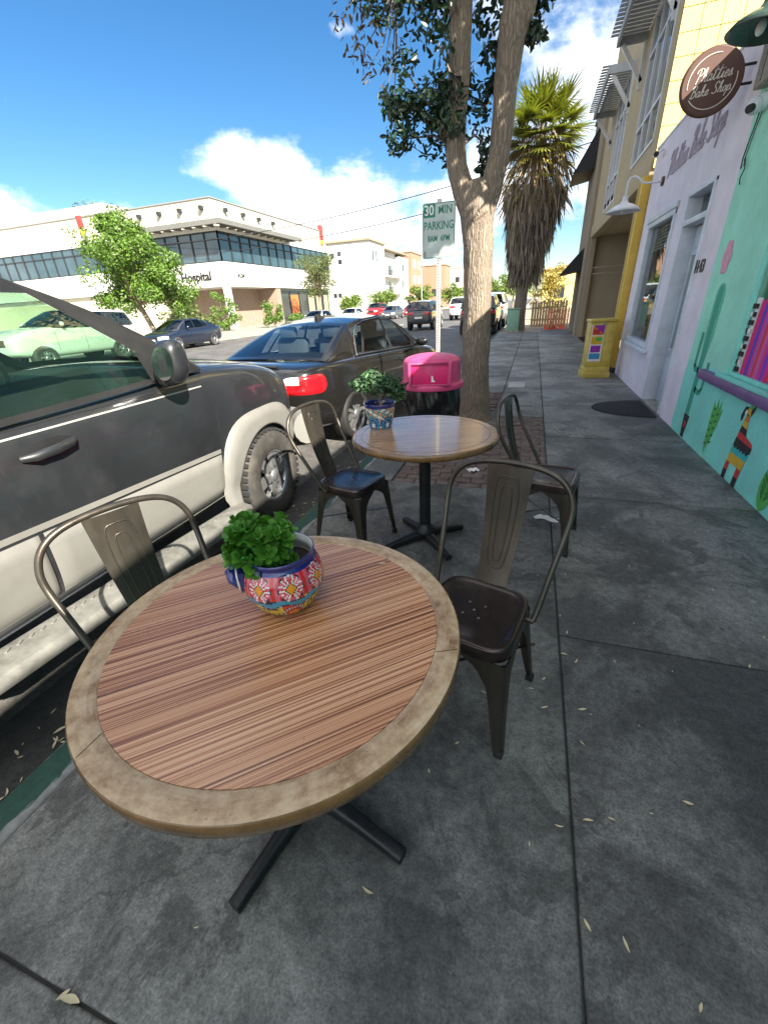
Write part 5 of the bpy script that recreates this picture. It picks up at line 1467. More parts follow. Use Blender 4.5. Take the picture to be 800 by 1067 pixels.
def car(name, label, cat, loc, rz, S, body_m, group=None, low=False, glass='glass', lower=None):
    t = thing(name, label, cat, loc, rz, group)
    mats = [body_m, M['black_trim'], M['dark_in']]
    o = loft_body(S['st']).build('body', mats, t)
    o.modifiers.new('s', 'SUBSURF').levels = 1 if low else 2
    o.modifiers[0].render_levels = 1 if low else 2
    apply_mods(o)
    bm = bmesh.new(); bm.from_mesh(o.data); bvh = BVHTree.FromBMesh(bm); bm.free()
    # wheel arches cut out of the body
    cm = MB()
    wx = S['track']; ra = S['arch']
    for y in S['axles']:
        for sx in (-1, 1):
            a, b = sorted((sx * (wx - .30), sx * (wx + .5)))
            cm.tube([(a, y, S['r'] + .01), (b, y, S['r'] + .01)], ra, 40, 1)
    cut = cm.build('cut', [body_m, M['black_trim'], M['dark_in']])
    b = o.modifiers.new('b', 'BOOLEAN'); b.object = cut; b.operation = 'DIFFERENCE'; b.solver = 'EXACT'; b.material_mode = 'INDEX'
    apply_mods(o); me = cut.data; bpy.data.objects.remove(cut); bpy.data.meshes.remove(me)
    ribs = S['ribs']; bw, tw = S['bw'], S['tw']
    y0, y1 = ribs[0][0], ribs[-1][0]
    belt = lambda y: interp([(q[0], q[3]) for q in S['st']], y)[0] + .012
    for p in o.data.polygons:
        p.use_smooth = True
        c = p.center
        if abs(c.x) < bw - .05 and y0 + .10 < c.y < y1 - .06 and p.normal.z > .55: p.material_index = 2
    try: o.data.set_sharp_from_angle(angle=R(38))
    except Exception: pass
    # greenhouse
    gm = MB(); glasses = []
    V = [-1, -.93, -.88, -.5, 0, .5, .88, .93, 1] 
    def edge(i, tt):
        (yb0, yt0, zt0), (yb1, yt1, zt1) = ribs[i], ribs[i + 1]
        return lerp(yt0, yt1, tt), lerp(zt0, zt1, tt)
    ext = []
    for i in range(len(ribs)):
        ext.append(bw if i in (0, len(ribs) - 1) else tw - (.03 if i in (1, len(ribs) - 2) else 0))
    yc = [ribs[0][1] - (ribs[1][1] - ribs[0][1]) * .14] + [ribs[1][1] - .06] + [r[1] for r in ribs[2:-2]] + [ribs[-2][1] + .07] + [ribs[-1][1] + (ribs[-1][1] - ribs[-2][1]) * .20]
    cr = [S['st'][0][4] * 0 + .03] + [.035] * (len(ribs) - 2) + [.03]
    zz = [belt(ribs[0][0])] + [r[2] for r in ribs[1:-1]] + [belt(ribs[-1][0])]
    def roofpt(i, tt, v):
        e = lerp(ext[i], ext[i + 1], tt); y = lerp(ribs[i][1], ribs[i + 1][1], tt); ym = lerp(yc[i], yc[i + 1], tt)
        z = lerp(zz[i], zz[i + 1], tt) + lerp(cr[i], cr[i + 1], tt) * (1 - v * v)
        if i == 0 or i == len(ribs) - 2: 
            z += S.get('bulge', .018) * math.sin(PI * tt)
        return (v * e, lerp(y, ym, 1 - v * v), z)
    nI = len(ribs) - 1
    for i in range(nI):
        kind = 'rear' if i == 0 else ('wind' if i == nI - 1 else 'roof')
        sub = 2 if low else 6
        ts = [k / sub for k in range(sub + 1)]
        if kind != 'roof':
            ts = [0, .06] + [.06 + .86 * k / sub for k in range(1, sub + 1)] + [1] if kind == 'rear' else [0, .08] + [.08 + .86 * k / sub for k in range(1, sub + 1)] + [1]
        g = MB()
        for a in range(len(ts) - 1):
            for b_ in range(len(V) - 1):
                q = [roofpt(i, ts[a], V[b_]), roofpt(i, ts[a], V[b_ + 1]), roofpt(i, ts[a + 1], V[b_ + 1]), roofpt(i, ts[a + 1], V[b_])]
                inner = kind != 'roof' and 1 <= b_ <= len(V) - 3 and 0 < a < len(ts) - 2
                trim = kind != 'roof' and inner and (b_ in (1, len(V) - 3))
                if inner and not trim: g.add(q, [(0, 1, 2, 3)], 0, True)
                else: gm.add(q, [(0, 1, 2, 3)], 1 if trim or (kind == 'wind' and S.get('a_mi')) else 0, True)
        if g.v: glasses.append(('rear_window' if kind == 'rear' else 'windscreen', g))
    # sides
    pan = S['panels']
    for sx in (-1, 1):
        for i in range(nI):
            zb0, zb1 = belt(ribs[i][0]), belt(ribs[i + 1][0])
            bl = Vector((sx * bw, ribs[i][0], zb0 - .02)); br = Vector((sx * bw, ribs[i + 1][0], zb1 - .02))
            tl = Vector((sx * ext[i], ribs[i][1], zz[i])); tr = Vector((sx * ext[i + 1], ribs[i + 1][1], zz[i + 1]))
            def bil(u, v):
                p = bl.lerp(br, u).lerp(tl.lerp(tr, u), v); p.z += (S.get('bulge', .018) * math.sin(PI * u) * v if i in (0, nI - 1) else 0); p.x += sx * .018 * math.sin(PI * v) * (0 if (i == 0 and u == 0) or (i == nI - 1 and u == 1) else 1); return p
            pk = pan[i]
            K = 2 if low else 6
            if pk is None:
                for a in range(K):
                    for c in range(K):
                        gm.add([bil(a / K, c / K), bil((a + 1) / K, c / K), bil((a + 1) / K, (c + 1) / K), bil(a / K, (c + 1) / K)], [(0, 1, 2, 3)], S.get('a_mi', 0) if i == nI - 1 else 0, True)
            else:
                u0, u1, v0, v1, fr_mi = pk
                us = [0, u0, u1, 1]; vs = [0, v0, v1, 1]
                for a in range(3):
                    for c in range(3):
                        if a == 1 and c == 1: continue
                        for k in range(K):
                            va, vb = lerp(vs[c], vs[c + 1], k / K), lerp(vs[c], vs[c + 1], (k + 1) / K)
                            gm.add([bil(us[a], va), bil(us[a + 1], va), bil(us[a + 1], vb), bil(us[a], vb)], [(0, 1, 2, 3)], fr_mi if not (c == 2) else S.get('rail', fr_mi), True)
                g = MB()
                for k in range(K):
                    va, vb = lerp(v0, v1, k / K), lerp(v0, v1, (k + 1) / K)
                    inw = Vector((-sx * .008, 0, 0))
                    g.add([bil(u0, va) + inw, bil(u1, va) + inw, bil(u1, vb) + inw, bil(u0, vb) + inw], [(0, 1, 2, 3)], 0, True)
                glasses.append(('side_window', g))
    gh = gm.build('roof_and_pillars', mats, t, merge=True, sharp=32)
    for nme, g in glasses: g.build(nme, M[glass], t, merge=True)
    for y in S['axles']:
        for sx in (-1, 1): wheel(t, sx * (wx - S['tw_'] / 2 + .0), y, S['r'], S['tw_'], S['rim'], sx, S['spokes'], S.get('tyre', M['tyre']), S.get('rim_m', M['alloy']), not low, S.get('chunky', False))
    def hit(y, z, sx=1, x0=3.0):
        h = bvh.ray_cast(Vector((sx * x0, y, z)), Vector((-sx, 0, 0)))
        return h[0].x if h[0] is not None else sx * S['st'][3][1]
    def hity(x, z, sy=1):
        h = bvh.ray_cast(Vector((x, sy * 5.0, z)), Vector((0, -sy, 0)))
        return h[0].y if h[0] is not None else sy * 2.2
    def radial(c, ang, z):
        h = bvh.ray_cast(Vector((c[0] + 6 * math.cos(ang), c[1] + 6 * math.sin(ang), z)), Vector((-math.cos(ang), -math.sin(ang), 0)))
        return h[0] if h[0] is not None else Vector((c[0] + .8 * math.cos(ang), c[1] + .8 * math.sin(ang), z))
    def patch(c, a0, a1, z0, z1, off=.006, U=14, Vv=8, m=None, mi=0, mfun=None, taper=None, rnd=0):
        m = m or MB()
        def fn(u, v):
            a = lerp(a0, a1, u); za, zb = (z0, z1) if taper is None else (lerp(z0, taper[0], u), lerp(z1, taper[1], u))
            if rnd: q = max(.12, 1 - abs(2 * u - 1) ** rnd) ** .5; zm = (za + zb) / 2; za, zb = zm + (za - zm) * q, zm + (zb - zm) * q
            p = radial(c, a, lerp(za, zb, v)); e = min(u, 1 - u, v, 1 - v) * 8
            return p + Vector((math.cos(a), math.sin(a), 0)) * (off * min(1, .15 + e))
        m.grid(fn, U, Vv, mi, True, mfun); return m
    def seam(pts, sx=1, w=.006, off=.0015, n=26, m=None, mi=0):
        m = m or MB(); P = [Vector((0, a, b)) for a, b in pts]; L = []
        for i in range(len(P) - 1):
            k = max(2, int(n * (P[i + 1] - P[i]).length)); 
            for j in range(k): L.append(P[i].lerp(P[i + 1], j / k))
        L.append(P[-1]); v = []
        for i, p in enumerate(L):
            d = (L[min(i + 1, len(L) - 1)] - L[max(i - 1, 0)]).normalized(); nn = Vector((0, -d.z, d.y)) * w / 2
            for s_ in (-1, 1):
                q = p + nn * s_; x = hit(q.y, q.z, sx); v.append((x + sx * off, q.y, q.z))
        m.add(v, [(2 * i, 2 * i + 1, 2 * i + 3, 2 * i + 2) for i in range(len(L) - 1)], mi, True); return m
    return t, dict(hit=hit, hity=hity, patch=patch, seam=seam, radial=radial, belt=belt, bvh=bvh, body=o, gh=gh)

SEDAN = dict(
    st=[(-2.29, .50, .46, .80, .02), (-2.27, .66, .40, .90, .03), (-2.20, .79, .32, .955, .035), (-2.0, .865, .25, .985, .03), (-1.6, .90, .21, .995, .03), (-.8, .905, .19, .975, .03), (.3, .905, .19, .94, .03), (1.0, .90, .19, .92, .04), (1.5, .885, .19, .865, .05), (1.95, .83, .21, .76, .05), (2.15, .73, .25, .67, .04), (2.25, .56, .30, .57, .02)],
    axles=(-1.38, 1.38), track=.90, arch=.345, r=.318, rim=.222, tw_=.22, spokes=10, bw=.80, tw=.60,
    ribs=[(-1.78, -1.78, .99), (-1.14, -.92, 1.345), (-.98, -.62, 1.395), (-.06, -.10, 1.415), (.72, .30, 1.375), (1.18, 1.18, .93)],
    panels=[None, (.12, .90, .10, .86, 1), (.05, .95, .08, .88, 1), (.05, .95, .08, .88, 1), None], rail=0)
SUV = dict(
    st=[(-2.20, .66, .50, 1.05, .02), (-2.17, .78, .42, 1.17, .02), (-2.05, .85, .38, 1.215, .02), (-1.6, .872, .36, 1.22, .02), (-.6, .875, .36, 1.225, .02), (.3, .875, .36, 1.235, .02), (.72, .875, .36, 1.275, .03), (.95, .872, .36, 1.275, .045), (1.4, .86, .38, 1.235, .06), (1.75, .83, .42, 1.16, .06), (1.95, .775, .46, 1.07, .05), (2.04, .69, .50, .97, .03), (2.07, .60, .54, .90, .02)],
    axles=(-1.335, 1.335), track=.90, arch=.425, r=.372, rim=.205, tw_=.26, spokes=6, bw=.835, tw=.70,
    ribs=[(-2.12, -2.12, 1.23), (-2.06, -1.92, 1.70), (-1.15, -1.15, 1.755), (-.40, -.42, 1.765), (.70, .0, 1.755), (.83, .83, 1.28)],
    panels=[None, (.05, .95, .08, .88, 1), (.05, .95, .08, .88, 1), (.045, .945, .05, .885, 1), None], rail=0, bulge=.040, a_mi=1)

# --- the SUV at the kerb ------------------------------------------------------------
def big_suv():
    S = dict(SUV); S['chunky'] = True
    OX, OY = -2.775, 1.375
    t, K = car('parked_suv', 'charcoal SUV with faded grey lower cladding parked at the green kerb', 'SUV', (OX, OY, ZR), R(0), S, M['suv_black'], glass='glass_suv')
    hit, seam = K['hit'], K['seam']
    body = K['body']
    # faded lower cladding as proud panels; its top edge falls towards the front
    top = lambda y: lerp(.80, .725, (y + 1.0) / 1.9)
    def slabp(y0, y1, za, zb, off, name, mtl, sx, n=30):
        m = MB()
        def fn(u, v):
            y = lerp(y0, y1, u); a, b = za(y), zb(y); z = lerp(a, b, v); e = min(v, 1 - v) * 9; eu = min(u, 1 - u) * 30
            return (hit(y, z, sx) + sx * off * min(1, e, eu + .05), y, z)
        m.grid(fn, n, 14); return m.build(name, mtl, t)
    for sx in (1, -1):
        slabp(-.38, .80, lambda y: .455, top, .022, 'front_door_cladding', M['clad'], sx)
        slabp(-.90, -.40, lambda y: .455, top, .022, 'rear_door_cladding', M['clad'], sx)
        slabp(-2.0, -1.76, lambda y: .46, lambda y: .78, .022, 'rear_bumper_cladding', M['clad'], sx, 10)
        slabp(-.95, .90, lambda y: .395, lambda y: .437, .03, 'chrome_sill_strip', M['chrome'], sx)
        # dark rubbing line above the cladding
        m = MB(); seam([(-.95, top(-.95) + .03), (.80, top(.8) + .025)], sx, .028, .004, m=m); m.build('rub_strip', M['clad'], t)
        for (yc, front) in ((1.335, True), (-1.335, False)):
            zc = S['r'] + .0
            m = MB()
            def fl(u, v, yc=yc, front=front):
                a = lerp(-.42, PI + .42, u)
                ri = S['arch'] - .005
                ca, sa = math.cos(a), math.sin(a)
                # squarish outer outline
                k = (abs(ca) ** 3.2 + abs(sa) ** 3.2) ** (-1 / 3.2)
                ro = max(ri + .05, .555 * k) if front else max(ri + .05, .56 * k)
                if sa < 0: ro = max(ri + .06, .53)
                r = lerp(ri, ro, v)
                y = yc + r * ca; z = zc + r * sa
                z = max(z, .30)
                off = .010 + .034 * math.sin(PI * min(1, (1 - v) * 2.2) * .5) ** .8
                if v > .97: off = .004
                yy = min(max(y, -2.12), 1.99)
                return (hit(yy, min(max(z, .46), 1.16), sx) + sx * off, y, z)
            m.grid(fl, 44, 10)
            # inner lip
            def lip(u, v, yc=yc):
                a = lerp(-.42, PI + .42, u); ri = S['arch'] - .005; z = max(zc + ri * math.sin(a), .30)
                y = yc + ri * math.cos(a); x0 = hit(min(max(y, -2.1), 1.95), min(max(z, .46), 1.16), sx)
                return (lerp(x0 + sx * .044, x0 - sx * .06, v), y, z)
            m.grid(lip, 44, 2, 1)
            m.build('wheel_flare', [M['clad'], M['black_trim']], t, merge=True)
        # running board
        m = MB(); prof = [(.80, .30), (.82, .375), (.90, .385), (.985, .368), (1.0, .335), (.985, .300), (.9, .285)]
        n = len(prof); ys = [-.98, -.93] + [-.9 + .1 * k for k in range(18)] + [.86, .90]
        rings = []
        for i, y in enumerate(ys):
            q = .75 if i in (0, len(ys) - 1) else 1.0
            rings.append([(sx * (lerp(.80, a, q)), y, b - .045 * (y + .4) ) for a, b in prof])
        f = []
        for i in range(len(ys) - 1):
            for k in range(n): f.append((i * n + k, i * n + (k + 1) % n, (i + 1) * n + (k + 1) % n, (i + 1) * n + k))
        f.append(tuple(range(n))); f.append(tuple(range((len(ys) - 1) * n, len(ys) * n)))
        m.add([p for r in rings for p in r], f, 0, True); rb = m.build('running_board', M['board'], t, sharp=50)
        m = MB()
        for i in range(38):
            for j in range(4):
                y = -.9 + .047 * i + (.023 if j % 2 else 0); x = .845 + .036 * j
                m.obox((sx * x, y, .387 - .015 * abs(j - 1.0) * .7 - .045 * (y + .4)), (.010, .026, .005), (0, 0, .6 if j % 2 else -.6))
        m.build('tread_pattern', M['board'], rb)
        # door seams, handle
        m = MB(); seam([(.80, 1.235), (.845, 1.05), (.83, .80), (.80, .68)], sx, .008, m=m); seam([(-.40, 1.23), (-.43, 1.0), (-.39, top(-.4) + .01)], sx, .009, m=m); seam([(-1.02, 1.22), (-1.0, .95), (-.92, .82)], sx, .009, m=m)
        seam([(.80, 1.21), (-1.7, 1.195)], sx, .006, .003, m=m)
        m.build('door_seam', M['black_trim'], t)
        m = MB(); seam([(.79, 1.18), (-1.8, 1.165)], sx, .008, .004, m=m); m.build('waist_highlight', M['galv'], t)
        for yh in (-.22, -.86):
            m = MB(); x = hit(yh, 1.10, sx)
            m.grid(lambda u, v: (x + sx * (.003 - .0 * u), yh + .105 * (math.sqrt(v)) * math.cos(2 * PI * u) + .035, 1.095 + .045 * math.sqrt(v) * math.sin(2 * PI * u)), 28, 3)
            h = m.build('door_handle', M['black_trim'], t)
            m = MB(); m.tube([(x + sx * .006, yh - .11, 1.088), (x + sx * .038, yh - .07, 1.09), (x + sx * .042, yh + .02, 1.096), (x + sx * .036, yh + .09, 1.104), (x + sx * .008, yh + .125, 1.105)], [.012, .017, .018, .017, .012], 12, squash=[1.2] * 5); m.build('grip', M['suv_black'], h)
        # mirror
        m = MB(); yb = .42
        def mir(u, v):
            a = 2 * PI * u; th = PI * v
            se = lambda q: math.copysign(abs(q) ** .62, q); sx_ = .080 * math.sin(th) ** .5 * se(math.cos(a)); sz = .108 * math.sin(th) ** .5 * se(math.sin(a)) * (1.06 - .12 * math.cos(a))
            return (sx * (.985 + sx_), yb + .02 + .065 * -math.cos(th) + .02, 1.36 + sz + .02 * math.cos(a))
        m.grid(mir, 32, 16); mo = m.build('door_mirror', M['suv_black'], t, merge=True)
        m = MB(); m.tube([(sx * .86, yb + .07, 1.285), (sx * .94, yb + .06, 1.31)], [.04, .04], 12, squash=[1.5, 1.5]); m.build('mirror_arm', M['black_trim'], mo)
        m = MB(); m.grid(lambda u, v: (sx * (.985 + .07 * v * math.cos(2 * PI * u)), yb - .024, 1.362 + .082 * v * math.sin(2 * PI * u) + .015 * math.cos(2 * PI * u) * v), 28, 3); m.build('mirror_glass', M['chrome'], mo)
        # front quarter trim triangle under the mirror
        m = MB(); zb = K['belt'](.5); m.add([(sx * .842, .44, zb), (sx * .842, .72, zb + .02), (sx * .815, .40, zb + .16)], [(0, 1, 2)]); m.build('mirror_sail', M['black_trim'], t)
        # lights
        m = K['patch']((0, 1.0), R(80 if sx > 0 else 100), R(57 if sx > 0 else 123), .86, 1.0, .01); m.build('headlight', M['clear_lens'], t)
        m = K["patch"]((0, -1.2), R(-42 if sx > 0 else 222), R(-58 if sx > 0 else 238), .85, 1.2, .01); m.build('taillight', M['red_lens'], t)
    # front and rear bumpers, grille
    for sy, zc, nm in ((1, .60, 'front_bumper'), (-1, .60, 'rear_bumper')):
        m = MB(); pts = []
        for k in range(17):
            a = lerp(R(-68), R(68), k / 16); pts.append((.90 * math.sin(a) / math.sin(R(68)) , sy * (1.60 + .60 * math.cos(a) ** .55), zc))
        m.tube(pts, .13, 14, squash=[1.15] * 17); m.build(nm, M['clad'], t)
    m = MB(); y = K['hity'](0, .9, 1)
    for k in range(5): m.box(-.38, .38, y - .04, y + .025, .80 + k * .042, .82 + k * .042)
    m.build('grille', M['chrome'], t)
    # bonnet seam and wiper cowl
    m = MB()
    for sx in (-1, 1):
        for (a, b) in (((.76, .90), (.70, 1.75)),):
            L = []
            for k in range(16):
                x, yy = lerp(a[0], b[0], k / 15), lerp(a[1], b[1], k / 15)
                h = K['bvh'].ray_cast(Vector((sx * x, yy, 3)), Vector((0, 0, -1)))[0]; L.append(h + Vector((0, 0, .0015)))
            v = [q for p in L for q in (p + Vector((-.003, 0, 0)), p + Vector((.003, 0, 0)))]
            m.add(v, [(2 * i, 2 * i + 1, 2 * i + 3, 2 * i + 2) for i in range(15)])
    m.build('bonnet_seam', M['black_trim'], t)
    # cabin
    m = MB(); m.box(-.78, .78, .45, .80, 1.2, 1.275); m.build('dashboard', M['dark_in'], t, bevel=.02)
    m = MB(); m.tube([(-.38 + .18 * math.cos(a), .36 + .05 * math.sin(a), 1.26 + .16 * math.sin(a)) for a in [2 * PI * k / 24 for k in range(24)]], .014, 8, closed=True); m.build('steering_wheel', M['black_trim'], t)
    for sx in (-.38, .38):
        for y in (-.45, -1.25):
            m = MB(); m.obox((sx, y, 1.22), (.46, .12, .34), (R(-12), 0, 0)); s = m.build('seat_back', M['seat_fab'], t, bevel=.04)
            m = MB(); m.obox((sx, y - .06, 1.49), (.26, .09, .16), (R(-8), 0, 0)); m.build('headrest', M['seat_fab'], s, bevel=.03)
    m = MB()
    for sx in (-.66, .66): m.bar((sx, -1.85, 1.80), (sx, -.2, 1.82), .04, .03)
    m.build('roof_rail', M['black_trim'], t, bevel=.008)
    return t
big_suv()

def kerb_sedan():
    S = dict(SEDAN); S['tyre'] = M['rubber']; S['rim'] = .232; S['rim_m'] = M['alloy']
    t, K = car('parked_sedan', 'shiny black sedan with big red tail lights parked ahead of the charcoal SUV', 'car', (-2.72, 6.42, ZR + .03), R(-8), S, M['sedan_black'], glass='glass_sedan')
    hit, seam = K['hit'], K['seam']
    # tail lights wrap the rear corners
    for sx in (1, -1):
        def mf(u, v): return 2 if (abs(u - .38) < .02 and v > .1) or (u < .38 and abs(v - .53) < .035) else (1 if (u < .38 and v > .53) else 0)
        a0, a1 = (R(-60), R(-30)) if sx > 0 else (R(240), R(210))
        m = K['patch']((0, -1.45), a0, a1, .705, .885, .011, 32, 16, mfun=mf, taper=(.695, .905), rnd=7); m.build('taillight', [M['red_lens'], M['clear_lens'], M['red_dark']], t)
        m = MB(); seam([(-1.50, .95), (-1.35, .86), (-1.12, .62), (-1.02, .55), (-1.0, .26)], sx, .007, m=m) if False else None
        seam([(-.07, .95), (-.08, .6), (-.05, .24)], sx, .007, m=m); seam([(-1.03, .97), (-1.02, .80), (-.96, .62)], sx, .007, m=m); seam([(.86, .92), (.92, .7), (.90, .24)], sx, .007, m=m)
        seam([(-2.02, .45), (-1.75, .44)], sx, .007, m=m); m.build('door_seam', M['black_trim'], t)
        m = MB()
        pts = []
        for k in range(24):
            y = lerp(-1.16, .82, k / 23); z = K['belt'](y) - .006; pts.append((sx * (abs(hit(y, z - .03, sx)) * .0 + .808), y, z + .006))
        m.tube(pts, .008, 6)
        # window surround: runs over the glass to the front pillar
        R_ = S['ribs']
        up = [(.806, -1.16, K['belt'](-1.16))] + [(lerp(.80, .60, .05) - .0, 0, 0)] * 0
        arc = [(.805, -1.15, .99), (.76, -1.10, 1.10), (.70, -1.01, 1.22), (.645, -.86, 1.325), (.622, -.62, 1.372), (.617, -.1, 1.395), (.60, .24, 1.365), (.66, .52, 1.20), (.75, .72, 1.04), (.805, .84, .935)]
        m.tube([(sx * (a + .012), b, c) for a, b, c in arc], .007, 6); m.build('chrome_window_line', M['chrome'], t)
        for yh in (-.82, .12):
            m = MB(); x = hit(yh, .80, sx); m.tube([(x + sx * .004, yh - .09, .80), (x + sx * .03, yh - .05, .80), (x + sx * .03, yh + .05, .802), (x + sx * .004, yh + .09, .802)], .013, 8); m.build('door_handle', M['sedan_black'], t)
        m = MB(); m.ball((sx * .99, .66, 1.0), (.10, .06, .07)); mo = m.build('door_mirror', M['sedan_black'], t); m = MB(); m.bar((sx * .84, .68, .94), (sx * .93, .67, .97), .05, .03); m.build('mirror_arm', M['black_trim'], mo)
        m = MB(); m.tube([(sx * (abs(hit(y, .62, sx)) - .002), y, .635) for y in [lerp(-1.02, .95, k / 20) for k in range(21)]], .012, 6); m.build('body_crease', M['sedan_black'], t)
        m = K['patch']((0, 1.45), R(58 if sx > 0 else 122), R(34 if sx > 0 else 146), .56, .70, .01); m.build('headlight', M['clear_lens'], t)
    # boot lid, bumper line, plate, badge
    m = MB()
    for z, a, b in ((.60, -60, -120), (.945, -66, -114)):
        L = [K['radial']((0, -1.45), R(lerp(a, b, k / 24)), z) for k in range(25)]
        v = [q for p in L for q in (p + Vector((0, -.002, -.004)), p + Vector((0, -.002, .004)))]
        m.add(v, [(2 * i, 2 * i + 1, 2 * i + 3, 2 * i + 2) for i in range(24)])
    m.build('boot_seam', M['black_trim'], t)
    m = MB()
    for k in range(25):
        pass
    pts = []
    for k in range(25):
        a = R(lerp(-64, -116, k / 24)); p = K['radial']((0, -1.45), a, .93); pts.append((p.x, p.y + .05, .985 + .012 * math.sin(PI * k / 24)))
    m.tube(pts, .016, 8); m.build('boot_lip', M['sedan_black'], t)
    y = K['hity'](0, .75, -1)
    m = MB(); m.box(-.26, .26, y - .012, y + .02, .68, .80); m.build('number_plate', M['m_white'], t, bevel=.004)
    m = MB(); m.box(-.32, .32, y - .02, y + .02, .845, .872); m.build('plate_light_bar', M['chrome'], t, bevel=.004)
    y2 = K['hity'](0, .915, -1); m = MB(); m.cyl((0, y2 - .006, .915), (0, y2 + .01, .915), .036, n=24); m.build('round_badge', M['chrome'], t)
    # fin aerial
    m = MB(); m.add([(-.03, -.78, 1.405), (.03, -.78, 1.405), (.025, -.58, 1.43), (-.025, -.58, 1.43), (0, -.80, 1.475), (0, -.72, 1.478)], [(0, 1, 4), (1, 2, 5, 4), (2, 3, 5), (3, 0, 4, 5)]); m.build('roof_aerial', M['black_trim'], t)
    # cabin
    m = MB(); m.box(-.66, .66, -1.72, -1.0, .94, 1.0); m.build('parcel_shelf', M['dark_in'], t, bevel=.01)
    for sx in (-.36, .36):
        for y, h in ((-.90, 1.02), (.12, 1.02)):
            m = MB(); m.obox((sx, y, h), (.50, .13, .36), (R(-14), 0, 0)); s = m.build('seat_back', M['seat_fab'], t, bevel=.05)
            m = MB(); m.obox((sx, y - .06, h + .245), (.27, .09, .15), (R(-8), 0, 0)); m.build('headrest', M['seat_fab'], s, bevel=.035)
    m = MB(); m.box(-.68, .68, .72, 1.1, .9, .97); m.build('dashboard', M['dark_in'], t, bevel=.02)
    m = MB(); m.tube([(-.36 + .17 * math.cos(a), .62 + .06 * math.sin(a), 1.0 + .14 * math.sin(a)) for a in [2 * PI * k / 24 for k in range(24)]], .013, 8, closed=True); m.build('steering_wheel', M['black_trim'], t)
    m = MB(); m.obox((0, .42, 1.30), (.22, .02, .06)); m.build('rear_view_mirror', M['black_trim'], t, bevel=.008)
kerb_sedan_ready = True
M['sedan_black'] = paint('gloss_black_paint', (.012, .0115, .011), .2, .25)
kerb_sedan()

# --- traffic and parked cars further off ---------------------------------------------
def far_car(kind, name, label, cat, loc, rz, colr, scale=1.0, group=None, brake=False, glass='glass_dark', detail=True, long=1.0):
    S = dict(SEDAN if kind == 'sedan' else SUV)
    pm = paint('car_paint_' + name, colr, .25, .2)
    t, K = car(name, label, cat, loc, rz, S, pm, group, True, glass)
    t.scale = (scale, scale * long, scale)
    lz = (.72, .84) if kind == 'sedan' else (.95, 1.13)
    hz = (.54, .70) if kind == 'sedan' else (.84, 1.02)
    for sx in (1, -1):
        m = K['patch']((0, -1.45), *((R(-66), R(-38)) if sx > 0 else (R(246), R(218))), *lz, .012, 6, 4); m.build('taillight', M['red_lens'], t)
        m = K['patch']((0, 1.3), *((R(66), R(36)) if sx > 0 else (R(114), R(144))), *hz, .012, 6, 4); m.build('headlight', M['clear_lens'], t)
        zb = K['belt'](.6); m = MB(); m.ball((sx * .97, .62, zb + .09), (.09, .06, .07), 10, 6); m.build('door_mirror', pm, t)
        m = MB(); top = zb - .05
        K['seam']([(-.07, top), (-.08, .6), (-.05, .42)], sx, .012, .003, 10, m); K['seam']([(.84, top - .02), (.86, .7), (.84, .42)], sx, .012, .003, 10, m); m.build('door_seam', M['black_trim'], t)
    for sy, z in ((-1, .72), (1, .46)):
        y = K['hity'](0, z, sy); m = MB(); m.box(-.25, .25, y - .02, y + .02, z, z + .12); m.build('number_plate', M['m_white'], t)
    y = K['hity'](0, .6, 1); m = MB(); m.box(-.40, .40, y - .04, y + .012, .62 if kind == 'sedan' else .78, .70 if kind == 'sedan' else .98); m.build('grille', M['black_trim'], t)
    m = MB()
    for sx in (-.36, .36): m.obox((sx, -.05, K['belt'](0) + .1), (.42, .14, .34), (R(-12), 0, 0))
    m.build('front_seats', M['seat_fab'], t)
    return t
far_car('sedan', 'parked_sedan', 'dark navy sedan parked at the far kerb before the clinic entrance', 'car', (-17.75, 19.5, ZR), R(180), (.014, .019, .034), 1.0)
far_car('suv', 'parked_suv', 'long white SUV at the far kerb, partly seen through the charcoal SUV window', 'SUV', (-17.9, 13.2, ZR), R(180), (.62, .64, .60), 1.12, long=1.12, glass='glass_dark')
far_car('suv', 'moving_suv', 'dark grey SUV driving away along the middle of the street', 'SUV', (-6.75, 29.6, ZR), R(0), (.035, .038, .042), .95)
far_car('suv', 'parked_suv', 'black SUV at the near kerb, glimpsed just right of the big tree trunk', 'SUV', (-2.52, 24.2, ZR), R(0), (.012, .012, .013), 1.0)
far_car('suv', 'parked_van', 'pale silver van at the near kerb beyond the black SUV and before the palm', 'van', (-2.55, 30.2, ZR), R(0), (.50, .54, .55), 1.08)
far_car('suv', 'white_van', 'white van facing away in the street just left of the big tree trunk', 'van', (-6.2, 42.5, ZR), R(0), (.68, .68, .66), 1.05)
for (kind, lab, px_y, colr, x) in (
        ('sedan', 'silver grey car at the far kerb under the round street tree', 36.5, (.30, .32, .33), -18.0),
        ('sedan', 'white sedan at the far kerb, left of the red SUV', 44.5, (.66, .66, .64), -18.0),
        ('suv', 'bright red SUV on the far kerb before the white apartments', 54.0, (.42, .012, .016), -18.6),
        ('sedan', 'dark grey sedan at the far kerb between red SUV and red car', 52.5, (.07, .08, .095), -16.0),
        ('sedan', 'bright red sedan at the far kerb, left of the departing SUV', 60.0, (.45, .014, .02), -15.6)):
    far_car(kind, 'parked_suv' if kind == 'suv' else 'parked_sedan', lab, 'SUV' if kind == 'suv' else 'car', (x, px_y, ZR), R(180), colr, 1.0, 'cars parked along the far kerb')
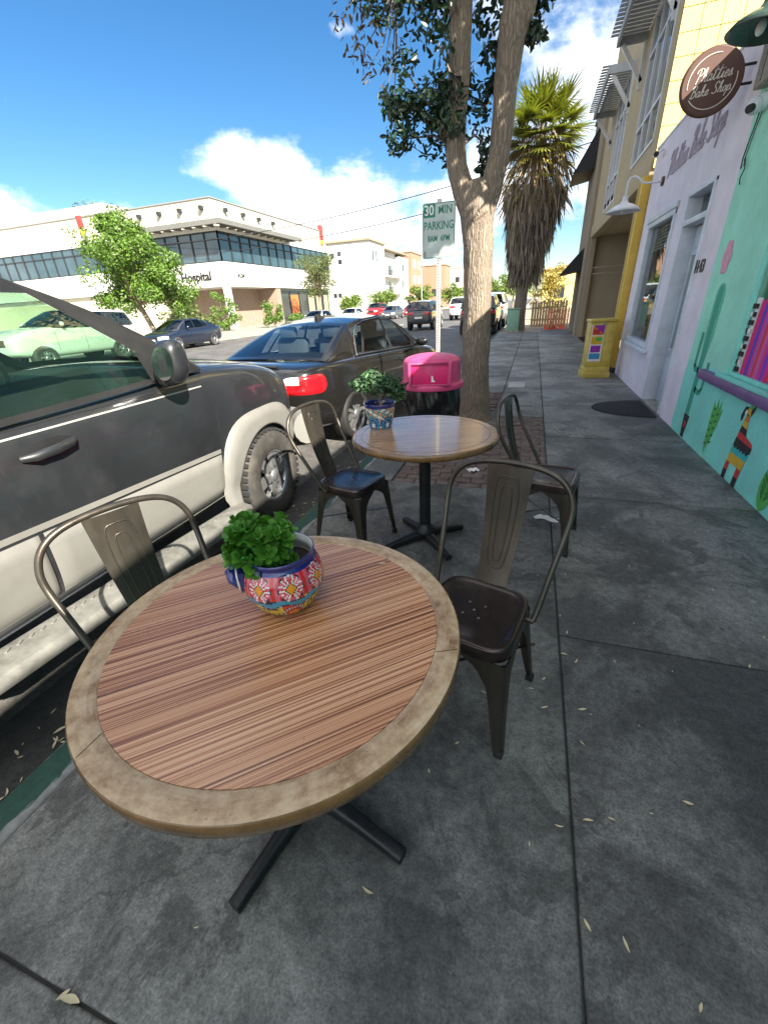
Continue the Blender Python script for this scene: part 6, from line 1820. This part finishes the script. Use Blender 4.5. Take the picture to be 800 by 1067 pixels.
# ------------------------------------------------------------------ vegetation
def near_tree():
    t = thing('street_tree', 'big forked street tree with rough bark and dark oval leaves in the brick well', 'tree', (-.66, 5.83, 0))
    rnd = random.Random(4)
    # trunk with swelling fork, limbs as one bark mesh
    def limb(m, pts, rads, n=22, k=6, rough=.06):
        P = [Vector(p) for p in pts]; sp = []; rr = []
        for i in range(len(P) - 1):
            a = P[max(i - 1, 0)]; b = P[i]; c = P[i + 1]; e = P[min(i + 2, len(P) - 1)]
            for j in range(k):
                q = j / k; sp.append(.5 * ((2 * b) + (c - a) * q + (2 * a - 5 * b + 4 * c - e) * q * q + (3 * b - a - 3 * c + e) * q ** 3)); rr.append(lerp(rads[i], rads[i + 1], q))
        sp.append(P[-1]); rr.append(rads[-1])
        b0 = len(m.v); m.tube(sp, rr, n, smooth=True)
        for i in range(b0, len(m.v)):
            p = Vector(m.v[i]); d = noise.noise(p * 5) * .6 + noise.noise(Vector((p.x * 26, p.y * 26, p.z * 5))) * .4
            ii = min((i - b0) // n, len(sp) - 1); o = (p - sp[ii]); m.v[i] = tuple(p + o * d * rough * 2.2)
    m = MB()
    limb(m, [(.01, 0, -.05), (.015, 0, .12), (.0, 0, .5), (-.005, 0, 1.0), (-.02, 0, 1.6), (-.04, 0, 2.05), (-.075, 0, 2.40), (-.12, 0, 2.62)], [.24, .205, .178, .170, .168, .175, .20, .17], 40, 8)
    limb(m, [(-.06, 0, 2.15), (-.20, 0, 2.52), (-.31, 0, 2.80), (-.325, 0, 3.1), (-.31, -.02, 3.6), (-.31, -.05, 4.1), (-.33, -.10, 4.8), (-.42, -.2, 5.6)], [.12, .13, .108, .102, .112, .115, .10, .08], 28, 8)
    limb(m, [(-.03, 0, 2.15), (.04, .02, 2.45), (.12, .02, 2.75), (.155, .02, 3.05), (.17, 0, 3.4), (.20, -.03, 3.75), (.21, -.06, 4.1), (.16, -.15, 4.8), (.10, -.3, 5.6)], [.13, .122, .115, .113, .118, .13, .10, .085, .06], 28, 8)
    limb(m, [(.19, -.02, 3.55), (.30, -.03, 3.85), (.37, -.06, 4.15), (.55, -.2, 4.9), (.8, -.5, 5.6)], [.06, .085, .08, .06, .04], 20, 6)
    m.build('trunk', M['bark'], t, fixn=False)
    # thin branches that carry the clumps
    br = MB(); cl = []
    def branch(a, b, r): 
        a = Vector(a); b = Vector(b); mid = a.lerp(b, .5) + Vector((rnd.uniform(-.08, .08), rnd.uniform(-.08, .08), .08)); br.tube([a, mid, b], [r, r * .7, r * .35], 7)
    # low bough left of the fork: the leaf spray seen against the sky
    sprays = []
    for k in range(30):
        u = rnd.random(); x = lerp(-1.08, -.25, u); z = rnd.uniform(3.02, 3.72) - .28 * max(0, .35 - u) * 0 
        if z > 3.25 + (u + .15) * .75: continue
        sprays.append(((x, rnd.uniform(-.35, .35), z), (.15, .17, .11)))
    sprays += [((-.55, .1, 3.2), (.2, .2, .16)), ((-.62, -.1, 3.42), (.22, .2, .16)), ((-.42, .25, 3.0), (.14, .15, .12)), ((-.80, 0, 3.32), (.18, .18, .12)), ((-1.02, .05, 3.42), (.13, .13, .09)), ((-.48, .3, 3.55), (.2, .2, .14))]
    sprays += [((-.12, .35, 3.28), (.13, .16, .15)), ((-.05, .4, 3.05), (.10, .13, .12)), ((-.13, .4, 3.5), (.12, .14, .12)), ((-.08, .45, 2.85), (.07, .1, .08))]
    for s in sprays[::3]: branch((-.3, 0, 2.95), s[0], .018)
    # upper crown: above the frame, with its underside reaching into view
    crown = []
    for (x, y, z, r) in ((-1.25, .1, 4.42, .30), (-1.0, -.2, 4.15, .26), (-.72, .1, 4.12, .28), (-.52, -.1, 4.02, .22), (-.95, .3, 4.45, .34), (-.08, .3, 4.05, .20), (.0, .35, 3.78, .14), (.02, .4, 3.55, .10), (-.05, .3, 4.4, .3), (.42, .1, 4.0, .14), (.40, .05, 3.75, .09), (.52, .2, 4.25, .22), (-.6, .4, 4.6, .4), (.75, -.1, 4.55, .26)):
        crown.append(((x, y, z), (r, r, r * .75)))
    big = []
    for k in range(80):
        a = rnd.uniform(0, 2 * PI); rr = 3.1 * math.sqrt(rnd.random()); z = rnd.uniform(4.75, 7.0) - .12 * rr
        y = rr * math.sin(a) - .4
        wx_, wy_ = rr * math.cos(a) - .66, y + 5.83; z = max(z, 2.25 + wy_ * .41 - .19 * wx_)
        big.append(((rr * math.cos(a), y, z), (.55, .55, .42)))
    for k in range(46):  # unseen clumps added along the sun's rays to shade the upper trunk
        q = rnd.uniform(1.9, 4.4); zt = rnd.uniform(2.55, 4.4)
        x, y, z = .774 * .819 * q * 1.22, -.633 * .819 * q * 1.22, zt + .574 * q * 1.22
        wx_, wy_ = x - .66, y + 5.83
        if wx_ > 1.75 or z - .35 < 1.55 + wy_ * .41 - .19 * wx_: continue
        big.append(((x + rnd.uniform(-.25, .25), y + rnd.uniform(-.25, .25), z), (.36, .36, .3)))
    for (x, y, z) in ((2.15, -2.9, 4.4), (1.85, -2.6, 4.3), (2.3, -3.1, 4.5), (2.2, -2.6, 4.55)): big.append(((x, y, z), (.22, .22, .18)))  # unseen clumps added out of view to shade the parking sign
    for c in crown[::2]: branch((-.3 if c[0][0] < -.2 else .25, 0, 4.05), c[0], .02)
    for c in big[::3]: branch((-.1, -.1, 4.9), c[0], .045)
    br.build('branch', M['bark'], t)
    m = MB(); leaf_cloud(m, rnd, sprays, 62, .078, 'oval', .2, aspect=.40, cup=.12); leaf_cloud(m, rnd, crown, 120, .082, 'oval', .3, aspect=.42, cup=.12)
    leaf_cloud(m, rnd, big, 130, .13, 'oval', .3, aspect=.45, cup=.12)
    m.build('crown', M['leaf_near'], t, fixn=False)
    # dry hanging sprays at upper left
    m = MB(); hang = []
    for (x, z, r) in ((-1.48, 4.02, .12), (-1.38, 3.86, .10), (-1.28, 3.72, .07), (-1.55, 4.18, .12), (-1.18, 4.0, .10), (-1.30, 4.14, .14), (-1.12, 3.80, .07), (-1.10, 3.52, .07), (-1.05, 3.42, .06), (-1.42, 4.3, .14), (-.98, 3.88, .07)):
        hang.append(((x, rnd.uniform(-.1, .1), z), (r, r, r * 1.1)))
    leaf_cloud(m, rnd, hang, 17, .072, 'oval', 1.6, aspect=.36, cup=.15); m.build('dry_leaves', M['leaf_dry'], t, fixn=False)
    br = MB()
    for c in hang: br.tube([(-.95, 0, 4.35), ((-.95 + c[0][0]) / 2, 0, c[0][2] + .2), c[0]], [.010, .006, .003], 5)
    br.build('twig', M['bark'], t)
near_tree()

def tree(name, label, loc, h, trunk_r, clumps, leafm, n, size, seed, barkm='bark2', group=None, lean=(0, 0), stems=1):
    t = thing(name, label, 'tree', loc, 0, group); rnd = random.Random(seed); m = MB()
    for s in range(stems):
        dx = (s - (stems - 1) / 2) * trunk_r * 2.2
        m.tube([(dx * .6, 0, -.1), (dx + lean[0] * .3, lean[1] * .3, h * .16), (dx * 2 + lean[0] * .7, lean[1] * .7, h * .34), (dx * 3 + lean[0], lean[1], h * .55), (dx * 3 + lean[0], lean[1], h * .72)], [trunk_r * 1.15, trunk_r, trunk_r * .85, trunk_r * .5, trunk_r * .2], 10)
    for c, r in clumps:
        if rnd.random() < .7: m.tube([(lean[0] * .8, lean[1] * .8, h * .34), tuple((Vector(c) + Vector((lean[0], lean[1], h * .45))) / 2), c], [trunk_r * .4, trunk_r * .28, trunk_r * .12], 6)
    m.build('trunk', M[barkm], t)
    m = MB(); leaf_cloud(m, rnd, clumps, n, size, 'diamond', .2, aspect=.55); m.build('crown', M[leafm], t, fixn=False)
    return t
def blob(rnd, c, R_, k, r0, r1, flat_=.8):
    out = []
    for _ in range(k):
        d = Vector((rnd.gauss(0, 1), rnd.gauss(0, 1), rnd.gauss(0, 1))).normalized() * rnd.random() ** .45
        r = rnd.uniform(r0, r1); out.append(((c[0] + d.x * R_[0], c[1] + d.y * R_[1], c[2] + d.z * R_[2]), (r, r, r * flat_)))
    return out
rnd = random.Random(8)
# leaning bright tree before the clinic
cl = blob(rnd, (-.8, 0, 4.7), (3.3, 2.6, 2.4), 60, .55, 1.0) + blob(rnd, (1.7, 0, 3.2), (2.2, 2.0, 1.2), 28, .5, .8) + blob(rnd, (-1.9, -.2, 3.0), (1.5, 1.4, 1.2), 14, .5, .8) + blob(rnd, (-.6, 0, 6.8), (1.4, 1.2, .9), 14, .4, .7)
tree('street_tree', 'leaning tree with bright green leaves before the clinic left of the navy sedan', (-24.1, 24.2, -.05), 6.6, .17, cl, 'leaf_bright', 170, .20, 3, lean=(-1.3, 0))
cl = blob(rnd, (0, 0, 5.2), (2.5, 2.4, 2.3), 60, .5, .9)
tree('street_tree', 'round olive green street tree on the far sidewalk near the clinic brick wall', (-24.3, 50, -.05), 7.6, .13, cl, 'leaf_olive', 130, .18, 4)
cl = blob(rnd, (0, 0, 1.9), (1.3, 1.2, 1.5), 34, .35, .6)
tree('young_tree', 'yellow leaved young tree in the sandy lot right of the palm', (1.0, 34, -.05), 3.2, .06, cl, 'leaf_yellow', 60, .15, 5)
# conifer tops behind the clinic roof
for (x, y, lab) in ((-62, 55, 'dark treetop rising behind the clinic roof, the left one of a pair'), (-58, 55, 'dark treetop rising behind the clinic roof, the right one of a pair')):
    cl = blob(rnd, (0, 0, 13.6), (1.3, 1.3, 2.6), 22, .5, .9, 1.3)
    tree('distant_tree', lab, (x, y, 0), 17, .3, cl, 'leaf_olive', 40, .4, 6, group='treetops behind the clinic roof')
# shrubs at the clinic
def shrub(label, loc, R_, n, leafm, seed, k=22):
    t = thing('shrub', label, 'shrub', loc, 0, 'shrubs round the clinic'); rnd_ = random.Random(seed)
    cl = blob(rnd_, (0, 0, R_[2]), R_, k, .3, .55); m = MB(); leaf_cloud(m, rnd_, cl, n, .2, 'diamond', aspect=.6); m.build('foliage', M[leafm], t, fixn=False)
    m = MB()
    for q in range(6): m.tube([(0, 0, 0), (rnd_.uniform(-.5, .5) * R_[0], rnd_.uniform(-.5, .5) * R_[1], R_[2] * 1.3)], [.04, .02], 5)
    m.build('stem', M['bark2'], t)
shrub('dark green shrub under the leaning bright tree', (-25.3, 29.0, -.05), (2.6, 1.4, 1.0), 80, 'leaf_olive', 1)
shrub('tall pale shrub beside the white clinic column', (-28.6, 37.5, -.05), (1.6, 1.2, 1.7), 80, 'leaf_bright', 2)
shrub('yellowish shrub before the shaded clinic brick wall', (-25.6, 41.5, -.05), (1.2, 1.2, 1.3), 70, 'leaf_bright', 3)
shrub('low green shrub at the foot of the clinic brick wall', (-26.3, 47.5, -.05), (1.0, 1.6, .5), 60, 'leaf_bright', 4)
shrub('dark shrub behind the white SUV roof', (-27.5, 30.5, -.05), (1.9, 1.3, 1.2), 70, 'leaf_olive', 5)
# hedge trees down the street
for i, (x, y, s, lab) in enumerate(((-27, 82, 1.0, 'leafy green street tree beneath the white apartment balconies'), (-21.5, 88, 1.15, 'leafy green street tree left of the parking sign post'), (-15.5, 92, 1.1, 'leafy green street tree between sign post and big trunk'), (-6.8, 80, 1.2, 'green tree low in the distance just right of the big trunk'), (-3.6, 84, 1.3, 'green tree low in the distance beside the palm trunk'), (-32, 78, .8, 'small green street tree before the white apartments'))):
    r_ = random.Random(40 + i); cl = blob(r_, (0, 0, 2.6 * s), (2.6 * s, 2.2 * s, 1.5 * s), 34, .6, 1.0)
    tree('distant_tree', lab, (x, y, -.1), 4.2 * s, .14, cl, 'leaf_hedge', 60, .36, 50 + i, group='leafy trees down the street')

def palm():
    base = (-.72, 22.9, 0)
    t = thing('palm_tree', 'shaggy fan palm with green crown and thick grey skirt of dead fronds', 'palm', base)
    rnd = random.Random(12); H = 7.3
    lx = lambda z: .05 + .085 * z * .45
    m = MB(); m.tube([(lx(z), 0, z) for z in (0, .5, 1.2, 2, 4, 6, H)], [.36, .30, .27, .26, .25, .25, .2], 16); m.build('trunk', M['bark'], t)
    def strip(m, p, d, L, w, droop, n=5, mi=0, twist=0):
        d = d.normalized(); s = d.cross(Vector((0, 0, 1)));
        if s.length < .05: s = Vector((1, 0, 0))
        s.normalize(); v = []; q = Vector(p); dd = d.copy()
        for i in range(n + 1):
            u = i / n; ww = w * (1 - u ** 2 * .9) * .5; sd = s * math.cos(twist) + dd.cross(s) * math.sin(twist)
            v += [q - sd * ww, q + sd * ww]; q = q + dd * (L / n); dd = (dd + Vector((0, 0, -droop / n))).normalized()
        m.add(v, [(2 * i, 2 * i + 1, 2 * i + 3, 2 * i + 2) for i in range(n)], mi)
    # skirt of dead thatch
    m = MB()
    for k in range(3400):
        z = rnd.uniform(2.5, 5.6); u = (z - 1.8) / 3.8; rmax = .42 + .86 * u ** .85
        if z > 4.9: rmax *= 1.0
        a = rnd.uniform(0, 2 * PI); r = rmax * rnd.uniform(.55, 1.02)
        p = Vector((lx(z) + r * math.cos(a), r * math.sin(a), z))
        d = Vector((math.cos(a) * rnd.uniform(-.25, .22), math.sin(a) * rnd.uniform(-.25, .22), -1)) + Vector((rnd.gauss(0, .10), rnd.gauss(0, .1), 0))
        strip(m, p, d, rnd.uniform(.45, 1.0), rnd.uniform(.03, .10), rnd.uniform(-.1, .3), 3, 0, rnd.uniform(0, PI))
    m.build('dead_skirt', M['palm_grey'], t, fixn=False)
    m = MB()
    for k in range(850):
        z = rnd.uniform(5.0, 7.4); a = rnd.uniform(0, 2 * PI); r = rnd.uniform(.3, 1.55) * (1.0 - .25 * abs(z - 5.9))
        p = Vector((lx(z) + r * math.cos(a), r * math.sin(a), z)); d = Vector((math.cos(a) * .5, math.sin(a) * .5, rnd.uniform(-1.1, -.2)))
        strip(m, p, d, rnd.uniform(.5, 1.1), rnd.uniform(.03, .08), rnd.uniform(.3, 1.4), 4, 0, rnd.uniform(0, PI))
    m.build('tan_fronds', M['palm_dead'], t, fixn=False)
    def fan(m, origin, d, stem, rad, mi, nb=24, spread=R(128), droop=.35):
        d = d.normalized(); hub = Vector(origin) + d * stem; strip(m, origin, d, stem, .05, .0, 2, 2)
        u = d.cross(Vector((0, 0, 1)));
        if u.length < .05: u = Vector((1, 0, 0))
        u.normalize(); 
        for i in range(nb):
            a = lerp(-spread, spread, i / (nb - 1)); dd = d * math.cos(a) + u * math.sin(a)
            strip(m, hub, dd + Vector((0, 0, .05)), rad * (.8 + .2 * math.cos(a)) * rnd.uniform(.9, 1.08), rad * .10, droop * rnd.uniform(.6, 1.5), 4, mi)
    m = MB(); top = Vector((lx(H), 0, H - .1))
    for k in range(54):
        a = 2 * PI * k * .618; el = lerp(R(80), R(-26), (k / 53) ** .85)
        d = Vector((math.cos(a) * math.cos(el), math.sin(a) * math.cos(el), math.sin(el)))
        fan(m, top, d, rnd.uniform(.8, 1.3), rnd.uniform(.8, 1.15), 0)
    m.build('green_crown', [M['palm_green'], M['palm_yellow'], M['palm_dead']], t, fixn=False)
    m = MB()
    for k in range(30):
        a = rnd.uniform(0, 2 * PI); d = Vector((math.cos(a), math.sin(a), rnd.uniform(-.9, .1))); fan(m, Vector((lx(6), 0, rnd.uniform(5.3, 7.0))), d, rnd.uniform(.8, 1.15), .55, 1 if k % 2 else 0, 16, R(95), .7)
    m.build('yellowing_fans', [M['palm_yellow'], M['palm_yellow'], M['palm_dead']], t, fixn=False)
palm()

def lot():
    t = thing('utility_cabinet', 'pale green utility cabinet standing before the palm trunk', 'cabinet', (-.86, 22.0, 0))
    m = MB(); m.box(-.27, .27, -.2, .2, .08, .98); m.build('case', M['util_green'], t, bevel=.02); m = MB(); m.box(-.30, .30, -.23, .23, .98, 1.02); m.build('lid', M['util_green'], t, bevel=.01); m = MB(); m.box(-.3, .3, -.22, .22, 0, .08); m.build('plinth', M['far_pave'], t)
    m = MB(); m.box(-.24, .24, -.206, -.2, .14, .92); m.build('door', M['util_green'], t, bevel=.003)
    t = thing('safety_netting', 'orange plastic safety netting strung on posts across the end of the sidewalk', 'netting', (1.0, 22.9, 0))
    m = MB(); 
    for i in range(34):
        x = -.45 + i * .028; m.bar((x, .03 * math.sin(i * .7), .06), (x + .12, .05 * math.sin(i * .5), .88), .012, .006)
    for j in range(14):
        z = .06 + j * .062; m.bar((-.45 + .009 * j, .02, z), (.52 + .009 * j, .03, z), .012, .012)
    m.build('mesh_panel', M['net'], t)
    m = MB(); m.grid(lambda u, v: (-.45 + u * .9, -.12 - .1 * math.sin(u * 7), .02 + .18 * v * abs(math.sin(u * 8 + 1))), 20, 3); m.build('slumped_fold', M['net'], t)
    m = MB(); m.bar((-.25, .05, 0), (.35, .0, 1.35), .07, .07); m.bar((.56, .05, 0), (.56, .05, .95), .05, .05); m.build('post', M['fence_wood'], t)
    t = thing('wooden_fence', 'pale weathered wooden paling fence in the sandy lot behind the netting', 'fence', (.6, 26.5, -.05))
    m = MB()
    for i in range(13): m.box(-.7 + i * .14, -.58 + i * .14, 0, .02, 0, 1.25 + .05 * math.sin(i * 2.1))
    m.build('palings', M['fence_wood'], t); m = MB(); m.box(-.7, 1.1, .021, .06, .3, .38); m.box(-.7, 1.1, .021, .06, .9, .98); m.build('rail', M['fence_wood'], t)
    t = thing('yellow_house', 'low yellow building far beyond the sandy lot', 'building', (4, 62, -.05))
    m = MB(); m.box(-3.2, 8, 0, 8, 0, 4.4); m.build('wall', M['yellow_tile'], t); m = MB(); m.box(-3.5, 8.2, -.3, 8.2, 4.4, 4.65); m.build('roof', M['tan'], t)
    for x in (-1.8, .6): m = MB(); m.box(x, x + 1.2, -.03, .02, 1.2, 2.6); m.build('window', M['win_dark'], t)
    t = thing('street_pole', 'slim galvanised street light pole rising by the far trees', 'pole', (-19.9, 84, 0)); m = MB(); m.cyl((0, 0, 0), (0, 0, 7), .1, .07); m.build('shaft', M['galv'], t); m = MB(); m.tube([(0, 0, 6.9), (.6, 0, 7.3), (1.4, 0, 7.4)], .05); m.box(1.3, 1.8, -.1, .1, 7.33, 7.45); m.build('lamp_arm', M['galv'], t)
    for k, (dz, lab) in enumerate(((7.6, 'upper black power line crossing the sky behind the sign'), (6.6, 'lower black power line crossing the sky behind the sign'))):
        m = MB(); pts = [(lerp(-44, 9, i / 24), lerp(41.5, 25.5, i / 24), dz + .0 + 1.6 * (2 * i / 24 - 1) ** 2 - .5) for i in range(25)]
        m.tube([Vector(p) for p in pts], .025, 5); tag(m.build('power_line', M['wire']), lab, 'power line')
lot()

# ------------------------------------------------------------------ buildings across the street
def clinic():
    X, Y = -30.2, 41.0
    t = thing('clinic_building', 'two storey cream clinic with ribbon windows, grey canopy and lettering on its band', 'building', (X, Y, 0))
    LW, LD = 46, 26
    m = MB()
    m.box(-LW, 0, 0, LD, 3.95, 6.15)              # pale spandrel band
    m.box(-LW, -.35, .35, LD, 6.15, 8.75)         # core behind the glass
    m.box(-LW, .0, 0.0, LD, 8.75, 9.15)
    m.build('spandrel', M['white_wall'], t)
    m = MB(); m.box(-LW, -.6, .6, LD, 9.15, 11.5); m.box(-LW, -15, 1.5, LD, 11.5, 12.7); m.build('parapet', M['cream_wall'], t)
    m = MB(); m.box(-LW, -.5, .5, LD, 11.5, 11.6); m.build('roof', M['roof'], t)
    # ground floor set back at the corner
    m = MB(); m.box(-9.5, -2.6, 4.2, LD - .1, -.1, 3.95); m.box(-2.59, -.1, 9.6, 10.6, -.1, 3.95); m.build('ground_floor_wall', M['brick_wall'], t)
    m = MB(); m.box(-LW, -9.6, .4, LD, -.1, 3.94); m.build('rear_ground_floor', M['cream_wall'], t)
    m = MB(); m.box(-.62, -.02, .05, .6, -.1, 3.95); m.build('column', M['white_wall'], t)
    # shopfront along the street
    m = MB(); m.box(-.9, -.5, 10.7, 25.5, -.1, 3.95, 0)
    for k in range(6): m.box(-.5, -.4, 10.8 + k * 2.5, 10.95 + k * 2.5, 0, 3.6, 1)
    m.box(-.5, -.4, 10.7, 25.5, 3.4, 3.62, 1)
    m.build('shopfront', [M['win_dark'], M['mullion']], t)
    m = MB(); m.box(-.48, -.42, 13.6, 15.6, .9, 3.2); m.build('orange_panel', M['orange_pan'], t)
    for k, (a, b) in enumerate(((18.4, 20.3), (21.0, 22.6), (23.4, 25.0))): m = MB(); m.box(-.48, -.42, a, b, .9, 3.2); m.build('poster', M['tan_dark'], t)
    # ribbon windows
    for nm, axis in (('left', 0), ('right', 1)):
        m = MB()
        if axis == 0: m.box(-LW + .2, -.02, .10, .16, 6.15, 8.75)
        else: m.box(-.16, -.10, .02, LD - .5, 6.15, 8.75)
        w = m.build('ribbon_window', M['win_band'], t)
        m = MB(); n = 22 if axis == 0 else 14; span = 36 if axis == 0 else 25.4
        for k in range(n + 1):
            d = .06 + span * k / n
            if axis == 0: m.box(-d - .06, -d + .06, .0, .1, 6.15, 8.75)
            else: m.box(-.1, .0, d - .06, d + .06, 6.15, 8.75)
        for z in (6.16, 8.0, 8.68):
            if axis == 0: m.box(-span, -.01, .01, .1, z, z + .09)
            else: m.box(-.1, -.01, .01, span, z, z + .09)
        m.build('mullions', M['mullion'], w)
    # canopy over the corner
    m = MB(); m.box(-11, 1.9, -1.9, -1.6, 8.95, 9.35); m.box(1.6, 1.9, -1.6, 14, 8.95, 9.35)
    for k in range(9): m.box(-10.8 + k * 1.3, -10.6 + k * 1.3, -1.6, 0.0, 9.0, 9.25)
    for k in range(10): m.box(0, 1.6, .6 + k * 1.4, .8 + k * 1.4, 9.0, 9.25)
    m.box(-11, 1.6, -1.6, 0, 9.26, 9.32); m.box(.001, 1.6, 0, 14, 9.26, 9.32)
    m.build('canopy', M['grey_steel'], t)
    # spotlights along the parapet
    for k in range(8):
        m = MB(); 
        if k < 4: c = (-1.6 - 2.6 * k, .35, 10.75); m.box(c[0] - .16, c[0] + .16, c[1] - .15, c[1] + .25, c[2] - .14, c[2] + .18); m.bar((c[0], .5, 10.6), (c[0] - .6, -.1, 9.4), .05, .05)
        else: c = (-.4, 2.6 + 3.0 * (k - 4), 10.75); m.box(c[0] - .2, c[0] + .2, c[1] - .16, c[1] + .16, c[2] - .14, c[2] + .18)
        m.build('spotlight', M['mullion'], t)
    g = text_mb('Hospital', 1.15, .05, bold=.02); g.xform(frame_face_neg_y(-3.6, -.02, 4.95)); g.build('lettering', M['black_ink'], t)
    g = text_mb('4134', .6, .04, bold=.012); g.xform(frame_face_pos_x(.02, 2.7, 4.95)); g.build('street_number', M['black_ink'], t)
    # red wall emblems
    for (c, s) in (((-17.0, -.02, 10.9), .62),):
        m = MB(); m.box(c[0] - .55 * s, c[0] + .55 * s, c[1] - .2, c[1], c[2] - .7 * s, c[2] + 1.0 * s, 0); m.box(c[0] - .2, c[0] + .5, c[1] - .25, c[1] - .201, c[2] - 1.2, c[2] - .6, 1); m.build('red_emblem', [M['m_red'], M['m_yellow']], t, bevel=.05)
    m = MB(); m.box(-.8, -.3, 24.6, 25.3, 10.4, 12.2, 0); m.box(-.8, -.3, 24.6, 25.3, 9.8, 10.38, 1); m.build('red_emblem', [M['m_red'], M['m_yellow']], t, bevel=.05)
clinic()

def apartments():
    t = thing('apartment_building', 'white three storey apartment building with balconies beyond the clinic', 'building', (-32, 90, 0))
    m = MB(); m.box(-9, 0, 0, 10, 0, 12.9); m.box(-9, -1.2, 10, 22, 0, 12.2); m.box(-9, 0, 22, 30, 0, 11.6); m.build('wall', M['white_wall'], t)
    m = MB(); m.box(-9.4, .4, -.4, 10.4, 12.9, 13.25); m.box(-9.4, .2, 10.41, 30.3, 12.25, 12.5); m.build('roof', M['tan_dark'], t)
    for (y0, z0, w, h) in ((2.0, 9.6, .9, 1.8), (4.2, 9.6, .9, 1.8), (2.5, 1.8, 1.0, 1.8), (24, 8.6, 1.6, 1.6), (24, 5.0, 1.6, 1.6), (26.8, 8.6, 1.2, 1.6)):
        m = MB(); m.box(-.05, .04, y0, y0 + w, z0, z0 + h); m.build('window', M['win_dark'], t)
    for (x0, z0) in ((-8.2, 10.4), (-6.6, 9.2), (-6.7, 10.6), (-8.3, 3.2), (-7.2, 3.2)):
        m = MB(); m.box(x0, x0 + .8, -.04, .05, z0, z0 + .8); m.build('window', M['win_dark'], t)
    for z in (3.6, 7.0):
        m = MB(); m.box(-1.2, .5, 10.1, 21.8, z, z + .25); b = m.build('balcony', M['white_wall'], t); m = MB()
        for k in range(24): m.box(.42, .47, 10.3 + k * .48, 10.36 + k * .48, z + .25, z + 1.25)
        m.box(.40, .49, 10.2, 21.7, z + 1.25, z + 1.32); m.build('railing', M['mullion'], b)
        
        for (q0, q1) in ((11, 14), (16.5, 20)): m = MB(); m.box(-1.19, -1.12, q0, q1, z + .3, z + 2.6); m.build('balcony_door', M['win_dark'], t)
    t = thing('apartment_building', 'brown brick apartment block adjoining the white apartments on the right', 'building', (-31.5, 121, 0))
    m = MB(); m.box(-9, 0, 0, 12, 0, 13.2); m.build('wall', M['brown_panel'], t); m = MB(); m.box(-9.2, .2, -.2, 12.2, 13.2, 13.5); m.build('roof', M['tan_dark'], t)
    for z in (2.6, 6.2, 9.8):
        for y0 in (2.5, 7.5): m = MB(); m.box(-.04, .06, y0, y0 + 2.2, z, z + 1.9); m.build('window', M['white_wall'], t)
    t = thing('apartment_building', 'plain brown building behind the parking sign post', 'building', (-26.5, 142, 0))
    m = MB(); m.box(-13, 0, 0, 9, 0, 11.2); m.build('wall', M['brown_panel'], t); m = MB(); m.box(-13.2, .2, -.2, 9.2, 11.2, 11.5); m.build('roof', M['tan_dark'], t)
    m = MB(); m.box(-4, -1, -.05, .05, 3, 5); m.build('window', M['win_dark'], t)
    t = thing('apartment_building', 'white and brown building seen between sign post and big trunk', 'building', (-24, 160, 0))
    m = MB(); m.box(-3, 0, 0, 10, 0, 11.0, 0); m.box(0.0, 2.8, 2, 9, 0, 10.5, 1); m.build('wall', [M['white_wall'], M['brown_panel']], t); m = MB(); m.box(-3.1, .1, -.1, 10.1, 11.0, 11.3); m.build('roof', M['tan_dark'], t)
    for z in (3, 7): m = MB(); m.box(-2.2, -.8, -.05, .05, z, z + 1.6); m.build('window', M['win_dark'], t)
apartments()
